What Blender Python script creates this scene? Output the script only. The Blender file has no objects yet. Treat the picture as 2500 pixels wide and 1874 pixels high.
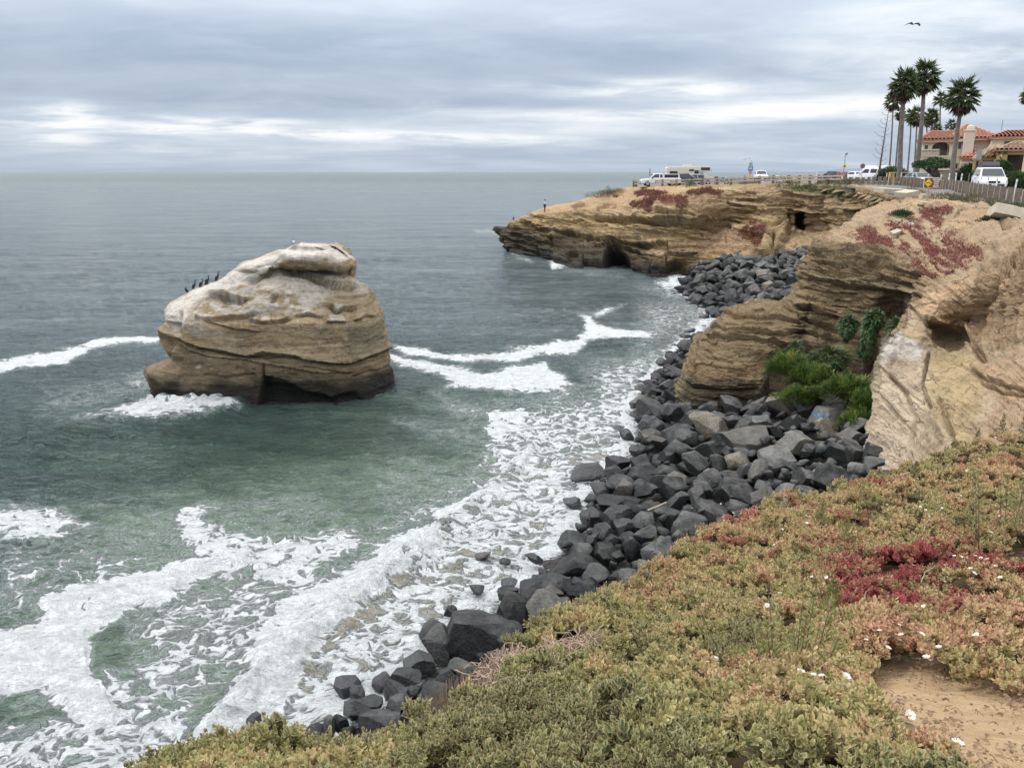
import bpy, bmesh, math, random
import numpy as np
from mathutils import Vector, Matrix, Euler
random.seed(7); RNG = np.random.default_rng(11)
S = bpy.context.scene
COL = S.collection
EYE = 12.0                       # eye height above the sea, metres
PITCH = math.radians(15.38); FPX = 1878.0
CP, SP = math.cos(PITCH), math.sin(PITCH)

# ---------------------------------------------------------------- camera
cam = bpy.data.objects.new('camera', bpy.data.cameras.new('camera'))
COL.objects.link(cam); S.camera = cam
cam.location = (0, 0, EYE); cam.rotation_euler = (math.pi/2 - PITCH, 0, 0)
cam.data.sensor_width = 36; cam.data.lens = 18/(1250/FPX)
cam.data.clip_start = 0.05; cam.data.clip_end = 90000

# ---------------------------------------------------------------- sky and sun
SUN_EL, SUN_AZ = math.radians(52), math.radians(-62)      # azimuth from +Y towards +X
W = bpy.data.worlds.new('World'); S.world = W; W.use_nodes = True

class NT:
    """tiny node helper"""
    def __init__(s, tree): s.t = tree; s.n = tree.nodes; s.l = tree.links; s.n.clear()
    def a(s, typ, ins=None, **kw):
        nd = s.n.new(typ)
        for k, v in kw.items(): setattr(nd, k, v)
        for k, v in (ins or {}).items(): s.i(nd, k, v)
        return nd
    def i(s, nd, k, v):
        sock = nd.inputs[k]
        if isinstance(v, bpy.types.NodeSocket): s.l.new(v, sock)
        elif isinstance(v, bpy.types.Node): s.l.new(v.outputs[0], sock)
        else:
            if isinstance(v, (tuple, list)) and sock.type == 'RGBA' and len(v) == 3: v = (*v, 1)
            sock.default_value = v
    def math(s, op, a, b=0.0, c=None, clamp=False):
        nd = s.a('ShaderNodeMath', operation=op, use_clamp=clamp); s.i(nd, 0, a); s.i(nd, 1, b)
        if c is not None: s.i(nd, 2, c)
        return nd.outputs[0]
    def mix(s, f, a, b, mode='MIX'):
        nd = s.a('ShaderNodeMix', data_type='RGBA', blend_type=mode, clamp_factor=True)
        s.i(nd, 0, f); s.i(nd, 6, a); s.i(nd, 7, b); return nd.outputs[2]
    def noise(s, vec, scale, detail=4, rough=.55, dist=0, dim='3D', lac=2.0):
        nd = s.a('ShaderNodeTexNoise', {'Scale': scale, 'Detail': detail, 'Roughness': rough, 'Distortion': dist, 'Lacunarity': lac}, noise_dimensions=dim)
        if vec is not None: s.i(nd, 'Vector', vec)
        return nd.outputs['Fac']
    def ramp(s, f, stops, interp='LINEAR'):
        nd = s.a('ShaderNodeValToRGB'); s.i(nd, 0, f); cr = nd.color_ramp; cr.interpolation = interp
        while len(cr.elements) < len(stops): cr.elements.new(0.5)
        for e, (p, c) in zip(cr.elements, stops):
            e.position = p; e.color = (*c, 1) if len(c) == 3 else c
        return nd.outputs[0]
    def mr(s, v, a, b, c=0.0, d=1.0, smooth=False):
        nd = s.a('ShaderNodeMapRange', {0: v, 1: a, 2: b, 3: c, 4: d}); nd.clamp = True
        if smooth: nd.interpolation_type = 'SMOOTHSTEP'
        return nd.outputs[0]
    def mapping(s, vec, scale=(1, 1, 1), loc=(0, 0, 0), rot=(0, 0, 0)):
        nd = s.a('ShaderNodeMapping', {'Vector': vec, 'Scale': scale, 'Location': loc, 'Rotation': rot}); return nd.outputs[0]
    def pos(s): return s.a('ShaderNodeNewGeometry').outputs['Position']
    def obj(s): return s.a('ShaderNodeTexCoord').outputs['Object']
    def attr(s, name, typ='GEOMETRY', out='Fac'): return s.a('ShaderNodeAttribute', attribute_name=name, attribute_type=typ).outputs[out]
    def bump(s, h, strength=.5, dist=.1, nrm=None):
        nd = s.a('ShaderNodeBump', {'Strength': strength, 'Distance': dist, 'Height': h})
        if nrm is not None: s.i(nd, 'Normal', nrm)
        return nd.outputs[0]

def build_world():
    k = NT(W.node_tree)
    d = k.a('ShaderNodeTexCoord').outputs['Generated']
    sep = k.a('ShaderNodeSeparateXYZ', {0: d}); x, y, z = sep.outputs
    zc = k.math('MAXIMUM', z, 0.0)
    den = k.math('ADD', zc, 0.085)
    u = k.math('DIVIDE', x, den); v = k.math('DIVIDE', y, den)
    p = k.a('ShaderNodeCombineXYZ', {0: u, 1: v, 2: 0.0}).outputs[0]
    n1 = k.noise(k.mapping(p, (.28, .40, 1), (3.1, 1.7, 0)), 1.0, 6, .5, .5)
    n2 = k.noise(k.mapping(p, (.95, 1.15, 1), (9.1, 4.2, 0)), 1.0, 8, .60, .5)
    n3 = k.noise(k.mapping(p, (.07, .16, 1), (1.2, 7.7, 0)), 1.0, 3, .5, .2)
    n = k.math('ADD', k.math('MULTIPLY', n1, .52), k.math('ADD', k.math('MULTIPLY', n2, .28), k.math('MULTIPLY', n3, .28)))
    # brighter openings in the layer: az = x/y, el = z
    az = k.math('DIVIDE', x, k.math('MAXIMUM', y, .05))
    tot = None
    for (a0, e0, sa, se, g) in [(-.545, .062, .035, .009, .20), (-.60, .050, .07, .004, .14), (-.39, .054, .06, .0055, .20), (-.30, .058, .04, .003, .10), (-.44, .045, .05, .003, .12), (-.25, .045, .09, .004, .13), (-.12, .041, .10, .004, .14), (-.03, .036, .07, .004, .10),
                                (.20, .094, .07, .007, .17), (.22, .068, .18, .006, .16), (.12, .100, .14, .006, .10), (-.56, .035, .04, .006, .12), (.46, .075, .16, .010, .10), (.60, .13, .14, .03, .09),
                                (.46, .155, .08, .02, .08), (-.40, .022, .20, .007, .05), (0.05, .155, .25, .015, -.05), (-.3, .135, .30, .02, -.05), (.5, .115, .12, .01, .07), (.0, .078, .2, .006, -.06), (-.35,.080,.25,.008,-.05)]:
        da = k.math('DIVIDE', k.math('SUBTRACT', az, a0), sa); de = k.math('DIVIDE', k.math('SUBTRACT', z, e0), se)
        r = k.math('ADD', k.math('MULTIPLY', da, da), k.math('MULTIPLY', de, de))
        e = k.math('MULTIPLY', k.math('POWER', 2.718, k.math('MULTIPLY', r, -0.5)), g*1.05)
        tot = e if tot is None else k.math('ADD', tot, e)
    front = k.mr(y, 0.0, .3)
    tot = k.math('MULTIPLY', tot, front)
    tot = k.math('MULTIPLY', tot, k.mr(k.noise(k.mapping(p, (1.3, 1.5, 1), (2.2, 5.5, 0)), 1.0, 6, .6, .4), .36, .62, .15, 1.5))
    n = k.math('ADD', n, tot)
    n = k.math('ADD', k.math('MULTIPLY', k.math('SUBTRACT', n, .52), 1.25), .515)
    col = k.ramp(n, [(.36, (.335, .42, .545)), (.50, (.42, .51, .635)), (.58, (.51, .60, .715)), (.68, (.65, .73, .82)), (.80, (.82, .875, .92)), (1.0, (.97, .97, .97))])
    # soft veil close to the horizon, brighter layer overhead
    hz = k.mr(zc, 0.0, .05, 1, 0, True)
    col = k.mix(k.math('MULTIPLY', hz, .55), col, (.42, .505, .625, 1))
    col = k.mix(k.mr(zc, .13, .50, 0, .85), col, (.62, .635, .65, 1))
    up = k.mr(zc, .12, .62, 1.0, 2.9)
    col = k.mix(1.0, col, k.a('ShaderNodeCombineXYZ', {0: k.math('MULTIPLY', up, 9.3), 1: k.math('MULTIPLY', up, 9.0), 2: k.math('MULTIPLY', up, 8.8)}).outputs[0], 'MULTIPLY')
    sky = k.a('ShaderNodeTexSky', sky_type='NISHITA', sun_disc=False, sun_elevation=SUN_EL, sun_rotation=SUN_AZ, altitude=10, air_density=1.0, dust_density=2.0).outputs[0]
    col = k.mix(.94, sky, col)
    below = k.mr(z, -.02, 0.0, 0, 1)
    col = k.mix(below, (1.2, 1.5, 1.7, 1), col)
    bg = k.a('ShaderNodeBackground', {'Color': col, 'Strength': 0.1})
    k.l.new(bg.outputs[0], k.a('ShaderNodeOutputWorld').inputs[0])
build_world()
W.cycles.sampling_method = 'MANUAL'; W.cycles.sample_map_resolution = 512

sun = bpy.data.objects.new('sun', bpy.data.lights.new('sun', 'SUN')); COL.objects.link(sun)
sun.data.energy = 1.5; sun.data.angle = math.radians(14); sun.data.color = (1, .95, .88)
sd = Vector((math.sin(SUN_AZ)*math.cos(SUN_EL), math.cos(SUN_AZ)*math.cos(SUN_EL), math.sin(SUN_EL)))
sun.rotation_euler = sd.to_track_quat('Z', 'Y').to_euler()
S.view_settings.view_transform = 'Standard'; S.view_settings.look = 'None'; S.view_settings.gamma = 1
S.view_settings.use_curve_mapping = False; S.view_settings.exposure = 0.34
S.cycles.max_bounces = 5; S.cycles.diffuse_bounces = 3; S.cycles.glossy_bounces = 3; S.cycles.transmission_bounces = 3; S.cycles.transparent_max_bounces = 6
S.cycles.use_fast_gi = False; S.cycles.caustics_reflective = False; S.cycles.caustics_refractive = False

# ---------------------------------------------------------------- measuring: photo pixel (2500 wide) + distance -> world
def tz(py): 
    c = -(np.asarray(py, float) - 937)/FPX
    return (-SP + c*CP)/(CP + c*SP)
def at(px, py, Y):
    c = -(np.asarray(py, float) - 937)/FPX; s = (np.asarray(px, float) - 1250)/FPX
    dy = CP + c*SP
    return np.stack([s/dy*Y, np.ones_like(s)*Y, EYE + (-SP + c*CP)/dy*Y], -1)
def atz(px, py, z=0.0):
    t = tz(py); return at(px, py, (z - EYE)/t)
def pix(P):
    P = np.asarray(P, float); x, y, z = P[..., 0], P[..., 1], P[..., 2] - EYE
    f = y*CP - z*SP; u = y*SP + z*CP
    f = np.maximum(f, 1e-3)
    return 1250 + FPX*x/f, 937 - FPX*u/f

# ---------------------------------------------------------------- noise
def _h(ix, iy, iz, seed):
    n = (ix.astype(np.int64)*73856093) ^ (iy.astype(np.int64)*19349663) ^ (iz.astype(np.int64)*83492791) ^ (seed*2654435761)
    n &= 0xffffffff; n = ((n ^ (n >> 15))*2246822519) & 0xffffffff; n = ((n ^ (n >> 13))*3266489917) & 0xffffffff; n ^= (n >> 16)
    return (n & 0xffffff)/float(0xffffff)
def vn(x, y, z=None, seed=0):
    x = np.asarray(x, float); y = np.asarray(y, float)*np.ones_like(x)
    z = np.zeros_like(x) if z is None else np.asarray(z, float)*np.ones_like(x)
    ix, iy, iz = np.floor(x), np.floor(y), np.floor(z); fx, fy, fz = x-ix, y-iy, z-iz
    q = lambda t: t*t*t*(t*(t*6-15)+10)
    fx, fy, fz = q(fx), q(fy), q(fz); r = 0
    for a in (0, 1):
        for b in (0, 1):
            for c in (0, 1):
                r = r + _h(ix+a, iy+b, iz+c, seed)*(fx if a else 1-fx)*(fy if b else 1-fy)*(fz if c else 1-fz)
    return r*2-1
def fbm(x, y, z=None, oct=5, seed=0, gain=.5, ridge=False):
    x = np.asarray(x, float); y = np.asarray(y, float)*np.ones_like(x); z = np.zeros_like(x) if z is None else np.asarray(z, float)*np.ones_like(x)
    r = 0; a = 1.0; tot = 0
    for o in range(oct):
        v = vn(x, y, z, seed+o*17)
        r = r + a*((1-np.abs(v)*2) if ridge else v); tot += a; a *= gain
        x, y, z = (x*.8+y*.6)*2.03+5.1, (-x*.6+y*.8)*2.03+1.7, z*2.03+3.3
    return r/tot
def sstep(a, b, x):
    t = np.clip((x-a)/(b-a), 0, 1); return t*t*(3-2*t)

# ---------------------------------------------------------------- 2D masks in measured pixels
def seg_dist(px, py, pts, signed=False):
    best = np.full(px.shape, 1e9); sgn = np.zeros(px.shape)
    for (x0, y0), (x1, y1) in zip(pts[:-1], pts[1:]):
        dx, dy = x1-x0, y1-y0; L = dx*dx+dy*dy+1e-9
        t = np.clip(((px-x0)*dx+(py-y0)*dy)/L, 0, 1)
        ex, ey = px-(x0+t*dx), py-(y0+t*dy); d = np.hypot(ex, ey)
        m = d < best; best = np.where(m, d, best)
        if signed: sgn = np.where(m, np.sign(ey*abs(dx)+1e-9 + ex*0), sgn)
    return (best, sgn) if signed else best
def poly_sd(px, py, pts):
    """signed distance, positive inside"""
    d = seg_dist(px, py, list(pts)+[pts[0]]); ins = np.zeros(px.shape, bool)
    n = len(pts); j = n-1
    for i in range(n):
        xi, yi = pts[i]; xj, yj = pts[j]
        c = ((yi > py) != (yj > py)) & (px < (xj-xi)*(py-yi)/((yj-yi) if yj != yi else 1e-9)+xi)
        ins ^= c; j = i
    return np.where(ins, d, -d)

# ---------------------------------------------------------------- objects
MATS = {}
def tag(o, label=None, cat=None, group=None, kind=None):
    if label: o['label'] = label
    if cat: o['category'] = cat
    if group: o['group'] = group
    if kind or cat: o['kind'] = kind or 'thing'
    return o
def mesh_np(name, verts, faces, mat=None, attrs=None, smooth=True, parent=None):
    me = bpy.data.meshes.new(name)
    verts = np.asarray(verts, np.float32); faces = np.asarray(faces, np.int32)
    nv, nf, k = len(verts), len(faces), faces.shape[1]
    me.vertices.add(nv); me.vertices.foreach_set('co', verts.ravel())
    me.loops.add(nf*k); me.loops.foreach_set('vertex_index', faces.ravel())
    me.polygons.add(nf); me.polygons.foreach_set('loop_start', np.arange(0, nf*k, k, dtype=np.int32))
    try: me.polygons.foreach_set('loop_total', np.full(nf, k, np.int32))
    except Exception: pass
    me.update(calc_edges=True); me.validate()
    if smooth: me.polygons.foreach_set('use_smooth', np.ones(len(me.polygons), bool))
    for nm, arr in (attrs or {}).items():
        arr = np.asarray(arr, np.float32)
        if arr.ndim == 2:
            c = np.ones((nv, 4), np.float32); c[:, :arr.shape[1]] = arr
            me.attributes.new(nm, 'FLOAT_COLOR', 'POINT').data.foreach_set('color', c.ravel())
        else: me.attributes.new(nm, 'FLOAT', 'POINT').data.foreach_set('value', arr)
    if mat: me.materials.append(mat)
    o = bpy.data.objects.new(name, me); COL.objects.link(o)
    if parent: o.parent = parent
    return o
def grid_faces(R, C, closed=False):
    i = np.arange(R-1)[:, None]; j = np.arange(C if closed else C-1)[None, :]; j2 = (j+1) % C
    return np.stack([(i*C+j), (i+1)*C+j, (i+1)*C+j2, i*C+j2], -1).reshape(-1, 4)
def empty(name, loc=(0, 0, 0), rz=0):
    o = bpy.data.objects.new(name, None); COL.objects.link(o); o.location = loc; o.rotation_euler = (0, 0, rz); o.empty_display_size = .2
    return o

class MB:
    """collects simple shapes into ONE mesh"""
    def __init__(s): s.v = []; s.f = []
    def add(s, vs, fs):
        b = len(s.v); s.v += [tuple(map(float, v)) for v in vs]; s.f += [tuple(i+b for i in f) for f in fs]; return s
    def box(s, x0, x1, y0, y1, z0, z1, M=None):
        vs = [Vector((x, y, z)) for z in (z0, z1) for y in (y0, y1) for x in (x0, x1)]
        if M is not None: vs = [M @ v for v in vs]
        return s.add(vs, [(0, 2, 3, 1), (4, 5, 7, 6), (0, 1, 5, 4), (2, 6, 7, 3), (0, 4, 6, 2), (1, 3, 7, 5)])
    def prism(s, poly, y0, y1, axis='y'):
        """polygon in (a,b) extruded; axis y: (x,z) outline; axis x: (y,z) outline; axis z: (x,y) outline"""
        n = len(poly); vs = []
        for t in (y0, y1):
            for a, b in poly: vs.append((a, t, b) if axis == 'y' else ((t, a, b) if axis == 'x' else (a, b, t)))
        fs = [tuple(range(n)), tuple(range(2*n-1, n-1, -1))] + [(i, i+n, (i+1) % n+n, (i+1) % n) for i in range(n)]
        return s.add(vs, fs)
    def tube(s, pts, r, n=6, cap=True):
        pts = [Vector(p) for p in pts]; rs = r if isinstance(r, (list, tuple)) else [r]*len(pts); b = len(s.v)
        for i, p in enumerate(pts):
            d = (pts[min(i+1, len(pts)-1)]-pts[max(i-1, 0)]).normalized()
            u = d.orthogonal().normalized() if i == 0 else (u - d*u.dot(d)).normalized()
            w = d.cross(u)
            for j in range(n):
                a = 2*math.pi*j/n; s.v.append(tuple(p + (u*math.cos(a)+w*math.sin(a))*rs[i]))
        for i in range(len(pts)-1):
            for j in range(n):
                s.f.append((b+i*n+j, b+i*n+(j+1) % n, b+(i+1)*n+(j+1) % n, b+(i+1)*n+j))
        if cap: s.f.append(tuple(b+j for j in range(n))[::-1]); s.f.append(tuple(b+(len(pts)-1)*n+j for j in range(n)))
        return s
    def cyl(s, c, r, h, n=12, axis='z'):
        c = Vector(c); d = {'x': Vector((1, 0, 0)), 'y': Vector((0, 1, 0)), 'z': Vector((0, 0, 1))}[axis]
        return s.tube([c-d*h/2, c+d*h/2], r, n)
    def ball(s, c, r, n=8, m=6, sc=(1, 1, 1)):
        c = Vector(c); b = len(s.v)
        for i in range(m+1):
            t = math.pi*i/m
            for j in range(n):
                a = 2*math.pi*j/n; s.v.append((c.x+r*sc[0]*math.sin(t)*math.cos(a), c.y+r*sc[1]*math.sin(t)*math.sin(a), c.z+r*sc[2]*math.cos(t)))
        for i in range(m):
            for j in range(n): s.f.append((b+i*n+j, b+(i+1)*n+j, b+(i+1)*n+(j+1) % n, b+i*n+(j+1) % n))
        return s
    def build(s, name, mat, parent=None, smooth=False, bevel=0):
        me = bpy.data.meshes.new(name); me.from_pydata(s.v, [], s.f); me.materials.append(mat)
        if bevel:
            bm = bmesh.new(); bm.from_mesh(me); bmesh.ops.remove_doubles(bm, verts=bm.verts, dist=1e-5)
            bmesh.ops.bevel(bm, geom=[e for e in bm.edges if len(e.link_faces) == 2 and e.calc_face_angle(0) > .5], offset=bevel, segments=2, affect='EDGES', profile=.6)
            bm.to_mesh(me); bm.free()
        if smooth:
            me.polygons.foreach_set('use_smooth', [True]*len(me.polygons))
            if bevel or smooth == 'auto':
                me.set_sharp_from_angle(angle=math.radians(35))
        me.update()
        o = bpy.data.objects.new(name, me); COL.objects.link(o)
        if parent: o.parent = parent
        return o
def copy_tree(o, parent=None):
    kids = [c for c in S.objects if c.parent == o] if o.type == 'EMPTY' or True else []
    c = o.copy(); COL.objects.link(c)
    if parent: c.parent = parent
    for ch in kids: copy_tree(ch, c)
    return c

def simple_mat(name, col, rough=.6, metal=0, var=.12, scale=3, bump=0, spec=.5, emit=None):
    if name in MATS: return MATS[name]
    m = bpy.data.materials.new(name); m.use_nodes = True; k = NT(m.node_tree)
    p = k.obj(); n = k.noise(p, scale, 5, .6)
    c = k.mix(k.mr(n, .3, .7), tuple(x*(1-var) for x in col)+(1,), tuple(min(1, x*(1+var)) for x in col)+(1,))
    b = k.a('ShaderNodeBsdfPrincipled', {'Base Color': c, 'Roughness': rough, 'Metallic': metal, 'Specular IOR Level': spec})
    if bump: k.i(b, 'Normal', k.bump(k.noise(p, scale*6, 4), bump, .02))
    if emit: k.i(b, 'Emission Color', emit[0]); k.i(b, 'Emission Strength', emit[1])
    k.l.new(b.outputs[0], k.a('ShaderNodeOutputMaterial').inputs[0]); MATS[name] = m
    return m
# ================================================================ rock and soil materials
def rock_mat(name='sandstone', fine=1.0, strata=.5, crack=1.0):
    m = bpy.data.materials.new(name); m.use_nodes = True; k = NT(m.node_tree)
    p = k.pos(); col = k.attr('Col', out='Color'); str_ = k.attr('strata')
    warp = k.noise(k.mapping(p, (.35, .35, .35)), 1, 3)
    sz = k.a('ShaderNodeSeparateXYZ', {0: p}).outputs
    h = k.math('ADD', k.math('ADD', sz[2], k.math('MULTIPLY', warp, 1.1)), k.math('MULTIPLY', sz[0], -.03))
    hv = k.a('ShaderNodeCombineXYZ', {0: k.math('MULTIPLY', sz[0], .06), 1: k.math('MULTIPLY', sz[1], .06), 2: h}).outputs[0]
    lam = k.noise(hv, 5.5, 6, .72)
    lam2 = k.noise(hv, 1.6, 3, .6)
    blot = k.noise(p, .55, 5, .6); grain = k.noise(p, 9*fine, 5, .7); pit = k.noise(p, 2.6*fine, 6, .65)
    v = k.math('ADD', k.math('MULTIPLY', k.math('MULTIPLY', k.math('SUBTRACT', lam, .5), str_), 1.5*strata*2),
               k.math('ADD', k.math('MULTIPLY', k.math('SUBTRACT', blot, .5), .7), k.math('ADD', k.math('MULTIPLY', k.math('SUBTRACT', grain, .5), .55), k.math('MULTIPLY', k.math('SUBTRACT', pit, .5), .6))))
    c = k.mix(1.0, col, k.ramp(k.math('ADD', v, .5), [(.0, (.42, .40, .39)), (.35, (.78, .76, .74)), (.5, (1, 1, 1)), (.7, (1.18, 1.17, 1.15)), (1, (1.5, 1.46, 1.4))]), 'MULTIPLY')
    # rusty / grey strata tint
    c = k.mix(k.math('MULTIPLY', k.mr(lam2, .52, .68), k.math('MULTIPLY', str_, .35)), c, k.mix(1.0, c, (1.15, .86, .62, 1), 'MULTIPLY'))
    wp = k.a('ShaderNodeVectorMath', {0: p, 1: k.a('ShaderNodeVectorMath', {0: k.a('ShaderNodeTexNoise', {'Vector': p, 'Scale': 1.4, 'Detail': 4.0}).outputs['Color'], 1: (.9, .9, .5)}, operation='MULTIPLY').outputs[0]}, operation='ADD').outputs[0]
    ck = k.a('ShaderNodeTexVoronoi', {'Vector': k.mapping(wp, (.5, .5, 1.6)), 'Scale': 1.0*fine}, feature='DISTANCE_TO_EDGE').outputs['Distance']
    ck2 = k.a('ShaderNodeTexVoronoi', {'Vector': k.mapping(wp, (1.2, 1.2, 3.4)), 'Scale': 1.5*fine}).outputs['Distance']
    ckm = k.math('MULTIPLY', k.mr(ck, 0, .035, 1, 0), k.mr(blot, .45, .60))
    c = k.mix(k.math('MULTIPLY', ckm, .5*crack), c, k.mix(1.0, c, (.32, .28, .25, 1), 'MULTIPLY'))
    b = k.a('ShaderNodeBsdfPrincipled', {'Base Color': c, 'Roughness': k.mr(k.attr('wet'), 0, 1, .92, .55), 'Specular IOR Level': k.mr(k.attr('wet'), 0, 1, .25, .25)})
    hh = k.math('ADD', k.math('MULTIPLY', lam, k.math('MULTIPLY', str_, .9)), k.math('ADD', k.math('MULTIPLY', pit, 1.1), k.math('ADD', k.math('MULTIPLY', grain, .30), k.math('SUBTRACT', k.math('MULTIPLY', ck2, .45*crack), k.math('MULTIPLY', ckm, .5*crack)))))
    k.i(b, 'Normal', k.bump(hh, .95, .30))
    k.l.new(b.outputs[0], k.a('ShaderNodeOutputMaterial').inputs[0]); return m
M_ROCK = rock_mat(crack=.8); M_STACK = rock_mat('stack_sandstone', 1.25, .24, .18)

TAN = np.array((.385, .285, .165)); TAN2 = np.array((.28, .205, .12)); PALE = np.array((.59, .47, .325)); ORNG = np.array((.455, .315, .195)); OLIVE = np.array((.095, .078, .052))
BLACK = np.array((.013, .014, .014)); GUANO = np.array((.66, .615, .55)); RED = np.array((.20, .05, .055)); PLANT = np.array((.075, .105, .045)); MUD = np.array((.20, .13, .08)); SAND = np.array((.46, .32, .185))
GREYG = np.array((.17, .155, .115)); YEL = np.array((.44, .33, .18))

# ================================================================ lofted terrain
def hermite(P, counts, tens=.42):
    """P (n,...,3) along axis 0, counts per interval"""
    n = len(P); T = np.zeros_like(P)
    T[1:-1] = (P[2:]-P[:-2])*tens; T[0] = (P[1]-P[0])*.5; T[-1] = (P[-1]-P[-2])*.5
    # limit tangents where neighbours differ strongly in length
    d = np.linalg.norm(np.diff(P, axis=0), axis=-1, keepdims=True)
    lim = np.minimum(np.concatenate([d[:1], d]), np.concatenate([d, d[-1:]]))*1.1
    L = np.linalg.norm(T, axis=-1, keepdims=True)+1e-9; T = T*np.minimum(1, lim/L)
    out = []
    for i in range(n-1):
        t = np.linspace(0, 1, counts[i], endpoint=False).reshape(-1, *([1]*(P.ndim-1)))
        out.append((2*t**3-3*t**2+1)*P[i]+(t**3-2*t**2+t)*T[i]+(-2*t**3+3*t**2)*P[i+1]+(t**3-t**2)*T[i+1])
    out.append(P[-1:]); return np.concatenate(out)
def loft(net, rc, cc, tens=.42):
    """net[row][col] = (px, py, Y)"""
    net = np.array(net, float); P = at(net[..., 0], net[..., 1], net[..., 2])
    G = hermite(P, rc, tens); G = np.swapaxes(hermite(np.swapaxes(G, 0, 1), cc, tens), 0, 1)
    return G
def normals(G, closed=False):
    du = np.gradient(G, axis=1) if not closed else (np.roll(G, -1, 1)-np.roll(G, 1, 1)); dv = np.gradient(G, axis=0)
    N = np.cross(dv, du); N /= np.linalg.norm(N, axis=-1, keepdims=True)+1e-12
    return N
def strata_disp(G, amp, seed=3, dipx=.0, dipy=.0, freq=1.5):
    x, y, z = G[..., 0], G[..., 1], G[..., 2]
    h = z + dipx*x + dipy*y + .35*fbm(x*.22, y*.22, z*.22, 3, seed)
    a = vn(h*freq, x*.10, y*.10, seed+1); b = vn(h*freq*2.7, x*.22, y*.22, seed+2); c = vn(h*freq*6.5, x*.5, y*.5, seed+3)
    sh = lambda t: np.sign(t)*np.abs(t)**.5
    mod = .45+.75*np.clip(vn(x*.16, y*.16, z*.35, seed+5)+.5, 0, 1.3)
    return amp*(sh(a)*.55+sh(b)*.33+sh(c)*.17)*mod
def features(G, N, feats, qx=None, qy=None):
    px, py = pix(G); face = (N*(-(G-np.array([0, 0, EYE])))).sum(-1) > -1.0
    wx = fbm(G[..., 0]*1.3, G[..., 1]*1.3, G[..., 2]*1.3, 3, 91)
    D = np.zeros(px.shape); pxs = px; pys = py + wx*3
    for f in feats:
        typ, pts, w, d = f
        xs = [p[0] for p in pts]; ys = [p[1] for p in pts]
        m = (px > min(xs)-4*w-10) & (px < max(xs)+4*w+10) & (py > min(ys)-6*w-14) & (py < max(ys)+6*w+14)
        if not m.any(): continue
        X, Y = pxs[m], pys[m]
        if typ == 'g':
            D[m] -= d*np.exp(-(seg_dist(X, Y, pts)/w)**2)*(1+.5*wx[m])
        elif typ == 'L':   # ledge: rock above the line stands proud, under it a sharp recess that recovers downwards
            dd, sg = seg_dist(X, Y, pts, True); s = dd*sg
            D[m] += d*np.where(s < 0, .35*np.exp(-(s/w)**2), -np.exp(-(np.maximum(s, 0)/w))*sstep(0, w*.15+.6, s))*(1+.4*wx[m])*np.exp(-(np.maximum(dd-3*w, 0)/(w+.1))**2)
        elif typ == 'p':
            D[m] -= d*sstep(-w, w, poly_sd(X, Y, pts))
        elif typ == 'b':
            D[m] += d*np.exp(-(seg_dist(X, Y, pts)/w)**2)*(1+.3*wx[m])
    return D*face
class Paint:
    def __init__(s, G, base):
        s.G = G; s.px, s.py = pix(G); s.x, s.y, s.z = G[..., 0], G[..., 1], G[..., 2]
        s.c = np.ones(G.shape)*base; s.wet = np.zeros(s.px.shape); s.str = np.ones(s.px.shape)
        s.n1 = fbm(s.x*1.1, s.y*1.1, s.z*1.1, 5, 5); s.n2 = fbm(s.x*3.1, s.y*3.1, s.z*3.1, 4, 25); s.n3 = fbm(s.x*.3, s.y*.3, s.z*.3, 3, 45)
    def put(s, mask, col): s.c = s.c*(1-mask[..., None])+np.asarray(col)*mask[..., None]
    def poly(s, pts, col, soft=8, rag=12, amt=1.0, nz=None, strata=None, thr=None):
        n = s.n1 if nz is None else nz
        m = sstep(-soft, soft, poly_sd(s.px, s.py, pts)+n*rag)*amt
        if thr is not None: m = m*sstep(thr-.12, thr+.12, nz if nz is not None else s.n2)
        s.put(m, col)
        if strata is not None: s.str = s.str*(1-m)+strata*m
        return m
    def line(s, pts, col, w=5, amt=1.0):
        m = np.exp(-((seg_dist(s.px+s.n2*4, s.py+s.n1*4, pts))/w)**2)*amt; s.put(m, col)
    def height(s, z0, z1, col, amt=1.0, rag=.5):
        """below z1 fully, fading out at z0"""
        m = (1-sstep(z1, z0, s.z+s.n1*rag+s.n3*rag))*amt; s.put(m, col); return m
    def attrs(s):
        return {'Col': np.clip(s.c, .004, .9).reshape(-1, 3), 'wet': s.wet.ravel(), 'strata': s.str.ravel()}
def emit_grid(name, G, paint, mat=M_ROCK, closed=False):
    return mesh_np(name, G.reshape(-1, 3), grid_faces(G.shape[0], G.shape[1], closed), mat, paint.attrs())

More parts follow.
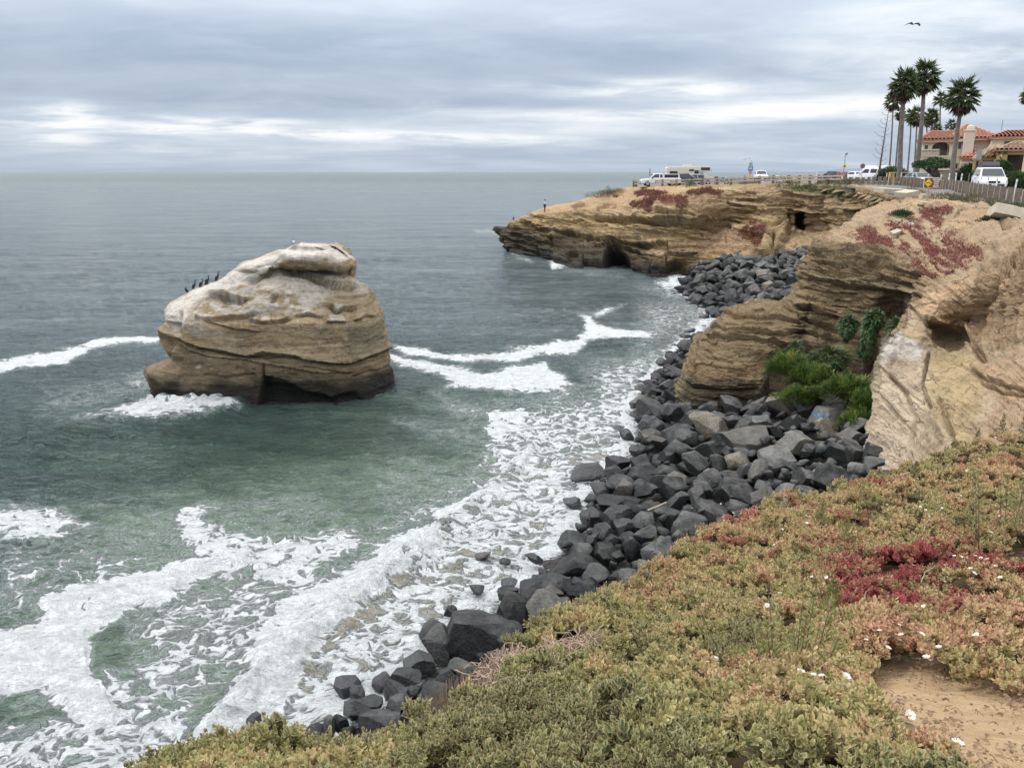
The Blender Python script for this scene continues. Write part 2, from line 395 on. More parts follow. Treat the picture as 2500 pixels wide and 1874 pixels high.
# ---------------------------------------------------------------- A: far headland and the cove wall behind the boulders
#          back slope        skyline/rim        crest of face      crevice line       foot of yellow band  waterline      under water
A = [ # columns
 [(1262,548,140),(1256,546,134),(1252,562,131),(1250,566,130),(1246,585,129),(1256,612,127),(1256,622,127)],
 [(1246,546,136),(1240,548,128),(1236,562,126),(1234,566,125.5),(1230,580,125),(1243,613,122),(1243,624,122)],
 [(1262,538,134),(1255,537,126),(1252,545,124),(1254,556,122.5),(1256,568,121.5),(1268,620,118),(1268,632,118)],
 [(1300,518,130),(1297,520,122),(1295,527,120),(1297,545,119),(1300,566,117.5),(1310,628,113),(1310,640,113)],
 [(1345,503,128),(1342,504,121),(1338,519,117),(1340,545,114.5),(1340,562,113.5),(1350,640,107),(1350,654,107)],
 [(1402,494,127),(1400,495,119),(1398,516,114),(1400,536,112),(1400,560,110),(1400,655,101),(1400,670,101)],
 [(1462,475,126),(1460,478,117),(1462,519,110),(1462,528,109),(1464,564,106.5),(1464,661,98),(1464,678,98)],
 [(1535,459,124),(1532,461,114),(1532,510,107),(1532,532,104.5),(1534,584,101),(1535,668,95.5),(1535,688,95.5)],
 [(1605,456,121),(1602,458,108),(1602,512,101),(1605,538,98.5),(1604,592,96.5),(1600,677,91.5),(1600,698,91.5)],
 [(1662,452,120),(1660,455,106),(1660,478,101),(1664,546,96.5),(1666,586,95),(1664,672,92),(1664,692,92)],
 [(1727,450,120),(1725,452,103),(1725,474,99),(1728,552,96),(1728,578,95),(1724,640,92),(1724,680,90)],
 [(1787,450,118),(1785,453,101),(1785,478,98),(1786,548,96),(1786,575,93.5),(1790,628,87),(1790,660,86)],
 [(1842,449,116),(1840,450,97),(1840,473,94.5),(1842,520,93.5),(1846,556,89.5),(1850,628,85.5),(1850,655,85)],
 [(1894,448,114),(1892,449,94),(1892,478,91.5),(1892,522,90.5),(1893,556,88.5),(1880,612,83.8),(1880,650,83.5)],
 [(1947,447,112),(1945,449,92),(1945,468,90.5),(1945,516,90),(1945,562,89.5),(1945,610,82),(1945,650,80)],
 [(2012,447,110),(2010,448,88),(2010,468,86),(2010,518,86.5),(2010,566,86),(2010,605,79),(2010,650,77)],
 [(2102,451,84),(2100,454,74),(2100,476,72),(2100,516,73),(2100,556,73),(2100,600,70),(2100,650,68)],
 [(2202,464,64),(2200,469,58),(2200,492,56),(2200,520,57),(2200,556,58),(2200,600,60),(2200,650,60)],
 [(2322,479,53),(2320,486,49),(2320,498,48.5),(2320,520,49),(2320,556,50),(2320,600,54),(2320,650,56)]]
A = [[A[c][r] for c in range(len(A))] for r in range(7)]
G = loft(A, [8, 40, 34, 46, 76, 12], [12, 12, 22, 30, 42, 44, 50, 50, 42, 46, 42, 38, 38, 34, 40, 40, 30, 24])
N = normals(G)
N *= np.sign((N*(-(G-np.array([0, 0, EYE])))).sum(-1).mean() or 1)
pz = G[..., 2]
ppx, ppy = pix(G)
face = sstep(10.4, 9.0, pz)
rowi = np.linspace(0, 1, G.shape[0])[:, None]
facem = sstep(.08, .3, rowi)*np.ones(G.shape[:2])
sandy = sstep(-6, 10, poly_sd(ppx, ppy, [(1300, 505), (1420, 480), (1530, 455), (1700, 440), (1700, 470), (1600, 470), (1560, 505), (1440, 512), (1330, 520)]))
D = strata_disp(G, .75, 3, .015, 0, .85)*facem*(1-.85*sandy) + .8*fbm(G[..., 0]*.16, G[..., 1]*.16, G[..., 2]*.3, 4, 8)*facem*(1-.6*sandy) + (.10+.20*facem)*fbm(G[..., 0]*1.1, G[..., 1]*1.1, G[..., 2]*2.6, 5, 9, .65) + facem*(1-sandy)*.22*np.sign(vn(G[..., 0]*.25, G[..., 1]*.25, G[..., 2]*3, 10))*np.abs(vn(G[..., 0]*.4, G[..., 1]*.4, G[..., 2]*3, 11))**.4
rough_top = sstep(-10, 10, poly_sd(ppx, ppy, [(1670, 470), (1780, 462), (1900, 452), (2100, 455), (2100, 505), (1900, 515), (1790, 500), (1700, 515)]))
D += rough_top*(.55*fbm(G[..., 0]*.7, G[..., 1]*.7, G[..., 2]*.35, 5, 12, .6))
z3 = lambda L: [(1150+x/3.687, 400+y/3.687) for x, y in L]; z2 = lambda L: [(1500+x/4.424, 380+y/4.424) for x, y in L]
featA = [('L', z3([(1130, 462), (1400, 490), (1620, 520), (1800, 540), (2010, 565), (2212, 590)]), 6, 1.5),
 ('L', z2([(470, 615), (640, 640), (800, 665), (1000, 690), (1200, 712), (1380, 722)]), 5, 1.3),
 ('L', z2([(0, 675), (200, 700), (420, 720), (600, 735), (780, 760), (960, 775), (1260, 780)]), 4, 1.1),
 ('g', z2([(200, 770), (400, 795), (560, 800)]), 1.6, .5), ('g', z2([(620, 760), (700, 790), (900, 820), (960, 850)]), 1.8, .6),
 ('L', z3([(590, 575), (700, 585), (900, 600), (1100, 640), (1400, 690), (1560, 700), (1740, 700)]), 7, .9),
 ('L', z3([(480, 440), (590, 460), (740, 490), (1000, 505)]), 4, .6),
 ('L', z3([(1110, 735), (1300, 760), (1480, 770)]), 5, 1.2), ('g', z3([(1480, 790), (1700, 815), (2000, 830)]), 1.8, .8),
 ('g', z3([(960, 720), (1100, 730)]), 1.5, .5), ('g', z3([(1490, 820), (1620, 850)]), 1.3, .4),
 ('g', z3([(590, 590), (600, 720), (570, 840)]), 2.2, 1.0), ('g', z3([(730, 660), (690, 850)]), 2.2, .8), ('g', z3([(1010, 780), (1005, 950)]), 1.6, .5),
 ('g', z3([(1757, 690), (1757, 980)]), 1.6, .7), ('g', z3([(430, 660), (410, 800)]), 1.6, .7), ('g', z3([(1310, 545), (1335, 640), (1330, 740)]), 1.2, .4), ('g', z3([(1640, 870), (1590, 960)]), 1.5, .4),
 ('p', z3([(1225, 800), (1250, 770), (1340, 780), (1400, 820), (1440, 1020), (1200, 1010), (1205, 870)]), 4, 6.0),
 ('p', z3([(840, 790), (940, 760), (970, 800), (940, 850), (860, 870)]), 4, 1.2),
 ('p', z3([(1010, 870), (1190, 900), (1190, 960), (1010, 960)]), 4, 1.6),
 ('p', z3([(1770, 900), (1850, 850), (1960, 900), (1940, 960), (1780, 1020)]), 5, 2.0),
 ('p', z3([(675, 645), (720, 640), (725, 690), (680, 690)]), 2, 2.0), ('p', z3([(450, 540), (560, 530), (560, 600), (450, 590)]), 5, .5),
 ('p', z3([(420, 830), (560, 830), (700, 860), (680, 890), (480, 880)]), 5, 1.5),
 ('L', z2([(1040, 625), (1200, 660), (1400, 665)]), 3, .5), ('L', z2([(1880, 590), (2050, 600), (2212, 620)]), 5, 1.0),
 ('p', z2([(1955, 625), (2050, 610), (2040, 800), (1955, 800)]), 2.5, 3.5),
 ('g', z2([(1725, 830), (1722, 920), (1700, 1050)]), 2.5, 1.3), ('b', z2([(1660, 880), (1640, 1060)]), 9, .9), ('b', z2([(1800, 860), (1790, 1040)]), 11, 1.2), ('g', z2([(1890, 640), (1880, 850)]), 4, .9),
 ('g', z2([(1610, 880), (1590, 1080)]), 3, .6), ('g', z2([(1600, 880), (1740, 900), (1880, 905)]), 1.6, .5), ('g', z2([(1740, 1060), (1830, 1000), (1885, 930)]), 3, .7),
 ('L', z2([(880, 1060), (720, 1060), (560, 1050)]), 2, .6), ('g', z2([(1200, 860), (1210, 1000)]), 1.4, .3)]
D += features(G, N, featA)
G = G + N*D[..., None]
p = Paint(G, TAN*1.02)
p.c *= (1+.22*p.n3[..., None])
p.poly(z3([(470, 430), (700, 450), (1000, 480), (1400, 540), (1750, 560), (2212, 620), (2212, 700), (1750, 680), (1500, 690), (1300, 650), (1000, 610), (700, 590), (480, 590), (350, 580), (340, 500)]), YEL*.9, 6, 14, .8)
p.poly([(1280, 520), (1340, 503), (1420, 486), (1540, 455), (1800, 440), (1800, 452), (1740, 462), (1610, 480), (1560, 500), (1450, 508), (1330, 520)], SAND*.92, 5, 6, 1, strata=.1)
p.poly(z2([(920, 820), (1100, 780), (1300, 790), (1360, 860), (1420, 960), (1560, 1040), (1560, 1100), (900, 1000), (880, 900)]), ORNG*.78, 6, 10, .85, strata=.3)
p.poly(z2([(1890, 800), (2212, 800), (2212, 1000), (1900, 1120), (1640, 1130), (1700, 1070), (1880, 930)]), TAN*.95, 8, 10, .8, strata=.25)
p.poly(z2([(1290, 400), (1500, 350), (1800, 320), (2300, 330), (2500, 350), (2500, 560), (2212, 570), (1900, 580), (1600, 560), (1300, 560), (1240, 480)]), ORNG*.62+TAN*.2, 6, 14, .85, strata=.35)
p.poly(z2([(800, 430), (1200, 420), (1260, 470), (1200, 560), (900, 590), (800, 540)]), ORNG*.72, 6, 12, .7, strata=.35)
# wet and algae-dark foot, and shade painted into the two caves
m = sstep(5.2, 2.6, pz + .9*p.n1 + 1.1*p.n3 + .012*(ppx-1500)*(ppx > 1560)); p.put(m*.92*(ppx < 1800), OLIVE*.62)
p.poly(z3([(1225, 800), (1250, 770), (1340, 780), (1400, 820), (1440, 1020), (1200, 1010), (1205, 870)]), BLACK*.5, 3, 3, .97)  # shade inside the sea cave painted black
p.poly(z2([(1955, 625), (2050, 610), (2040, 800), (1955, 800)]), BLACK*1.5, 2, 3, .9)  # shade inside the cove wall cave painted nearly black
m = sstep(1.6, .6, pz + .5*p.n1); p.put(m*.9*(ppx < 1760), BLACK); p.wet = m*(ppx < 1760)
for q in ([(420, 640), (600, 690), (560, 840), (330, 780), (300, 640)], [(710, 690), (760, 590), (930, 600), (950, 680), (960, 860), (720, 860)], [(1000, 800), (1200, 790), (1200, 960), (1000, 950)], [(1200, 700), (1280, 660), (1350, 750), (1200, 760)], [(1350, 760), (1560, 700), (1740, 720), (1500, 800)], [(1760, 880), (1930, 880), (1900, 960), (1760, 1010)], [(200, 530), (350, 530), (360, 600), (220, 600)]):
    p.poly(z3(q), OLIVE*.6, 5, 12, .75)
for q in ([(470, 605), (640, 630), (850, 665), (1140, 690), (1380, 710), (1380, 730), (1000, 705), (700, 680), (480, 650)], [(0, 650), (300, 690), (480, 710), (300, 715), (0, 690)]):
    p.poly(z2(q), OLIVE*.8, 3, 5, .7)
# ice plant mats on the far slope
RMA = np.zeros(p.px.shape)
for q, cc, a in (([(205, 395), (280, 375), (450, 370), (575, 395), (540, 420), (400, 440), (240, 435)], RED*.50+PLANT*.35, .95), ([(770, 390), (850, 365), (1050, 355), (1180, 390), (1130, 420), (900, 420), (790, 420)], RED*.4+PLANT*.5, .95),
                 ([(150, 520), (300, 460), (480, 440), (640, 430), (780, 435), (760, 470), (560, 480), (420, 500), (400, 600), (360, 620), (300, 570), (200, 560)], RED*.50+PLANT*.355, .95), ([(480, 430), (800, 435), (790, 520), (730, 590), (600, 540), (460, 500)], RED*.6+MUD*.2, .6),
                 ([(1330, 820), (1480, 700), (1560, 680), (1640, 760), (1600, 900), (1540, 990), (1450, 920), (1340, 870)], RED*.7+MUD*.2, .62), ([(1600, 770), (1720, 640), (1640, 800)], RED*.6+MUD*.2, .3), ([(-10, 420), (50, 425), (40, 450), (-10, 450)], RED*.5+PLANT*.4, .9)):
    mm_ = sstep(-.6, -.1, p.n2+.6*p.n1+.18); c0_ = p.c.copy(); p.poly(z2(q), cc, 3, 9, a, nz=p.n2*.6+p.n1*.5, strata=.1); p.c = c0_+(p.c-c0_)*mm_[..., None]; RMA = np.maximum(RMA, a*sstep(-3, 3, poly_sd(p.px, p.py, z2(q))+(p.n2*.6+p.n1*.5)*9)*sstep(-.3, .1, p.n1+.1))
for q in ([(900, 370), (1010, 345), (1050, 370), (930, 410)], [(1120, 400), (1200, 350), (1300, 360), (1230, 400), (1150, 425)], [(1130, 300), (1210, 230), (1370, 240), (1280, 270), (1160, 310)], [(1240, 400), (1300, 385), (1280, 415)]):
    p.poly(z3(q), RED*.50+PLANT*.35, 3, 9, .8, nz=p.n2*.5+p.n1*.5, strata=.1)
p.poly([(1880, 455), (1960, 450), (2080, 452), (2080, 475), (2060, 490), (2020, 480), (1960, 470)], PLANT*1.2, 4, 14, .75, nz=p.n2*.6+p.n1*.6)
p.poly([(1560, 448), (1900, 444), (1900, 452), (1740, 460)], PLANT*.6+MUD*.6, 2, 5, .5)
p.c[..., :] *= (1-.12*sstep(.1, .5, fbm(p.x*.25, p.y*.25, p.z*2.2, 4, 88, .6)))[..., None]
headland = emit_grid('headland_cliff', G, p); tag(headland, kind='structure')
G_A = G
# flat dark ledge running out from the tip
V, F = [], []
lx, ly = np.meshgrid(np.linspace(0, 1, 60), np.linspace(0, 2*math.pi, 40, endpoint=False)); 
ca = at(1204, 550, 131.0); cb_ = at(1272, 552, 129.0); wdt = np.interp(lx, [0, .1, .4, 1], [.06, .9, 1.5, 1.7]); hgt = np.interp(lx, [0, .08, .45, .7, 1], [.05, .55, .95, 1.5, 2.2])
cz = np.interp(lx, [0, .3, 1], [3.0, 2.4, 1.6]); Lx = ca[0]+(cb_[0]-ca[0])*lx; Gl = np.stack([Lx+0*ly, 130+wdt*np.cos(ly), cz+hgt*np.sign(np.sin(ly))*np.abs(np.sin(ly))**.6], -1); Gl += (.25*fbm(Gl[..., 0], Gl[..., 1], Gl[..., 2]*2.5, 4, 140))[..., None]
p = Paint(Gl, GREYG*.35); ledge = mesh_np('headland_ledge', Gl.reshape(-1, 3), np.concatenate([grid_faces(40, 60), np.stack([np.arange(59)+39*60, np.arange(59), np.arange(59)+1, np.arange(59)+39*60+1], -1)]), M_ROCK, p.attrs()); tag(ledge, kind='structure')

# ---------------------------------------------------------------- B+C: near promontory, the slope above it, the pale bluff on the right
#          r0 back        r1 rim/skyline   r2 top edge of face r3 bed            r4 lower        r5 foot         r6 under the rocks
B = [
 [(1690,1000,43),(1690,1000,42),(1690,1005,41.5),(1690,1008,41.5),(1690,1020,41),(1690,1030,41),(1690,1080,41)],
 [(1730,860,46),(1712,836,43),(1690,850,41),(1672,900,39),(1660,950,37.6),(1652,1004,36.4),(1652,1070,36)],
 [(1745,850,47),(1726,818,42.6),(1708,838,39),(1696,880,37.4),(1688,930,36.2),(1680,1010,35.0),(1680,1080,34.6)],
 [(1790,800,49),(1752,792,43.2),(1742,806,40.6),(1738,836,38.2),(1732,900,36),(1728,1008,34.6),(1728,1080,34.2)],
 [(1815,770,50),(1785,766,43.6),(1780,780,40.6),(1778,826,37.6),(1776,900,35.6),(1776,1000,34.5),(1776,1080,34)],
 [(1865,750,52),(1842,747,44.2),(1838,757,41),(1838,812,37.8),(1836,890,35.6),(1836,985,34.4),(1836,1075,33.8)],
 [(1930,742,53),(1912,742,44.4),(1908,757,40.8),(1906,808,38.2),(1906,880,36.3),(1906,990,33.6),(1906,1080,33)],
 [(1975,700,55),(1950,702,45),(1948,715,41.6),(1948,780,38.6),(1948,850,37.4),(1948,1000,32.8),(1948,1080,32)],
 [(2005,606,57),(1976,610,46),(1976,640,42),(1980,700,40.2),(1984,800,38),(1984,1012,32.3),(1984,1080,32)],
 [(2040,572,58),(2020,574,46.5),(2020,608,41.6),(2026,690,39.4),(2030,800,38.2),(2030,1025,31.9),(2030,1090,31)],
 [(2085,535,59),(2072,540,47.5),(2072,612,40.6),(2075,700,38.2),(2078,805,37.6),(2078,1040,31.2),(2078,1110,30)],
 [(2132,506,52),(2122,508,48.5),(2122,616,39.4),(2125,700,36.8),(2128,800,36.8),(2122,1055,31.0),(2122,1120,30)],
 [(2186,490,50),(2182,492,48.5),(2182,634,37.4),(2182,710,35.4),(2182,800,35.8),(2182,1050,32.4),(2182,1120,31)],
 [(2236,485,49),(2232,487,47.6),(2232,652,35.2),(2238,730,33.8),(2236,800,35),(2226,1050,33),(2226,1120,32)],
 [(2286,486,47.5),(2280,488,46.2),(2258,668,33.6),(2226,748,31.6),(2152,868,29.6),(2114,1070,26.8),(2132,1165,25)],
 [(2336,489,46.3),(2330,491,45),(2306,690,31.4),(2262,790,29.6),(2206,900,27.8),(2176,1060,25.2),(2188,1190,22.6)],
 [(2410,501,43.8),(2400,503,42.6),(2370,700,29.8),(2326,806,30.2),(2290,905,26.8),(2274,1040,23.2),(2286,1190,19.6)],
 [(2470,515,41.8),(2460,517,40.6),(2440,690,28.4),(2402,800,28.6),(2376,900,25.2),(2370,1020,21),(2380,1160,17)],
 [(2545,530,39.2),(2530,532,38),(2510,690,26.8),(2480,790,26),(2466,890,23),(2462,990,19.2),(2470,1110,15)],
 [(2655,560,34.2),(2640,562,33),(2620,690,24.6),(2594,780,23),(2580,870,20.5),(2576,960,17),(2580,1080,13)],
 [(2860,620,38),(2840,622,27),(2820,700,20),(2800,790,18.5),(2790,850,16),(2790,930,13.6),(2790,1060,10)]]
B = [[B[c][r] for c in range(len(B))] for r in range(7)]
G = loft(B, [10, 100, 66, 84, 124, 34], [22, 40, 36, 36, 50, 56, 38, 40, 44, 46, 46, 54, 38, 30, 46, 64, 62, 62, 62, 30], .42)
N = normals(G); N *= np.sign((N*(-(G-np.array([0, 0, EYE])))).sum(-1).mean() or 1)
ppx, ppy = pix(G); X, Y, Z = G[..., 0], G[..., 1], G[..., 2]
rowi = np.linspace(0, 1, G.shape[0])[:, None]*np.ones(G.shape[:2])
z5 = lambda L: [(1600+x/2.458, 550+y/2.458) for x, y in L]; z6 = lambda L: [(2150+x/6.32, 400+y/6.32) for x, y in L]
isC = sstep(-14, 14, poly_sd(ppx, ppy, z5([(1540, 470), (1650, 560), (1900, 620), (2600, 300), (2900, 900), (2700, 2000), (1300, 2000), (1200, 1300), (1290, 950), (1440, 640)])))
slope = sstep(-10, 10, poly_sd(ppx, ppy, z5([(950, 100), (1080, 30), (1300, -160), (2500, -160), (2600, 300), (1940, 560), (1650, 560), (1560, 400), (1600, 330), (1300, 140)])))
ledgy = sstep(-10, 10, poly_sd(ppx, ppy, z5([(880, 140), (1000, 50), (1200, 110), (1700, 230), (1620, 440), (1400, 420), (900, 380)])))
under = np.clip(1-isC-slope-ledgy*.5, 0, 1)
flute = sstep(-14, 14, poly_sd(ppx, ppy, z5([(1960, 260), (2300, 60), (2400, 560), (2212, 700), (1980, 780), (1880, 690), (1940, 500)])))
D = strata_disp(G, .34, 31, .035, 0, 1.0)*(under*.9+ledgy*1.15+isC*.30+slope*.15)
D += (ledgy*.30+under*.13)*fbm(X*1.1, Y*1.1, Z*4.0, 6, 66, .64)
D += (ledgy*.10+under*.09)*np.sign(vn(X*.7, Y*.7, Z*7, 67))*np.abs(vn(X*.9, Y*.9, Z*7, 68))**.4 + (.4+.6*ledgy)*.06*fbm(X*3.2, Y*3.2, Z*5, 5, 69, .65, True)
D += (.30*fbm(X*.35, Y*.35, Z*.35, 4, 22) + .10*fbm(X*1.7, Y*1.7, Z*2.6, 6, 23, .66) + .06*fbm(X*.9, Y*.9, Z*1.6, 5, 24, .6, True))*(.5+.5*sstep(.05, .2, rowi))
# rills running down the slope (lower-left in the photo)
ang = -.62; qa = (ppx*math.cos(ang)-ppy*math.sin(ang)); qb = (ppx*math.sin(ang)+ppy*math.cos(ang))
rill = fbm(qa*.010, qb*.085, None, 5, 71, .6); D += slope*rill*.26 + isC*(1-flute)*.12*fbm(qa*.012, qb*.06, None, 4, 73, .6)
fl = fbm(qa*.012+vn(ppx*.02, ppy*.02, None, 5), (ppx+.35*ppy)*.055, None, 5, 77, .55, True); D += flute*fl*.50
D += flute*.35*vn((ppx+.4*ppy)*.022, ppy*.004, None, 78)
featB = [('L', z5([(420, 545), (560, 570), (640, 565), (860, 585)]), 5, .30), ('L', z5([(350, 615), (500, 640), (700, 650), (870, 640)]), 5, .28), ('L', z5([(330, 665), (430, 690), (560, 690), (760, 710), (860, 720), (1000, 770), (1100, 770)]), 5, .42),
 ('L', z5([(870, 500), (1000, 520), (1150, 560), (1250, 590)]), 5, .45), ('L', z5([(880, 560), (1000, 590), (1120, 640), (1250, 690)]), 5, .42), ('L', z5([(870, 640), (1000, 660), (1150, 700), (1280, 730)]), 4, .35), ('g', z5([(860, 540), (870, 620)]), 2.5, .22),
 ('L', z5([(230, 965), (400, 985), (600, 980)]), 3.5, .40), ('g', z5([(255, 700), (240, 860), (190, 1050)]), 3, .22), ('p', z5([(700, 790), (880, 720), (1100, 770), (1240, 800), (1330, 760), (1330, 1000), (1250, 1300), (640, 1060), (700, 900)]), 14, 1.1),
 ('L', z5([(960, 200), (1150, 230), (1400, 270), (1650, 300)]), 4, .35), ('L', z5([(980, 260), (1200, 290), (1400, 330), (1620, 360)]), 4, .4), ('L', z5([(930, 330), (1100, 350), (1350, 380), (1580, 410)]), 5, .5), ('L', z5([(900, 160), (1050, 170), (1250, 190), (1450, 210)]), 3.5, .3),
 ('p', z5([(1350, 400), (1480, 420), (1500, 560), (1420, 700), (1320, 760), (1300, 600)]), 14, .5), ('g', z5([(940, 250), (925, 330)]), 4, .35),
 ('L', z5([(1640, 560), (1700, 590), (1800, 610), (1900, 605)]), 10, .6), ('p', z5([(1690, 600), (1890, 610), (1880, 720), (1760, 740), (1680, 680)]), 14, .45), ('L', z5([(1540, 490), (1620, 560), (1660, 600)]), 4, .35),
 ('g', z5([(1400, 900), (1500, 1000), (1560, 1150), (1520, 1300)]), 5, .28), ('g', z5([(1330, 1000), (1420, 1100), (1550, 1250)]), 3, .16), ('g', z5([(1640, 790), (1600, 950), (1640, 1080)]), 4, .3), ('g', z5([(1700, 1050), (1800, 1300), (1850, 1380)]), 6, .35),
 ('g', z5([(1360, 860), (1460, 960), (1600, 1060)]), 2.2, .12), ('g', z5([(1500, 620), (1480, 760), (1400, 860)]), 4, .15), ('L', z5([(1900, 850), (2000, 930), (2212, 980)]), 5, .35), ('L', z5([(1980, 960), (2100, 1000), (2212, 1000)]), 4, .3),
 ('g', z5([(1880, 600), (1890, 700), (1960, 790)]), 7, .5), ('b', z5([(2050, 330), (1960, 560), (1900, 720)]), 14, .5),
 ('g', z6([(1150, 800), (1220, 690), (1270, 640)]), 2.2, .4), ('p', z6([(1080, 950), (1250, 950), (1200, 1040), (1080, 1030)]), 6, .3), ('L', z6([(600, 655), (700, 665), (780, 665)]), 3, .3), ('p', z6([(1850, 900), (2100, 930), (1900, 1000)]), 6, .6), ('p', z6([(20, 470), (380, 500), (300, 560), (100, 540)]), 6, .6)]
D += features(G, N, featB)
G = G + N*D[..., None]
p = Paint(G, TAN*.66+np.array((.0, .012, .012))); p.c *= (1+.2*p.n3[..., None])  # promontory face colours darkened to paint in its unlit side
p.poly(z5([(240, 660), (360, 500), (560, 470), (880, 480), (890, 760), (620, 900), (560, 1060), (200, 1060), (200, 800)]), TAN2*.80, 8, 10, .8)
p.poly(z5([(180, 900), (620, 950), (700, 1080), (600, 1150), (150, 1200), (100, 1100)]), OLIVE*.8, 14, 16, .85)
p.poly(z5([(640, 800), (900, 730), (1260, 780), (1350, 800), (1300, 1000), (1280, 1300), (600, 1120)]), OLIVE*.8, 14, 16, .75)
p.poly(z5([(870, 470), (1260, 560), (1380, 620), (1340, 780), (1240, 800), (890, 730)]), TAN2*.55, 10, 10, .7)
p.poly(z5([(1350, 390), (1480, 400), (1510, 500), (1450, 650), (1340, 780), (1280, 620)]), MUD*.6, 8, 14, .7)
p.poly(z5([(880, 360), (1250, 390), (1350, 400), (1280, 540), (1050, 530), (860, 470)]), TAN*.72, 8, 12, .8, strata=.2)
p.put(slope*.9, ORNG*.62+PALE*.24+GREYG*.05)
sp_ = sstep(.05, .4, fbm(qa*.03, qb*.14, None, 4, 83, .6)); p.put(slope*sp_*.45, GREYG*1.3+ORNG*.2); p.str *= (1-.8*slope)
p.poly(z6([(-50, 620), (500, 540), (900, 560), (1400, 600), (1300, 620), (900, 625), (300, 650), (-50, 690)]), SAND*1.1, 4, 8, .9, strata=.1)
p.put(isC*.85, PALE*.80); p.str *= (1-.35*isC)
p.poly(z5([(1440, 640), (1650, 800), (1620, 1050), (1560, 1300), (1500, 1520), (1350, 1500), (1240, 1300), (1260, 1060), (1330, 800)]), PALE*.92+np.array((.0, .01, .03)), 10, 16, .8)
p.poly(z5([(1370, 700), (1480, 650), (1600, 740), (1560, 820), (1440, 800), (1350, 860)]), np.array((.60, .56, .52)), 8, 22, .75)
p.poly(z5([(1640, 820), (1900, 760), (2000, 900), (1980, 1100), (1860, 1360), (1700, 1200), (1640, 1000)]), YEL*1.05, 14, 18, .7, strata=.2)
p.poly(z5([(1900, 850), (2300, 700), (2400, 1200), (1950, 1350), (1860, 1300), (2000, 1080)]), ORNG*1.02, 12, 22, .75, strata=.3)
p.poly(z5([(1620, 400), (1900, 300), (1940, 500), (1900, 610), (1690, 600), (1580, 500)]), ORNG*1.02+PALE*.1, 8, 14, .75, strata=.2)
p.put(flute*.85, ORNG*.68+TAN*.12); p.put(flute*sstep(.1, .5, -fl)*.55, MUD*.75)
p.poly(z5([(1680, 640), (1890, 620), (1880, 760), (1760, 860), (1660, 840)]), YEL*.8+GREYG*.2, 10, 12, .7)
p.poly(z5([(1940, 1050), (2040, 960), (2060, 1100), (1990, 1170)]), PALE*.95, 8, 18, .6)
# red ice plant streaks down the slope
RMB = np.zeros(ppx.shape)
st = fbm(qa*.02, qb*.10, None, 4, 81, .55) + .3*p.n2
for q, a in ((z5([(1240, 60), (1400, -40), (1700, -130), (1790, -130), (1720, 40), (1980, 120), (1960, 200), (1760, 330), (1640, 330), (1500, 200), (1250, 150)]), .9), (z6([(500, 760), (700, 650), (1000, 610), (1050, 700), (800, 830), (900, 900), (900, 1400), (300, 1350), (-200, 1300), (-500, 1100), (-300, 950), (200, 1000)]), .9)):
    m = sstep(-10, 14, poly_sd(ppx, ppy, q)+p.n1*18)*sstep(-.12, .08, st+.25*p.n2)*a*sstep(-.6, -.1, p.n2+.2); p.put(m*.85, RED*.80+MUD*.22); RMB = np.maximum(RMB, m)
m = sstep(-6, 8, poly_sd(ppx, ppy, z6([(560, 840), (820, 650), (1030, 610), (1000, 700), (700, 830), (500, 1000), (420, 1000)]))+p.n1*10); p.put(m*.85, RED*.6+MUD*.35)
for q in (z6([(160, 760), (430, 750), (420, 840), (240, 850)]), z6([(400, 900), (560, 880), (520, 930)]), z6([(1020, 750), (1090, 730), (1060, 790)])):
    p.poly(q, PLANT*1.2, 3, 8, .85, nz=p.n2)
p.poly(z6([(1300, 700), (1700, 680), (1760, 850), (1450, 900), (1180, 920), (1120, 820)]), ORNG*.85, 6, 10, .6)
p.poly(z5([(1900, 880), (1990, 870), (1960, 960)]), MUD, 3, 14, .5)
m = sstep(1.5, .7, p.z+p.n1*.4); p.put(m*.8*(ppx < 2130), BLACK*1.3)
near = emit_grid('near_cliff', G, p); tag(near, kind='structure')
G_B = G

# ---------------------------------------------------------------- sea stack: horizontal slices, closed on every side
def px2(px, py, Y): q = at(px, py, Y); return float(q[0]), float(q[2])
Lp = [(690,600),(680,612),(655,624),(629,633),(585,650),(559,658),(531,677),(515,693),(480,708),(452,715),(417,734),(398,750),(389,763),(393,775),(396,790),(379,804),(384,815),(392,832),(411,861),(419,875),(412,882),(395,889),(356,903),(358,914),(373,937),(385,956),(392,975),(398,994),(398,1040)]
Rp = [(760,597),(800,601),(813,604),(838,620),(857,639),(859,655),(855,680),(860,688),(885,702),(908,718),(920,737),(933,759),(939,782),(938,823),(946,851),(950,892),(960,918),(962,940),(960,955),(960,1010)]
YL, YR = 41.0, 43.0
Lz = np.array([px2(a, b, YL) for a, b in Lp]); Rz = np.array([px2(a, b, YR) for a, b in Rp])
ztop = px2(737, 596, 43.2)[1]
zs = np.concatenate([np.linspace(ztop, ztop-.12, 4, endpoint=False), np.linspace(ztop-.12, -1.2, 190)])
def interp_z(tab, z): o = np.argsort(tab[:, 1]); return np.interp(z, tab[o, 1], tab[o, 0])
rows = []
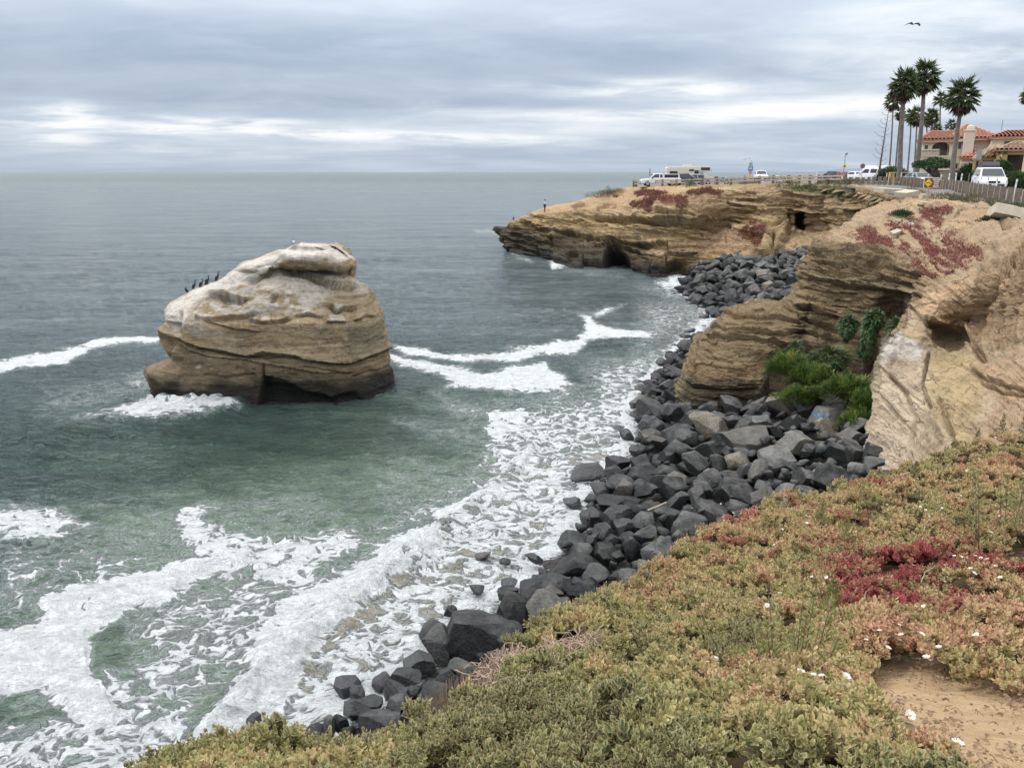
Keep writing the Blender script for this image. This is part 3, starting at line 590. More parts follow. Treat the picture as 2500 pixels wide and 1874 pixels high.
for i, z in enumerate(zs):
    xl, xr = interp_z(Lz, z), interp_z(Rz, z)
    if z > ztop-.12:
        t = math.sqrt(max(0, (ztop-z)/.12)); xm = px2(742, 597, 43.2)[0]; xl, xr = xm+(xl-xm)*(.06+.94*t), xm+(xr-xm)*(.06+.94*t)
    w = xr-xl
    fy = np.interp(z, [-1, 0, 1.2, 2.6, 3.1, 4.4, 5.2, 6.2, 6.75, 6.95, 7.5, 7.75, 7.9], [39.3, 39.35, 39.6, 39.35, 39.5, 39.5, 40.1, 41.3, 41.9, 41.5, 41.75, 42.2, 43.0])
    by = np.interp(z, [-1, 0, 3, 5, 6.5, 7.3, 7.9], [49, 48.6, 47.5, 46.6, 45.8, 45.2, 43.6])
    yl = np.interp(z, [0, 4.5, 6.5, 8], [40.3, 41.6, 42.6, 43.2]); yr = np.interp(z, [0, 5, 7, 8], [42.6, 42.8, 43.0, 43.2])
    nt = lambda f_: (.75*math.exp(-((z-(7.0-.75*(f_-.45)))/.20)**2)-.35*float(sstep(.12, .35, z-(7.0-.75*(f_-.45)))))*(f_ > .3) if z > 5.8 else 0
    fx = [(0, yl), (.05, yl-(yl-fy)*.55), (.16, fy+.10), (.36, fy-.02+.5*nt(.36)), (.56, fy+nt(.56)), (.74, fy+.12+nt(.74)), (.86, fy+.55+.02*z+nt(.86)), (.96, fy+1.8), (1.0, yr+.4), (.97, yr+1.8), (.82, by-1), (.55, by), (.3, by-.5), (.1, yl+2.4), (.01, yl+.9)]
    t = 1.0 if z <= ztop-.12 else math.sqrt(max(0.002, (ztop-z)/.12))
    rows.append([(xl+w*a, 43.2+(b-43.2)*(.08+.92*t) if t < 1 else b, z) for a, b in fx])
R = np.array(rows)
K = R.shape[1]; Rc = np.concatenate([R[:, -2:], R, R[:, :3]], 1)
Q = np.swapaxes(Rc, 0, 1)
cnt = [1, 16, 14, 30, 46, 46, 42, 30, 24, 14, 12, 12, 12, 12, 12, 14, 1, 1, 1]
T_ = np.zeros_like(Q); T_[1:-1] = (Q[2:]-Q[:-2])*.42
out = []
for i in range(2, 2+K):
    n_ = cnt[i-1] if i-1 < len(cnt) else 8; n_ = max(n_, 8)
    t = np.linspace(0, 1, n_, endpoint=False).reshape(-1, 1, 1)
    d0 = np.linalg.norm(Q[i+1]-Q[i], axis=-1)[None, :, None]
    ta, tb = T_[i], T_[i+1]
    la = np.linalg.norm(ta, axis=-1)[None, :, None]+1e-9; lb = np.linalg.norm(tb, axis=-1)[None, :, None]+1e-9
    ta = ta*np.minimum(1, d0/la); tb = tb*np.minimum(1, d0/lb)
    out.append((2*t**3-3*t**2+1)*Q[i]+(t**3-2*t**2+t)*ta+(-2*t**3+3*t**2)*Q[i+1]+(t**3-t**2)*tb)
G = np.swapaxes(np.concatenate(out), 0, 1)
N = normals(G, True); cen = G.mean(1, keepdims=True); s_ = np.sign(((G-cen)[..., :2]*N[..., :2]).sum(-1).mean()); N *= s_
X, Y, Z = G[..., 0], G[..., 1], G[..., 2]
topf = sstep(ztop-.02, ztop-.35, Z)
D = (strata_disp(G, .15, 51, .03, 0, .8)+.26*fbm(X*.42, Y*.42, Z*.42, 4, 52))*topf*.9 + .05*fbm(X*2, Y*2, Z*2, 5, 53, .6)
lowb = sstep(6.2, 5.2, Z); D += .10*fbm(X*.9, Y*.9, Z*2.6, 5, 54, .6)*sstep(3.6, 2.8, Z)+.085*fbm(X*1.5, Y*1.5, Z*1.8, 5, 57, .62)+.05*fbm(X*5, Y*5, Z*5, 3, 58, .6)*sstep(3.5, 4.5, Z)
z4 = lambda L: [(300+x/3.16, 560+y/3.16) for x, y in L]
featS = [('L', z4([(1000, 380), (1100, 325), (1200, 290), (1300, 300), (1420, 330), (1500, 375), (1600, 415), (1760, 425)]), 11, .55), ('b', z4([(1240, 220), (1400, 225), (1600, 270), (1740, 300)]), 14, .32), ('g', z4([(1200, 240), (1400, 265), (1600, 300), (1760, 310)]), 2.5, .16), ('g', z4([(1450, 330), (1600, 360), (1750, 350)]), 2.5, .14),
 ('L', z4([(430, 830), (500, 875), (600, 905), (750, 930), (950, 975), (1100, 955), (1250, 965), (1450, 1000), (1600, 1020), (1740, 1025), (1850, 995), (1960, 955), (2035, 920)]), 8, .50),
 ('L', z4([(400, 870), (520, 935), (700, 985), (900, 1005), (1080, 1035), (1250, 1055), (1450, 1090), (1650, 1105), (1750, 1095)]), 4, .25), ('g', z4([(1400, 1060), (1600, 1090), (1750, 1120)]), 2, .15),
 ('p', z4([(1085, 1150), (1150, 1150), (1280, 1190), (1400, 1250), (1550, 1280), (1640, 1330), (1600, 1400), (1050, 1400)]), 6, .7), ('g', z4([(1085, 1040), (1085, 1150), (1110, 1200)]), 2.5, .2),
 ('p', z4([(1600, 1300), (1800, 1260), (1860, 1330), (1700, 1380)]), 6, .35), ('p', z4([(300, 1240), (560, 1320), (560, 1420), (300, 1420), (260, 1260)]), 10, .5),
 ('L', z4([(690, 490), (760, 490), (850, 515), (915, 525)]), 9, .5), ('p', z4([(740, 505), (915, 528), (915, 560), (780, 555)]), 5, .2),
 ('L', z4([(650, 690), (810, 670), (880, 665), (1000, 640)]), 8, .30), ('L', z4([(1000, 690), (1080, 715), (1200, 700), (1260, 670)]), 7, .40), ('L', z4([(1350, 650), (1430, 640), (1520, 655)]), 6, .28), ('L', z4([(1590, 705), (1700, 710)]), 5, .30), ('L', z4([(1610, 570), (1660, 620), (1700, 590), (1780, 600)]), 7, .4),
 ('L', z4([(1820, 700), (1880, 650), (1930, 660)]), 7, .3), ('g', z4([(440, 640), (432, 720), (440, 800)]), 4, .35), ('p', z4([(300, 720), (430, 730), (440, 800), (330, 780)]), 6, .35), ('p', z4([(250, 790), (400, 860), (370, 990), (300, 900)]), 6, .6),
 ('g', z4([(1180, 500), (1150, 540)]), 4, .25), ('L', z4([(1640, 505), (1800, 520), (1920, 490)]), 3, .18), ('L', z4([(650, 700), (760, 740), (900, 770), (1030, 790)]), 6, .22), ('L', z4([(1100, 935), (1250, 920), (1500, 900), (1700, 890)]), 12, -.15),
 ('g', z4([(1720, 860), (1740, 1010)]), 5, -.22), ('g', z4([(640, 1120), (800, 1150), (1000, 1130)]), 3, .1), ('g', z4([(560, 1200), (800, 1220)]), 3, .08), ('b', z4([(1160, 510), (1190, 500)]), 4, .3), ('b', z4([(575, 672), (580, 672)]), 4, .3), ('g', z4([(1800, 1060), (1950, 1020), (2040, 980)]), 2.5, .12), ('g', z4([(1780, 1130), (1950, 1090), (2060, 1050)]), 2.5, .12)]
D += features(G, N, featS)
G = G + N*D[..., None]
TAN = np.array((.375, .295, .19)); TAN2 = np.array((.28, .215, .14))
p = Paint(G, TAN*.95); px_, py_ = p.px, p.py
p.c *= (1+.2*p.n3[..., None])
p.poly(z4([(1180, 320), (1500, 380), (1700, 440), (1900, 500), (2020, 700), (2040, 900), (1700, 1020), (1200, 960), (500, 880), (440, 800), (700, 740), (1500, 720), (1700, 600), (1550, 480)]), TAN*1.02, 8, 14, .7)
p.poly(z4([(1740, 760), (2020, 740), (2040, 920), (1960, 950), (1750, 1020), (1690, 900)]), GREYG*1.15, 8, 10, .6)
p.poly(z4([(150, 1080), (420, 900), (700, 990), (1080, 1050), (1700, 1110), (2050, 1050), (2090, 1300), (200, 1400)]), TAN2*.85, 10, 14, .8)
# guano: everything that faces up near the top, with drips
up = sstep(.15, .55, N[..., 2]+.12*p.n1)*sstep(4.4, 5.2, p.z+.35*p.n3)
p.put(np.clip(up*1.0, 0, 1)*.75*sstep(-.35, .2, p.n2+p.n1*.6+.25)*sstep(5.2, 6.0, p.z+.3*p.n1), GUANO*.85)
m = p.poly(z4([(280, 640), (420, 520), (700, 380), (1000, 215), (1200, 180), (1260, 110), (1400, 90), (1750, 170), (1770, 240), (1500, 200), (1230, 230), (1190, 290), (1050, 350), (1000, 400), (700, 480), (500, 600), (470, 740), (440, 800), (300, 720)]), GUANO*1.02, 8, 16, .94, strata=.2)
m = sstep(-12, 14, poly_sd(px_, py_, z4([(560, 560), (900, 430), (1000, 390), (1250, 350), (1500, 390), (1590, 520), (1540, 640), (1350, 650), (1000, 640), (820, 660), (640, 690), (600, 720), (480, 700)]))+p.n1*22)
p.put(m*sstep(-.25, .25, p.n2+.5*p.n1+.06)*.78, GUANO*.84)
for q in ([(1070, 650), (1130, 650), (1120, 700), (1075, 695)], [(1600, 660), (1700, 650), (1715, 705), (1600, 705)], [(1640, 570), (1700, 580), (1670, 640), (1630, 620)], [(1000, 720), (1030, 660), (1010, 740)], [(1410, 750), (1440, 640), (1425, 740)], [(1510, 890), (1530, 830), (1520, 890)], [(1660, 830), (1690, 870), (1680, 880)], [(1600, 350), (1640, 290), (1660, 350)], [(560, 1055), (600, 1040), (595, 1070), (570, 1070)]):
    p.poly(z4(q), GUANO*.9, 3, 5, .8)
p.poly(z4([(500, 730), (620, 740), (800, 800), (950, 880), (900, 930), (600, 880), (500, 830)]), GUANO*.55+TAN*.4, 8, 26, .45)
drip = sstep(.1, .45, fbm(px_*.11, py_*.006, None, 4, 61, .6))*sstep(-8, 12, poly_sd(px_, py_, z4([(440, 640), (1750, 620), (1780, 760), (1300, 800), (560, 860), (440, 760)]))+p.n1*12); p.put(drip*.45, GUANO*.75)
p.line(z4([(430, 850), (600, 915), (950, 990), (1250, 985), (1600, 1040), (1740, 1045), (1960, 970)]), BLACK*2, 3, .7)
p.line(z4([(1000, 400), (1180, 310), (1420, 345), (1690, 440)]), OLIVE, 4, .6)
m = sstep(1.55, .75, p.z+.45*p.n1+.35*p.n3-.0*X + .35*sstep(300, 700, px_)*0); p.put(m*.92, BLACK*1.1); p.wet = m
p.poly(z4([(1085, 1150), (1280, 1190), (1550, 1280), (1900, 1240), (2080, 1150), (2090, 1300), (1800, 1400), (1050, 1400), (1060, 1250)]), BLACK*1.3, 5, 10, .85)  # wet foot, plus the dark of the base cave painted in
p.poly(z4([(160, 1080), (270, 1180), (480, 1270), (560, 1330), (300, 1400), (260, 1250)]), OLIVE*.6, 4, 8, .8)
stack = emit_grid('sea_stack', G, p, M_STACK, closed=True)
tag(stack, 'tall sandstone sea stack with guano white top standing in the surf', 'sea stack')
G_S = G
# ================================================================ sea
SHORE = [(360, 1960), (520, 1850), (620, 1800), (760, 1760), (860, 1700), (960, 1650), (1040, 1560), (1130, 1500), (1250, 1420), (1340, 1330), (1400, 1270), (1420, 1180), (1500, 1130), (1530, 1060), (1530, 1000), (1560, 950), (1600, 900), (1640, 860), (1690, 815), (1740, 770), (1700, 735), (1650, 700), (1640, 680), (1690, 668)]
FOAM = [ # (polygon, softness px, density)
 ([(-500, 935), (-200, 905), (60, 872), (150, 855), (230, 832), (300, 824), (385, 828), (380, 836), (330, 834), (230, 852), (150, 886), (80, 900), (-200, 940), (-500, 975)], 3, 1.0),
 ([(250, 1008), (330, 985), (375, 955), (395, 975), (400, 990), (470, 985), (520, 975), (560, 990), (590, 1000), (520, 1010), (440, 1025), (360, 1028), (290, 1018)], 8, 1.0),
 ([(150, 1040), (260, 1005), (330, 1000), (300, 1030), (220, 1040)], 14, .55), ([(280, 930), (340, 905), (360, 910), (385, 960), (330, 960)], 12, .55), ([(120, 960), (300, 920), (380, 960), (250, 1000), (100, 1000)], 24, .35),
 ([(952, 840), (1010, 848), (1110, 868), (1230, 856), (1330, 842), (1400, 830), (1432, 808), (1425, 782), (1410, 766), (1440, 768), (1460, 790), (1500, 800), (1590, 812), (1585, 822), (1480, 822), (1440, 832), (1405, 862), (1330, 868), (1210, 880), (1130, 884), (1080, 872), (990, 862)], 4, 1.0),
 ([(1430, 770), (1480, 752), (1530, 745), (1500, 756), (1455, 775)], 3, .75), ([(948, 868), (1010, 876), (1090, 895), (1180, 908), (1260, 890), (1330, 882), (1345, 900), (1400, 930), (1430, 944), (1330, 952), (1250, 955), (1160, 950), (1090, 944), (1120, 925), (1050, 905), (960, 884)], 4, 1.0),
 ([(1190, 1005), (1280, 992), (1290, 1015), (1270, 1045), (1230, 1078), (1190, 1062), (1195, 1030)], 6, .85), ([(1060, 960), (1180, 990), (1180, 1030), (1100, 1010)], 14, .42), ([(960, 1020), (1060, 1035), (1180, 1060), (1140, 1075), (1030, 1060)], 14, .42),
 ([(1330, 960), (1420, 950), (1400, 980), (1350, 1000)], 14, .5), ([(1290, 1010), (1450, 990), (1560, 960), (1540, 1060), (1500, 1130), (1400, 1140), (1280, 1100)], 22, .50),
 ([(1430, 900), (1600, 850), (1700, 760), (1730, 770), (1690, 830), (1620, 900), (1560, 960), (1450, 1010)], 22, .58), ([(1560, 735), (1700, 720), (1760, 760), (1730, 800), (1600, 850), (1520, 900), (1560, 800)], 24, .44), ([(1590, 900), (1640, 860), (1610, 930), (1560, 960)], 9, .95),
 ([(1600, 690), (1660, 678), (1690, 690), (1680, 705), (1620, 704)], 7, .95), ([(1560, 700), (1680, 690), (1760, 740), (1640, 740)], 14, .5), ([(1340, 640), (1362, 634), (1385, 650), (1350, 656)], 3, .9), ([(1380, 655), (1480, 668), (1520, 676), (1440, 674)], 5, .4), ([(1160, 562), (1240, 562), (1240, 568), (1165, 568)], 3, .6), ([(1250, 618), (1290, 626), (1300, 640), (1262, 632)], 4, .6),
 # near left sheets
 ([(-600, 1270), (80, 1252), (180, 1262), (260, 1285), (160, 1310), (80, 1320), (-600, 1350)], 12, .78), ([(0, 1320), (150, 1300), (300, 1290), (360, 1330), (300, 1400), (100, 1440), (0, 1440)], 26, .30),
 ([(440, 1260), (490, 1235), (540, 1230), (480, 1270), (560, 1300), (700, 1310), (860, 1300), (900, 1330), (840, 1370), (740, 1425), (640, 1420), (570, 1390), (520, 1400), (430, 1300)], 14, .74),
 ([(170, 1430), (300, 1410), (430, 1370), (560, 1350), (640, 1360), (600, 1395), (520, 1405), (430, 1440), (300, 1500), (230, 1560), (230, 1640), (300, 1740), (280, 1780), (200, 1770), (100, 1680), (-200, 1690), (-600, 1760), (-600, 1640), (-100, 1560), (80, 1500)], 12, 1.05),
 ([(230, 1600), (330, 1640), (420, 1660), (300, 1760), (240, 1700)], 18, .5), ([(350, 1550), (450, 1420), (540, 1410), (520, 1500), (420, 1560)], 20, .35), ([(-60, 1740), (200, 1760), (350, 1700), (480, 1720), (460, 1900), (-60, 1940)], 30, .60), ([(-60, 1300), (200, 1320), (420, 1330), (560, 1370), (300, 1440), (-60, 1560)], 40, .40), ([(300, 1500), (620, 1400), (860, 1330), (760, 1480), (600, 1640), (480, 1760), (300, 1760)], 34, .50), ([(1180, 1000), (1440, 960), (1600, 860), (1640, 900), (1540, 1060), (1400, 1140), (1180, 1200)], 30, .58),
 # the breaking wave
 ([(420, 1880), (500, 1760), (560, 1690), (600, 1640), (620, 1560), (680, 1480), (780, 1420), (900, 1350), (1000, 1300), (1070, 1285), (1085, 1335), (1010, 1400), (950, 1445), (890, 1500), (830, 1550), (770, 1595), (745, 1650), (700, 1715), (620, 1795), (540, 1870)], 14, 1.0),
 ([(600, 1600), (520, 1500), (640, 1440), (800, 1380), (960, 1300), (860, 1440), (700, 1560)], 18, .50),
 ([(700, 1700), (760, 1600), (900, 1480), (1060, 1330), (1200, 1200), (1300, 1130), (1500, 1130), (1440, 1200), (1400, 1290), (1200, 1460), (1040, 1600), (900, 1700), (760, 1790), (600, 1820)], 20, .60),
 ([(1060, 1330), (1120, 1210), (1200, 1170), (1280, 1100), (1400, 1120), (1500, 1100), (1480, 1150), (1380, 1260), (1200, 1400)], 16, .62),
 ([(1250, 1150), (1290, 1100), (1310, 1110), (1280, 1150), (1240, 1180)], 7, .95), ([(1060, 1240), (1150, 1200), (1240, 1160), (1260, 1180), (1160, 1240), (1080, 1290)], 12, .85),
 ([(860, 1300), (1000, 1230), (1100, 1180), (1180, 1090), (1260, 1060), (1240, 1120), (1100, 1230), (980, 1300)], 16, .42), ([(900, 1640), (1000, 1590), (1080, 1640), (1000, 1740), (840, 1800), (760, 1790)], 18, .78)]
def build_sea():
    rows = np.concatenate([np.array([420.75, 421.2, 422, 423.5]), np.arange(425.5, 620, 3.4), np.arange(620, 1960, 2.9)])
    Ys = (0-EYE)/tz(rows); cols = np.concatenate([np.arange(-1300, -70, 11.0), np.arange(-70, 1960, 2.9)])
    s = (cols-1250)/FPX
    # fan grid: lateral slope measured on the waterline row in the middle of the picture
    X = np.zeros((len(rows), len(cols))); Y = np.zeros_like(X)
    for i, r in enumerate(rows):
        q = atz(cols, np.full(cols.shape, r), 0.0); X[i] = q[:, 0]; Y[i] = q[:, 1]
    Z = np.zeros_like(X)
    px, py = np.meshgrid(cols, rows)
    near = sstep(260, 30, Y)
    a = fbm(X*.42+.3*Y, Y*1.0, None, 5, 101, .55); b = fbm(X*.11, Y*.22+.05*X, None, 3, 102); c = fbm(X*1.4, Y*2.4, None, 3, 103, .6)
    ch = sstep(30, 12, Y)
    a2 = fbm(X*.85+.25*Y, Y*1.7, None, 4, 105, .55, True)
    Z += near*(.14*a+.15*b) + (.085*c+.085*a2)*sstep(130, 25, Y)
    # swell running under the stack and the breaking wave
    br = [(430, 1900), (560, 1740), (640, 1640), (740, 1560), (860, 1470), (960, 1390), (1070, 1310)]
    d, sg = seg_dist(px, py, br, True); cr = fbm(X*2.2, Y*2.2, None, 5, 131, .62, True); Z += .24*np.exp(-(d/36)**2)*(1+.35*a)+.14*np.exp(-(d/46)**2)*cr
    d2 = seg_dist(px, py, [(1075, 1290), (1170, 1210), (1260, 1150), (1300, 1090)]); Z += .22*np.exp(-(d2/16)**2)
    d3 = seg_dist(px, py, [(80, 1070), (220, 1035), (330, 1020), (430, 1018), (560, 1005)]); Z += .35*np.exp(-(d3/22)**2)
    d4 = seg_dist(px, py, [(390, 985), (470, 990), (540, 985), (600, 995)]); Z += .35*np.exp(-(d4/12)**2)*(1+.8*c)
    fo = np.zeros_like(X); wa = fbm(X*.6, Y*.9, None, 4, 110); wb = fbm(X*.16, Y*.22, None, 3, 111)
    wsc = np.clip(30*(20/np.maximum(Y, 6)), 3, 60)
    for pts, soft, den in FOAM:
        xs = [q[0] for q in pts]; ys = [q[1] for q in pts]; m = (px > min(xs)-90) & (px < max(xs)+90) & (py > min(ys)-70) & (py < max(ys)+70)
        so = soft*1.9+3; v = den*sstep(-so, so, poly_sd(px[m], py[m], pts)+wa[m]*wsc[m]*.8+wb[m]*wsc[m]*.5)
        fo[m] = np.maximum(fo[m], v)
    sh = seg_dist(px, py, SHORE); shd = np.exp(-(sh/ (np.clip(60*18/np.maximum(Y, 6), 11, 80)))**2)*.80*(Y < 105); fo = np.maximum(fo, shd)
    # foam thickness lifts the surface
    amb = [(-400, 1180), (0, 1190), (400, 1200), (800, 1130), (1100, 1000), (1400, 900), (1640, 840), (1600, 1000), (1500, 1200), (1000, 2000), (-400, 2000)]
    fo = np.maximum(fo, (.20+.20*wb+.22*wa)*sstep(-60, 120, poly_sd(px, py, amb)+wb*60)*1.0)
    thick = sstep(.75, 1.0, fo); Z += thick*sstep(60, 20, Y)*(.13*(fbm(X*2.6, Y*2.6, None, 5, 120, .65)*.5+.5)+.02)
    # base depth tint 0 deep .. 1 shallow sand
    inner = [(420, 1900), (560, 1740), (640, 1640), (740, 1570), (860, 1490), (960, 1410), (1070, 1330), (1130, 1240), (1290, 1140), (1400, 1110), (1560, 1080), (1560, 1300), (1300, 1600), (900, 1900)]
    sand = sstep(-18, 22, poly_sd(px, py, inner)+wa*26)
    sand = np.maximum(sand, .45*np.exp(-(sh/60)**2)*(py > 1050))
    mid = sstep(-180, 140, poly_sd(px, py, [(0, 1500), (300, 1250), (620, 1150), (900, 1060), (1200, 1040), (1400, 1000), (1600, 900), (1650, 1000), (1500, 1300), (900, 1950), (0, 1950)])+wb*100)
    swirl = np.exp(-(((px-470)/150)**2+((py-1600)/130)**2))*.5
    P3 = np.stack([X, Y, Z], -1).reshape(-1, 3)
    m = bpy.data.materials.new('sea_water'); m.use_nodes = True; k = NT(m.node_tree)
    p = k.pos(); F = k.attr('foam'); SA = k.attr('sand'); MI = k.attr('mid')
    pz = k.mapping(p, (1, 1, 0))
    refl_ramp = k.mix(k.mr(k.a('ShaderNodeSeparateXYZ', {0: p}).outputs[1], 33, 62), (.024, .052, .045, 1), (.082, .112, .124, 1))  # stack's dark reflection painted into the water colour near its foot
    deep = k.mix(k.mr(MI, 0, 1), refl_ramp, (.115, .165, .132, 1))
    mot = k.noise(pz, .7, 4, .6)
    deep = k.mix(k.mr(mot, .35, .7), deep, k.mix(1.0, deep, (1.5, 1.45, 1.3, 1), 'MULTIPLY'))
    sandc = k.mix(k.mr(k.noise(k.mapping(p, (1, 1.6, 0)), 1.3, 4), .3, .7), (.27, .21, .145, 1), (.40, .335, .255, 1))
    st1 = k.noise(k.mapping(p, (.035, .16, 0)), 1.0, 7, .68, .3); st2 = k.noise(k.mapping(p, (.25, .8, 0)), 1.0, 6, .7, .3)
    sv = k.math('ADD', k.math('MULTIPLY', st1, .6), k.math('MULTIPLY', st2, .4))
    deep = k.mix(1.0, deep, k.ramp(sv, [(.36, (.50, .55, .56)), (.5, (1, 1, 1)), (.62, (1.75, 1.65, 1.6))]), 'MULTIPLY')  # light and dark of the ripples painted in as colour streaks
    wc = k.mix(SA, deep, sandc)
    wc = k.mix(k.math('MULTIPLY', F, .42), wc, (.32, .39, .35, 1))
    # lacy foam: warped cell edges, several sizes
    wv = k.a('ShaderNodeVectorMath', {0: p, 1: k.a('ShaderNodeVectorMath', {0: k.a('ShaderNodeTexNoise', {'Vector': pz, 'Scale': 1.1, 'Detail': 3.0}).outputs['Color'], 1: (1.3, 1.3, 0)}, operation='MULTIPLY').outputs[0]}, operation='ADD').outputs[0]
    wv = k.mapping(wv, (1.0, 1.45, 0), rot=(0, 0, .5))
    def cells(sc):
        v = k.a('ShaderNodeTexVoronoi', {'Vector': wv, 'Scale': sc}, feature='DISTANCE_TO_EDGE').outputs['Distance']; return v
    e1 = k.mr(cells(1.1), 0, .30, 1, 0); e2 = k.mr(cells(2.9), 0, .30, 1, 0); nz = k.noise(wv, 1.9, 6, .68); nf = k.noise(wv, 7, 5, .7)
    pat = k.math('ADD', k.math('ADD', k.math('MULTIPLY', e1, .26), k.math('MULTIPLY', e2, .20)), k.math('ADD', k.math('MULTIPLY', nz, .58), k.math('MULTIPLY', nf, .17)))
    pat = k.math('ADD', k.math('MULTIPLY', k.math('SUBTRACT', pat, .65), 1.75), .65)
    v = k.math('ADD', k.math('MULTIPLY', F, 1.18), k.math('SUBTRACT', pat, .62))
    fac = k.mr(v, .47, .74, 0, 1, True)
    soft = k.mr(v, .12, .60, 0, .58, True)
    has = k.mr(F, .04, .24); soft = k.math('MULTIPLY', soft, has); fac = k.math('MULTIPLY', fac, k.mr(F, .08, .30))
    far = k.math('MULTIPLY', k.math('GREATER_THAN', k.noise(k.mapping(p, (.5, 1.3, 0)), .8, 6, .7), .70), .0)
    col = k.mix(soft, wc, (.50, .57, .56, 1))
    fcol = k.mix(k.mr(k.math('ADD', k.math('MULTIPLY', nf, .5), k.math('MULTIPLY', nz, .5)), .34, .64), (.55, .605, .62, 1), (.79, .81, .81, 1))
    col = k.mix(fac, col, fcol)
    # ripples
    r1 = k.noise(k.mapping(p, (.9, 1.9, 0)), 1.5, 6, .62, .6); r2 = k.noise(k.mapping(p, (.16, .38, 0)), 1.6, 6, .62, .5); r3 = k.noise(k.mapping(p, (.012, .05, 0)), 1.6, 4, .6, .3)
    yy = k.a('ShaderNodeSeparateXYZ', {0: p}).outputs[1]
    w1 = k.mr(yy, 30, 160, 1, .0); 
    r0 = k.noise(k.mapping(p, (1.0, 1.7, 0), rot=(0, 0, .25)), 3.6, 5, .6, .8)
    h = k.math('ADD', k.math('ADD', k.math('MULTIPLY', r1, .85), k.math('MULTIPLY', r0, .34)), k.math('ADD', k.math('MULTIPLY', r2, 1.9), k.math('MULTIPLY', r3, 4.5)))
    hf = k.math('MULTIPLY', k.math('ADD', nf, nz), k.math('MULTIPLY', fac, .20))
    h = k.math('MULTIPLY', h, k.mr(fac, 0, 1, 1.0, .45))
    bn = k.bump(k.math('ADD', h, hf), 1.0, .85)
    wr_ = k.mr(yy, 60, 1200, .10, .50)
    wr_ = k.math('ADD', wr_, k.math('MULTIPLY', k.math('SUBTRACT', sv, .5), .25))
    rough = k.math('ADD', k.math('MULTIPLY', fac, .8), k.math('MULTIPLY', k.math('SUBTRACT', 1.0, fac), wr_))
    b = k.a('ShaderNodeBsdfPrincipled', {'Base Color': col, 'Roughness': rough, 'IOR': 1.33, 'Specular IOR Level': k.math('MULTIPLY', k.mr(fac, 0, 1, 1.0, .2), k.mr(yy, 60, 1500, .72, .62)), 'Normal': bn})
    k.l.new(b.outputs[0], k.a('ShaderNodeOutputMaterial').inputs[0])
    sand = np.clip(sand+swirl*.25, 0, 1)
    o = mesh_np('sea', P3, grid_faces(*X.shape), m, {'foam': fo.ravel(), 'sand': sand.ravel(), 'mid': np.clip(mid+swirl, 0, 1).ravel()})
    tag(o, kind='structure')
    # the rest of the ocean, out to the horizon and to both sides
    far = MB(); Yh = float(Ys[0])
    far.add([(-60000, -300, -.35), (60000, -300, -.35), (60000, 60000, -.35), (-60000, 60000, -.35)], [(0, 1, 2, 3)])
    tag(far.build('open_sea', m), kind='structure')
build_sea()
# ================================================================ shore bed and boulders
SH_W = atz(np.array([q[0] for q in SHORE], float), np.array([q[1] for q in SHORE], float))[:, :2]
INL = list(map(tuple, SH_W)) + [(40, 100), (60, 40), (30, 0), (-6, 0), (float(SH_W[0][0])-2, float(SH_W[0][1])-6)]
def bed(X, Y):
    X = np.asarray(X, float)*1.0; Y = np.asarray(Y, float)*1.0
    d = poly_sd(X, Y, INL); far = sstep(45, 65, Y)
    up = np.minimum(d*(.24+.13*far), 2.3+1.5*far); up = np.where(d > 0, up, d*.35)
    return np.maximum(up, -1.6)-.05 + .12*fbm(X*.8, Y*.8, None, 3, 201)
gx, gy = np.meshgrid(np.arange(-10, 44, .45), np.arange(7, 106, .45))
gz = bed(gx, gy)-.18
def bed_mat():
    m = bpy.data.materials.new('rubble'); m.use_nodes = True; k = NT(m.node_tree); p = k.pos()
    n = k.noise(p, 3, 6, .7); v = k.a('ShaderNodeTexVoronoi', {'Vector': p, 'Scale': 4.0}).outputs['Distance']
    c = k.ramp(n, [(.3, (.015, .015, .015)), (.6, (.05, .045, .038)), (.8, (.12, .10, .075))])  # dark bed colour also puts shade into the gaps between boulders
    b = k.a('ShaderNodeBsdfPrincipled', {'Base Color': c, 'Roughness': .7, 'Normal': k.bump(k.math('ADD', n, v), 1, .3)})
    k.l.new(b.outputs[0], k.a('ShaderNodeOutputMaterial').inputs[0]); return m
tag(mesh_np('shore_rubble', np.stack([gx, gy, gz], -1).reshape(-1, 3), grid_faces(*gx.shape), bed_mat()), kind='stuff')

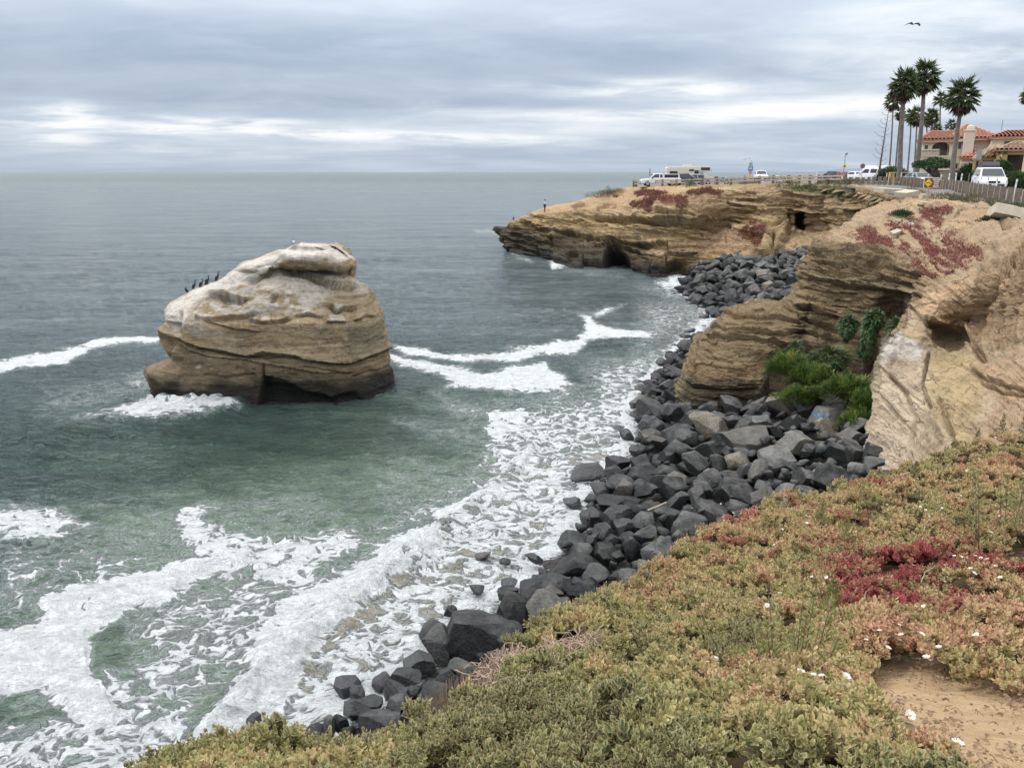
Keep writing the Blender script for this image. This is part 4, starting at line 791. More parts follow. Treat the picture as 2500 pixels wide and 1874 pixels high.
def boulder_mat():
    m = bpy.data.materials.new('basalt'); m.use_nodes = True; k = NT(m.node_tree); p = k.pos(); o = k.obj()
    rnd = k.a('ShaderNodeObjectInfo').outputs['Random']
    col = k.attr('tone', 'OBJECT'); z = k.a('ShaderNodeSeparateXYZ', {0: p}).outputs[2]
    nz = k.a('ShaderNodeSeparateXYZ', {0: k.a('ShaderNodeNewGeometry').outputs['Normal']}).outputs[2]
    n = k.noise(p, 2.2, 6, .65); g = k.noise(p, 16, 5, .7);
    t = k.math('ADD', k.math('MULTIPLY', rnd, .74), k.math('ADD', k.math('MULTIPLY', k.math('SUBTRACT', n, .5), .7), k.math('MULTIPLY', k.math('SUBTRACT', g, .5), 1.05)))
    c = k.ramp(t, [(0, (.009, .010, .011)), (.3, (.028, .030, .032)), (.65, (.085, .088, .088)), (1, (.23, .22, .195))])
    brown = k.mix(k.math('MULTIPLY', k.mr(rnd, .88, .95), .8), c, k.mix(1.0, c, (1.4, 1.2, .98, 1), 'MULTIPLY'))
    dry = k.mr(k.math('ADD', z, k.math('MULTIPLY', n, .8)), 1.0, 2.7)
    c = k.mix(dry, k.mix(1.0, brown, (.42, .45, .48, 1), 'MULTIPLY'), k.mix(1.0, brown, (1.35, 1.32, 1.27, 1), 'MULTIPLY'))
    # pale dust on the faces that look up, lightened further as painted sky light
    c = k.mix(k.math('MULTIPLY', k.math('MULTIPLY', k.mr(nz, .35, .9), k.mr(n, .35, .65)), k.mr(dry, 0, 1, .08, .62)), c, (.20, .198, .188, 1))
    c = k.mix(col, c, (.17, .16, .14, 1))
    wet = k.mr(z, .25, 1.1, 1, 0)
    b = k.a('ShaderNodeBsdfPrincipled', {'Base Color': c, 'Roughness': k.mr(wet, 0, 1, .8, .26), 'Specular IOR Level': k.mr(wet, 0, 1, .3, .6)})
    k.i(b, 'Normal', k.bump(k.math('ADD', k.math('MULTIPLY', n, 1.2), k.math('MULTIPLY', g, .45)), 1.0, .10))
    k.l.new(b.outputs[0], k.a('ShaderNodeOutputMaterial').inputs[0]); return m
M_BOULDER = boulder_mat()
def rock_proto(seed, sub, round_=0.0):
    r = random.Random(seed); bm = bmesh.new(); bmesh.ops.create_icosphere(bm, subdivisions=sub, radius=1.25)
    V = np.array([v.co[:] for v in bm.verts]); F = np.array([[v.index for v in f.verts] for f in bm.faces]); bm.free()
    pl = []
    for _ in range(60 if len([0]) else 0):
        if len(pl) >= 11: break
        n = np.array([r.gauss(0, 1), r.gauss(0, 1), r.gauss(0, .8)]); n /= np.linalg.norm(n)
        if all(float(n@q) < .80 for q, _d in pl): pl.append((n, r.uniform(.52, .92)))
    for _ in range(2):
        for n, d in pl:
            s = V@n - d; V = V - np.maximum(s, 0)[:, None]*n*(1-round_*.4)
    nrm = V/np.linalg.norm(V, axis=1, keepdims=True)
    V += nrm*(.055*fbm(V[:, 0]*2.1+seed, V[:, 1]*2.1, V[:, 2]*2.1, 5, seed, .6)+.016*vn(V[:, 0]*9, V[:, 1]*9+seed, V[:, 2]*9, seed))[:, None]
    V /= np.abs(V).max(0)
    return V.astype(np.float32), F
PROTO_HI = [rock_proto(300+i, 4, 0 if i % 4 else .9) for i in range(18)]
PROTO_LO = [rock_proto(300+i, 2, 0 if i % 4 else .9) for i in range(18)]
ROCK_ME = []
for V, F in PROTO_HI:
    o = mesh_np('boulder', V, F, M_BOULDER); o.data.set_sharp_from_angle(angle=math.radians(19)); ROCK_ME.append(o.data); bpy.data.objects.remove(o)
SPOTS = []      # (x, y, r)
def put_rock(x, y, z, sx, sy, sz, rot, pi, label, group=None, tone=0.0):
    o = bpy.data.objects.new('boulder', ROCK_ME[pi % 18]); COL.objects.link(o); o.location = (x, y, z); o.scale = (sx, sy, sz); o.rotation_euler = rot; o['tone'] = float(tone)
    tag(o, label, 'boulder', group); return o
GB = 'dark boulders heaped along the foot of the cliffs'
SURF = 'dark wet boulders standing in the foam below the ice plant'
MANUAL = [ # cx, cy, w, h, label
 (1168,1553,152,98,'largest wet black boulder at the water edge beside the dry stems'), (1263,1494,92,104,'tall pointed black boulder just behind the largest wet one'), (1078,1566,82,86,'upright square-sided black boulder left of the largest wet one'), (1345,1490,104,84,'split dark boulder half hidden by the ice plant edge'),
 (1050,1536,62,38,None), (1134,1518,64,32,'low slanting slab behind the upright black boulder'), (1103,1492,38,42,'small rounded boulder alone in the swash'), (1022,1616,78,42,None), (852,1675,64,42,None), (875,1688,40,38,None), (927,1664,56,32,None), (992,1652,64,32,None),
 (965,1686,50,42,None), (1055,1691,84,66,'wedge shaped black boulder touching the dry stem mat'), (970,1716,44,28,None), (965,1734,42,26,None), (864,1729,48,42,None), (897,1727,66,52,None), (899,1752,52,36,None), (834,1765,40,44,None), (805,1781,36,52,None), (933,1768,90,58,'peaked black boulder just above the front ice plant'),
 (771,1801,66,46,None), (621,1761,34,38,'lone small boulder in the foam at the far left of the row'), (626,1799,76,48,None), (1241,1446,46,32,None), (1241,1423,36,16,None), (1297,1434,64,30,None), (1360,1424,70,44,None), (1306,1361,42,24,'small black boulder alone in the brown swash'), (1349,1449,48,28,None),
 (1213,1608,42,40,None), (1238,1575,44,36,None), (1087,1648,42,30,None), (1130,1628,60,36,None), (890,1820,60,24,None), (1230,1370,30,12,None), (1165,1438,34,12,None), (1180,1356,36,20,None),
 (1739,1055,108,92,'very large blue-black boulder under the tip of the near promontory'), (1828,1092,102,60,'large flat-topped light grey boulder in the middle of the heap'), (2012,1025,84,58,'big grey boulder with blue graffiti scrawl below the green bushes'), (1940,1092,84,58,None), (1893,1121,88,34,'long low dark slab lying right of the flat-topped boulder'),
 (1849,1166,44,64,'upright brownish block standing on end in the heap'), (1806,1207,100,60,'wide rounded grey boulder above the ice plant'), (1872,1232,84,50,'pale grey boulder cut off by the ice plant crest'), (1643,1202,78,54,'angular dark boulder with a bright top edge mid heap'), (1506,1139,62,56,'egg shaped black boulder at the waterline'),
 (1431,1150,78,30,'flat black slab sticking out into the surf'), (1516,1180,62,26,None), (1500,1228,84,50,'sloping flat boulder at the edge of the swash'), (1600,1189,60,50,None), (1567,1121,46,30,None), (1705,1226,52,62,None), (1636,1267,68,50,'rounded dark boulder with a flat slanting top'), (1574,1283,68,46,None),
 (1578,1316,54,48,None), (1516,1262,74,42,None), (1469,1309,62,44,None), (1401,1323,88,62,'black boulder with a yellow lichen stain at the water side'), (1455,1276,46,42,None), (1426,1352,68,52,None), (1486,1354,62,46,None), (1542,1349,46,64,None), (1455,1407,62,40,None), (1375,1426,54,40,None),
 (2077,1070,62,36,'rounded brown-grey boulder beside the pale bluff foot'), (2072,1100,72,40,None), (2040,1115,74,54,None), (1918,1211,62,42,None), (1975,1207,58,42,None), (1795,1131,62,40,None), (1788,1168,62,42,None), (1400,1225,46,18,None), (1470,1195,60,28,'low dome of black rock awash in the foam'), (1985,1105,56,36,None), (2090,1150,60,34,None), (2140,1135,60,30,None), (1660,1105,60,46,None), (1600,1060,50,50,None), (1560,1100,44,30,None), (1530,1060,40,30,None)]
rr = random.Random(5); GRAF = None; LICH = None
for cx, cy, w, h, lab in MANUAL:
    z = .15
    for _ in range(6):
        P = atz(cx, cy+h*.2, z+.1); z = max(-.1, float(bed(P[0], P[1])))
    P = atz(cx, cy, z + .25); sl = math.hypot(P[1], EYE-P[2]); rx = w/2*sl/FPX*1.14; rz = max(h/2*sl/FPX*1.25, rx*.45)
    surf = z < .25 or cy > 1400
    lbl = lab or ('wet black boulder among those scattered through the foam below the ice plant' if surf else 'larger dark boulder lying in the heap between surf and cliff')
    grp = SURF if surf else GB
    o = put_rock(float(P[0]), float(P[1]), max(float(P[2])+rz*(.0 if surf else .22), rz*(.42 if surf else .3)), rx, rx*rr.uniform(.85, 1.1), rz, (rr.uniform(-.2, .2), rr.uniform(-.2, .2), rr.uniform(-.4, .4)+rr.choice([0, math.pi])), rr.randrange(18), lbl, grp,
                 tone=.35 if (lab and ('light grey' in lab or 'pale' in lab or 'graffiti' in lab)) else 0)
    SPOTS.append((float(P[0]), float(P[1]), rx*.95))
    if lab and 'graffiti' in lab: GRAF = o
# heap fill: large ones first
def near_ok(px, py): return None
HEAP_N = [(1500,1460),(1400,1440),(1360,1400),(1425,1290),(1450,1200),(1535,1130),(1560,1060),(1555,1000),(1595,930),(1640,880),(1685,835),(1720,815),(1720,960),(1700,1000),(1760,1000),(1960,985),(2100,1000),(2140,1090),(2175,1170),(2170,1200),(2080,1215),(1950,1250),(1800,1310),(1700,1350),(1560,1420)]
HEAP_L = [(1240,1460),(1330,1390),(1420,1400),(1500,1460),(1380,1500),(1290,1580),(1180,1640),(1080,1700),(1000,1770),(900,1830),(700,1830),(820,1790),(960,1700),(1060,1640),(1180,1600),(1250,1530)]
HEAP_F = [(1700,672),(1655,705),(1690,735),(1745,765),(1770,775),(1845,748),(1915,742),(1945,715),(1960,680),(1985,640),(1965,612),(1900,640),(1850,640),(1790,622),(1765,598),(1720,594),(1700,620),(1680,655)]
def fill(poly, sizes, tries, seed, zmin=0.0, zmax=4.0, dens=.80, jit=0.2, outer=0):
    r = random.Random(seed); out = []
    P = atz(np.array([q[0] for q in poly], float), np.array([q[1] for q in poly], float), 1.0); x0, x1, y0, y1 = P[:, 0].min()-2, P[:, 0].max()+3, P[:, 1].min()-2, P[:, 1].max()+4
    for s in sizes:
        n = tries; xs = np.array([r.uniform(x0, x1) for _ in range(n)]); ys = np.array([r.uniform(y0, y1) for _ in range(n)]); zb = bed(xs, ys)
        qx, qy = pix(np.stack([xs, ys, zb+s*.4], -1)); ins = poly_sd(qx, qy, poly) > -outer
        for x, y, z, ok in zip(xs, ys, zb, ins):
            if not ok or z < zmin-.3: continue
            rad = s*r.uniform(.85, 1.15)
            if all((x-a)**2+(y-b)**2 > (dens*(rad+c))**2 for a, b, c in SPOTS if abs(x-a) < 3):
                SPOTS.append((x, y, rad)); out.append((x, y, float(z)+r.uniform(-.05, jit)+rad*.25, rad))
    return out
heap = fill(HEAP_N, [.62, .50, .40, .32, .26, .22], 1300, 21, dens=.74, jit=.40)
heapL = fill(HEAP_L, [.5, .38, .28], 260, 22, jit=.1)
heapF = fill(HEAP_F, [.72, .56, .45, .36], 2600, 23, dens=.68, jit=.6)
small = fill(HEAP_N, [.21, .16], 2400, 24, dens=.7, jit=.6)+fill(HEAP_L, [.2, .14], 700, 25, jit=.1)
sub_ = fill([(1430,1290),(1440,1180),(1520,1130),(1540,1060),(1540,1000),(1580,930),(1640,870),(1600,880),(1530,950),(1500,1010),(1490,1060),(1460,1130),(1380,1190),(1380,1280)], [.4, .28, .2], 70, 31, zmin=-.6, dens=1.3, jit=0)
loose = sub_+fill([(1640,700),(1690,740),(1750,775),(1700,800),(1640,870),(1560,960),(1540,950),(1600,880),(1650,820),(1690,790),(1620,720),(1600,700)], [.55, .4, .3], 160, 26, zmin=-.4, jit=0)
dist = lambda q: math.sqrt(q[0]**2+q[1]**2+(EYE-q[2])**2)
allr = [(q, 'near') for q in heap]+[(q, 'low') for q in heapL]+[(q, 'far') for q in heapF]+[(q, 'loose') for q in loose]
allr.sort(key=lambda t: -t[0][3]/dist(t[0])); budget = 300-len(MANUAL)
rest = [t[0] for t in allr[budget:]]+small
def lab_for(x, y, z, s, kd, f, tn):
    q = pix(np.array([x, y, z])); px, py = q; size = 'large ' if s > .55 else ('small ' if s < .34 else ''); sh = 'flat' if f < .64 else ('blocky' if f > .76 else 'angular'); col = 'pale grey' if tn else 'dark'
    if kd == 'near':
        pl = ('against the foot of the near promontory' if py < 1010 and px < 1800 else 'in the shade below the green bushes' if py < 1080 and px >= 1800 else 'at the foot of the pale bluff' if px > 2000 else 'along the outer waterline of the heap' if px < 1480+max(0, 1150-py)*.3 else 'just above the ice plant crest' if poly_sd(np.array([px]), np.array([py+45]), HEAP_N)[0] < 0 else 'in the middle of the near heap')
        return '%s%s %s boulder %s' % (size, col, sh, pl), GB
    if kd == 'far': pl = 'at the back of the far heap' if py < 640 else ('at the water side of the far heap' if px < 1740 else 'low on the right side of the far heap' if py > 700 else 'in the middle of the far heap'); return '%s%s %s boulder %s' % (size, col, sh, pl), 'boulders in the far heap of the cove'
    return (LB[kd][0].replace('dark rock', '%s %s rock' % (col, sh)).replace('small black', 'black '+sh), LB[kd][1])
LB = {'near': ('dark angular boulder piled in the heap at the near promontory foot', GB), 'low': ('dark rock wedged between the surf boulders and the ice plant', 'rocks wedged along the ice plant edge'),
      'far': ('blue-grey boulder in the far heap filling the cove', 'boulders in the far heap of the cove'), 'loose': ('small black rock awash at the water edge of the heaps', 'small rocks awash along the water edge')}
for (x, y, z, s), kd in allr[:budget]:
    tn_ = rr.random() < .06; f = rr.uniform(.55, .85); pick = rr.randrange(18)
    put_rock(x, y, z, s*rr.uniform(.9, 1.25), s*rr.uniform(.8, 1.1), s*f, (rr.uniform(-.55, .55), rr.uniform(-.55, .55), rr.uniform(0, 6.28)), pick, *lab_for(x, y, z, s, kd, f, tn_), tone=tn_*.35)
VV, FF = [], []; b = 0
for x, y, z, s in rest:
    V, F = PROTO_LO[rr.randrange(18)]; M = Euler((rr.uniform(-.6, .6), rr.uniform(-.6, .6), rr.uniform(0, 6.28))).to_matrix()
    V = (V*np.array([s*rr.uniform(.9, 1.25), s, s*rr.uniform(.55, .9)]))@np.array(M).T+np.array([x, y, z]); VV.append(V); FF.append(F+b); b += len(V)
o = mesh_np('small_rocks', np.concatenate(VV), np.concatenate(FF), M_BOULDER, smooth=False); tag(o, 'small dark rocks filling the gaps between the boulders', 'rocks', kind='stuff'); o['tone'] = 0.0
print('BOULDERS', len(MANUAL), len(allr), 'rest', len(rest))
# blue scrawl painted on the graffiti boulder
bpy.context.view_layer.update()
def on_surface(o, cx, cy, off=.012):
    P = Vector(at(cx, cy, 10.0).tolist()); e = Vector((0, 0, EYE)); Mi = o.matrix_world.inverted(); a = Mi @ e; d = (Mi @ P - a).normalized()
    ok, loc, nn, _ = o.ray_cast(a, d)
    if not ok: return None
    w = o.matrix_world @ loc; return w + (e-w).normalized()*off
g = MB(); M_PAINT = simple_mat('blue_spray_paint', (.05, .26, .50), .6, var=.3, scale=8)
for st in ([(-24, -9), (-28, -8), (-28, -4), (-22, -3), (-22, 1), (-27, 2)], [(-18, -4), (-20, 0), (-16, 4), (-11, 2), (-12, -4), (-16, -6), (-18, -4)], [(-8, 4), (-7, -4), (-3, 3), (1, -5), (3, 4)], [(6, -3), (10, 2), (13, -3), (9, 0), (11, 5)], [(-12, 8), (-14, 12), (-7, 18), (-2, 12), (-5, 8), (-8, 11), (-12, 8)], [(-20, -10), (-10, -12), (-14, -8)]):
    pts = [on_surface(GRAF, GRAF_C[0]+a, GRAF_C[1]+b_) for a, b_ in st] if False else None
    ql = []
    gx_, gy_ = pix(np.array(GRAF.location))
    for (a, b_), (c, d_) in zip(st[:-1], st[1:]):
        for t in (0, .5): ql.append(on_surface(GRAF, gx_-2+a+(c-a)*t, gy_-2+b_+(d_-b_)*t))
    ql = [q for q in ql if q is not None]
    if len(ql) > 2: g.tube(ql, .016, 4)
gr = g.build('graffiti', M_PAINT, None); gr.parent = GRAF; gr.matrix_parent_inverse = GRAF.matrix_world.inverted()
# ================================================================ foreground: sloping cliff top under the camera
FC = [(2350,1800,1.9,None),(1250,1874,2.2,None),(420,1850,2.9,None),(1020,1690,4.2,None),(1230,1560,5.7,None),(1420,1450,7.0,None),(1640,1340,8.5,None),(1880,1215,10.5,None),(2110,1170,11,None),(2280,1115,12,None),(2500,1050,12.6,None),(1800,1500,5.2,None),(2200,1350,6.8,None),(2400,1250,8.5,None),(2100,1700,2.65,None),(2120,1640,3.0,None),(700,1822,3.1,None),(860,1800,3.3,None),(2480,1690,2.6,None)]
pts = [tuple(at(a, b, c)) for a, b, c, _ in FC]+[(0, 0, 10.35), (1.0, 0.2, 10.45), (-1.2, .3, 10.1), (2.5, 1, 10.5), (12, 8, 8.6), (-1, 1.2, 10.1), (13, 13, 7.9)]
pts = np.array(pts, float)
def tps(P):
    n = len(P); d = np.hypot(P[:, None, 0]-P[None, :, 0], P[:, None, 1]-P[None, :, 1]); K_ = np.where(d > 0, d*d*np.log(d+1e-9), 0)+np.eye(n)*.08
    Pm = np.column_stack([np.ones(n), P[:, 0], P[:, 1]]); A_ = np.block([[K_, Pm], [Pm.T, np.zeros((3, 3))]]); w = np.linalg.solve(A_, np.concatenate([P[:, 2], np.zeros(3)]))
    def f(x, y):
        x = np.asarray(x, float); y = np.asarray(y, float); r = w[n]+w[n+1]*x+w[n+2]*y
        for i in range(n):
            dd = np.hypot(x-P[i, 0], y-P[i, 1]); r = r + w[i]*dd*dd*np.log(dd+1e-9)
        return r
    return f
FZ = tps(pts)
CREST = [(200,1990,2.5),(365,1872,2.75),(420,1850,2.9),(480,1812,3.05),(545,1800,3.1),(600,1830,3.05),(700,1822,3.15),(800,1838,3.2),(960,1800,3.5),(1010,1765,3.75),(1040,1700,4.3),(1110,1650,4.8),(1200,1590,5.5),(1270,1545,6.0),(1330,1500,6.5),(1410,1455,7.0),(1520,1395,7.8),(1640,1330,8.6),(1760,1270,9.6),(1880,1225,10.4),(2030,1195,11),(2110,1175,11.2),(2200,1150,11.8),(2280,1118,12.2),(2360,1085,12.5),(2500,1055,12.8),(2700,1010,12.8),(3000,960,12.5)]
CW = np.array([at(*c) for c in CREST]); CM, CY = CW[:, 0]/CW[:, 1], CW[:, 1]
o_ = np.argsort(CM); CM, CY = CM[o_], CY[o_]
def fore_z(X, Y):
    m = X/np.maximum(Y, .05); yc = np.interp(m, CM, CY); t = Y/yc
    over = np.maximum(Y-yc, 0); Yb = np.minimum(Y, yc); z = FZ(m*Yb, Yb)
    return z - 1.7*over - 1.5*over**2 - .15*sstep(1.8, 4.0, Y), t
us = np.linspace(-1.25, 1.15, 360); ts = np.concatenate([np.linspace(.03, 1, 240), np.linspace(1.01, 1.30, 24)])
m_, t_ = np.meshgrid(us, ts); yc = np.interp(m_, CM, CY); Yg = t_*yc; Xg = m_*Yg
Zg, _ = fore_z(Xg, Yg); Zg = Zg + .05*fbm(Xg*1.3, Yg*1.3, None, 4, 210) - .05 + .012*fbm(Xg*9, Yg*9, None, 3, 211)*(t_ < 1)
PATH = [(2080,1650),(2190,1600),(2330,1630),(2440,1670),(2620,1730),(2900,2300),(2400,2300),(2330,1900),(2310,1830),(2250,1775),(2150,1735),(2100,1700)]
qx, qy = pix(np.stack([Xg, Yg, Zg], -1))
pathm = sstep(-10, 22, poly_sd(qx, qy, PATH)+fbm(Xg*6, Yg*6, None, 3, 212)*22)
Zg -= .03*pathm
MATP = [(1033,1700),(1000,1790),(1080,1812),(1175,1740),(1265,1672),(1400,1605),(1450,1570),(1400,1545),(1300,1562),(1220,1590),(1110,1645)]   # dry stems
def fore_mat():
    m = bpy.data.materials.new('sandy_soil'); m.use_nodes = True; k = NT(m.node_tree); p = k.pos(); pa = k.attr('path')
    n = k.noise(p, 2.2, 6, .6); g = k.noise(p, 45, 5, .7); g2 = k.noise(p, 11, 5, .65)
    s = k.ramp(k.math('ADD', k.math('MULTIPLY', n, .5), k.math('ADD', k.math('MULTIPLY', g, .3), k.math('MULTIPLY', g2, .3))), [(.35, (.36, .25, .14)), (.55, (.52, .37, .22)), (.75, (.62, .46, .29))])
    peb = k.a('ShaderNodeTexVoronoi', {'Vector': p, 'Scale': 60.0}).outputs['Distance']
    s = k.mix(k.math('MULTIPLY', k.mr(peb, .0, .16, 1, 0), k.math('GREATER_THAN', g2, .52)), s, (.13, .085, .045, 1))
    c = k.mix(pa, (.075, .052, .03, 1), s)
    b = k.a('ShaderNodeBsdfPrincipled', {'Base Color': c, 'Roughness': .95, 'Specular IOR Level': .1, 'Normal': k.bump(k.math('ADD', k.math('MULTIPLY', g, .4), k.math('ADD', g2, n)), 1.0, .06)})
    k.l.new(b.outputs[0], k.a('ShaderNodeOutputMaterial').inputs[0]); return m
tag(mesh_np('cliff_top_ground', np.stack([Xg, Yg, Zg], -1).reshape(-1, 3), grid_faces(*Xg.shape), fore_mat(), {'path': pathm.ravel()}), kind='structure')

# ---------------------------------------------------------------- ice plant
def leaf_mat(name, stops, edge, edge_amt=.74, rough=.55, sub=.0, trans=.25, inst=True):
    m = bpy.data.materials.new(name); m.use_nodes = True; k = NT(m.node_tree); p = k.pos()
    ed = k.attr('edge'); tone = k.attr('tone', 'INSTANCER' if inst else 'GEOMETRY'); red = k.attr('red', 'INSTANCER' if inst else 'GEOMETRY')
    rnd = k.attr('rnd')
    n = k.noise(p, 14, 3, .6)
    v = k.math('ADD', tone, k.math('ADD', k.math('MULTIPLY', k.math('SUBTRACT', n, .5), .45), k.math('MULTIPLY', k.math('SUBTRACT', rnd, .5), .35)))
    c = k.ramp(v, stops)
    e = k.mix(red, edge[0], edge[1])
    c = k.mix(k.math('MULTIPLY', k.math('POWER', ed, 2.2), edge_amt), c, e)
    rv = k.math('ADD', red, k.math('MULTIPLY', k.math('SUBTRACT', rnd, .5), .5))
    c = k.mix(k.mr(rv, .45, .8), c, k.mix(k.math('MULTIPLY', ed, .7), (.22, .04, .045, 1), (.50, .16, .13, 1)))
    b = k.a('ShaderNodeBsdfPrincipled', {'Base Color': c, 'Roughness': rough, 'Specular IOR Level': .35})
    t = k.a('ShaderNodeBsdfTranslucent', {'Color': c}); mx = k.a('ShaderNodeMixShader', {0: trans, 1: b.outputs[0], 2: t.outputs[0]})
    k.l.new(mx.outputs[0], k.a('ShaderNodeOutputMaterial').inputs[0]); return m
M_ICE = leaf_mat('ice_plant_leaf', [(0, (.03, .062, .018)), (.25, (.115, .16, .048)), (.5, (.295, .295, .10)), (.72, (.42, .32, .165)), (1, (.45, .24, .155))], ((.66, .54, .29, 1), (.72, .43, .31, 1)))
def ice_clump(seed, shoots=14, R=.085):
    r = random.Random(seed); V, F, E, Rn = [], [], [], []
    for s in range(shoots):
        a = r.uniform(0, 6.28); d = R*math.sqrt(r.random()); bx, by = d*math.cos(a), d*math.sin(a); lean = Vector((math.cos(a), math.sin(a), 0))*r.uniform(.1, .7)*d/R
        ax = (Vector((0, 0, 1))+lean).normalized(); base = Vector((bx*.6, by*.6, -.01)); H = r.uniform(.03, .095); u = ax.orthogonal().normalized(); w = ax.cross(u)
        rn = r.random(); off = r.uniform(0, 6.28)
        for wl in range(4):
            f = wl/3; nl = 3 if wl < 3 else 2
            for j in range(nl):
                an = off + wl*1.05 + j*2*math.pi/nl + r.uniform(-.25, .25); dr = u*math.cos(an)+w*math.sin(an); sd = ax.cross(dr).normalized()
                L = (.031-.010*f)*r.uniform(.75, 1.4); Wd = L*r.uniform(.30, .40); el = .15+.95*f+r.uniform(-.2, .25)
                up = (dr*math.cos(el)+ax*math.sin(el)); nrm = up.cross(sd).normalized()*-1
                p0 = base+ax*(H*(.25+.7*f)); b = len(V); cup = r.uniform(.25, .5)*Wd; wav = r.uniform(-.2, .2)
                prof = [(0, .28), (.3, .95), (.68, .82), (1.0, .06)]
                for t, wd in prof:
                    c = p0 + up*(L*t) - nrm*(L*.32*t*t*(1 if f < .6 else -.3))
                    for q in (-1, 0, 1):
                        V.append(tuple(c + sd*(q*Wd*wd*(1+wav*math.sin(t*7))) + nrm*(abs(q)*cup*wd+abs(q)*.25*Wd*math.sin(t*9+rn*6)))); E.append(max(abs(q)*.95, t**3)); Rn.append(rn*.6+r.random()*.4)
                for i in range(3):
                    for q in range(2): F.append((b+i*3+q, b+(i+1)*3+q, b+(i+1)*3+q+1, b+i*3+q+1))
    return np.array(V), np.array(F), np.array(E), np.array(Rn)
PC = bpy.data.collections.new('ice_plant_shoots')
def to_proto(name, dat, mat, coll):
    V, F, E, Rn = dat; o = mesh_np(name, V, F, mat, {'edge': E, 'rnd': Rn}); COL.objects.unlink(o); coll.objects.link(o); return o
for i in range(7): to_proto('ice_plant_shoot', ice_clump(900+i), M_ICE, PC)

def scatter(name, P, attrs, coll, label, cat):
    me = bpy.data.meshes.new(name); me.vertices.add(len(P)); me.vertices.foreach_set('co', np.asarray(P, np.float32).ravel())
    for k_, v_ in attrs.items():
        v_ = np.asarray(v_)
        if v_.ndim == 2: me.attributes.new(k_, 'FLOAT_VECTOR', 'POINT').data.foreach_set('vector', v_.astype(np.float32).ravel())
        elif v_.dtype.kind == 'i': me.attributes.new(k_, 'INT', 'POINT').data.foreach_set('value', v_.astype(np.int32))
        else: me.attributes.new(k_, 'FLOAT', 'POINT').data.foreach_set('value', v_.astype(np.float32))
    o = bpy.data.objects.new(name, me); COL.objects.link(o)
    ng = bpy.data.node_groups.new(name, 'GeometryNodeTree'); ng.interface.new_socket('Geometry', in_out='INPUT', socket_type='NodeSocketGeometry'); ng.interface.new_socket('Geometry', in_out='OUTPUT', socket_type='NodeSocketGeometry')
    n = ng.nodes; l = ng.links; gi = n.new('NodeGroupInput'); go = n.new('NodeGroupOutput'); iop = n.new('GeometryNodeInstanceOnPoints'); ci = n.new('GeometryNodeCollectionInfo')
    ci.inputs['Collection'].default_value = coll; ci.inputs['Separate Children'].default_value = True; ci.inputs['Reset Children'].default_value = True
    def na(nm, dt):
        q = n.new('GeometryNodeInputNamedAttribute'); q.data_type = dt; q.inputs[0].default_value = nm; return q.outputs[0]
    iop.inputs['Pick Instance'].default_value = True
    l.new(gi.outputs[0], iop.inputs['Points']); l.new(ci.outputs[0], iop.inputs['Instance']); l.new(na('pick', 'INT'), iop.inputs['Instance Index'])
    er = n.new('FunctionNodeEulerToRotation'); l.new(na('rotv', 'FLOAT_VECTOR'), er.inputs[0]); l.new(er.outputs[0], iop.inputs['Rotation'])
    cb = n.new('ShaderNodeCombineXYZ'); s_ = na('sc', 'FLOAT'); [l.new(s_, cb.inputs[i]) for i in range(3)]; l.new(cb.outputs[0], iop.inputs['Scale']); l.new(iop.outputs[0], go.inputs[0])
    md = o.modifiers.new('scatter', 'NODES'); md.node_group = ng; tag(o, label, cat, kind='stuff'); return o
# points: even on the ground, thinner and larger with distance
P = []; rg = np.random.default_rng(5)
def cand(n, y0, y1):
    m = rg.uniform(-1.0, 1.0, n); Y = np.sqrt(rg.uniform(y0*y0, y1*y1, n)); return m*Y, Y
X1, Y1 = cand(64000, .9, 5); X2, Y2 = cand(60000, 5, 14.5)
Xa, Ya = np.concatenate([X1, X2]), np.concatenate([Y1, Y2])
Za, ta = fore_z(Xa, Ya); keep = (ta < 1.20) & (Za > 5.0)
Xa, Ya, Za, ta = Xa[keep], Ya[keep], Za[keep], ta[keep]
qx, qy = pix(np.stack([Xa, Ya, Za], -1)); vis = (qx > 60) & (qx < 2620) & (qy < 2150); Xa, Ya, Za, ta, qx, qy = [a[vis] for a in (Xa, Ya, Za, ta, qx, qy)]
pm = poly_sd(qx, qy, PATH)+fbm(Xa*6, Ya*6, None, 3, 212)*22; mm = poly_sd(qx, qy, MATP)+fbm(Xa*5, Ya*5, None, 3, 215)*16
lump = fbm(Xa*2.3, Ya*2.3, None, 4, 216); gap = fbm(Xa*4.5, Ya*4.5, None, 3, 217)
keep = (pm < -2) & (mm < 9) & (gap > -.25); keep &= rg.random(len(Xa)) < np.where(Ya < 5, .85, .75)
Xa, Ya, Za, ta, qx, qy, lump = [a[keep] for a in (Xa, Ya, Za, ta, qx, qy, lump)]
# thin to a minimum spacing
cell = {}; idx = []
for i, (x, y) in enumerate(zip(Xa, Ya)):
    s = .040+.0052*y; kx, ky = int(x/.09), int(y/.09); ok = True
    for a in (-1, 0, 1):
        for b in (-1, 0, 1):
            for (u_, v_) in cell.get((kx+a, ky+b), ()):
                if (u_-x)**2+(v_-y)**2 < s*s: ok = False; break
            if not ok: break
        if not ok: break
    if ok: cell.setdefault((kx, ky), []).append((x, y)); idx.append(i)
idx = np.array(idx); Xa, Ya, Za, qx, qy, lump = [a[idx] for a in (Xa, Ya, Za, qx, qy, lump)]
n_ = len(Xa); print('ICE', n_)
pinkish = sstep(-260, 260, (qx-1500)*.5-(qy-1500)*.9)   # towards the crest and the right it turns pink-brown
tone = .28+.30*pinkish+.40*fbm(Xa*.9, Ya*.9, None, 4, 218)+.40*fbm(Xa*3.2, Ya*3.2, None, 3, 261)+.25*lump+rg.normal(0, .08, n_)
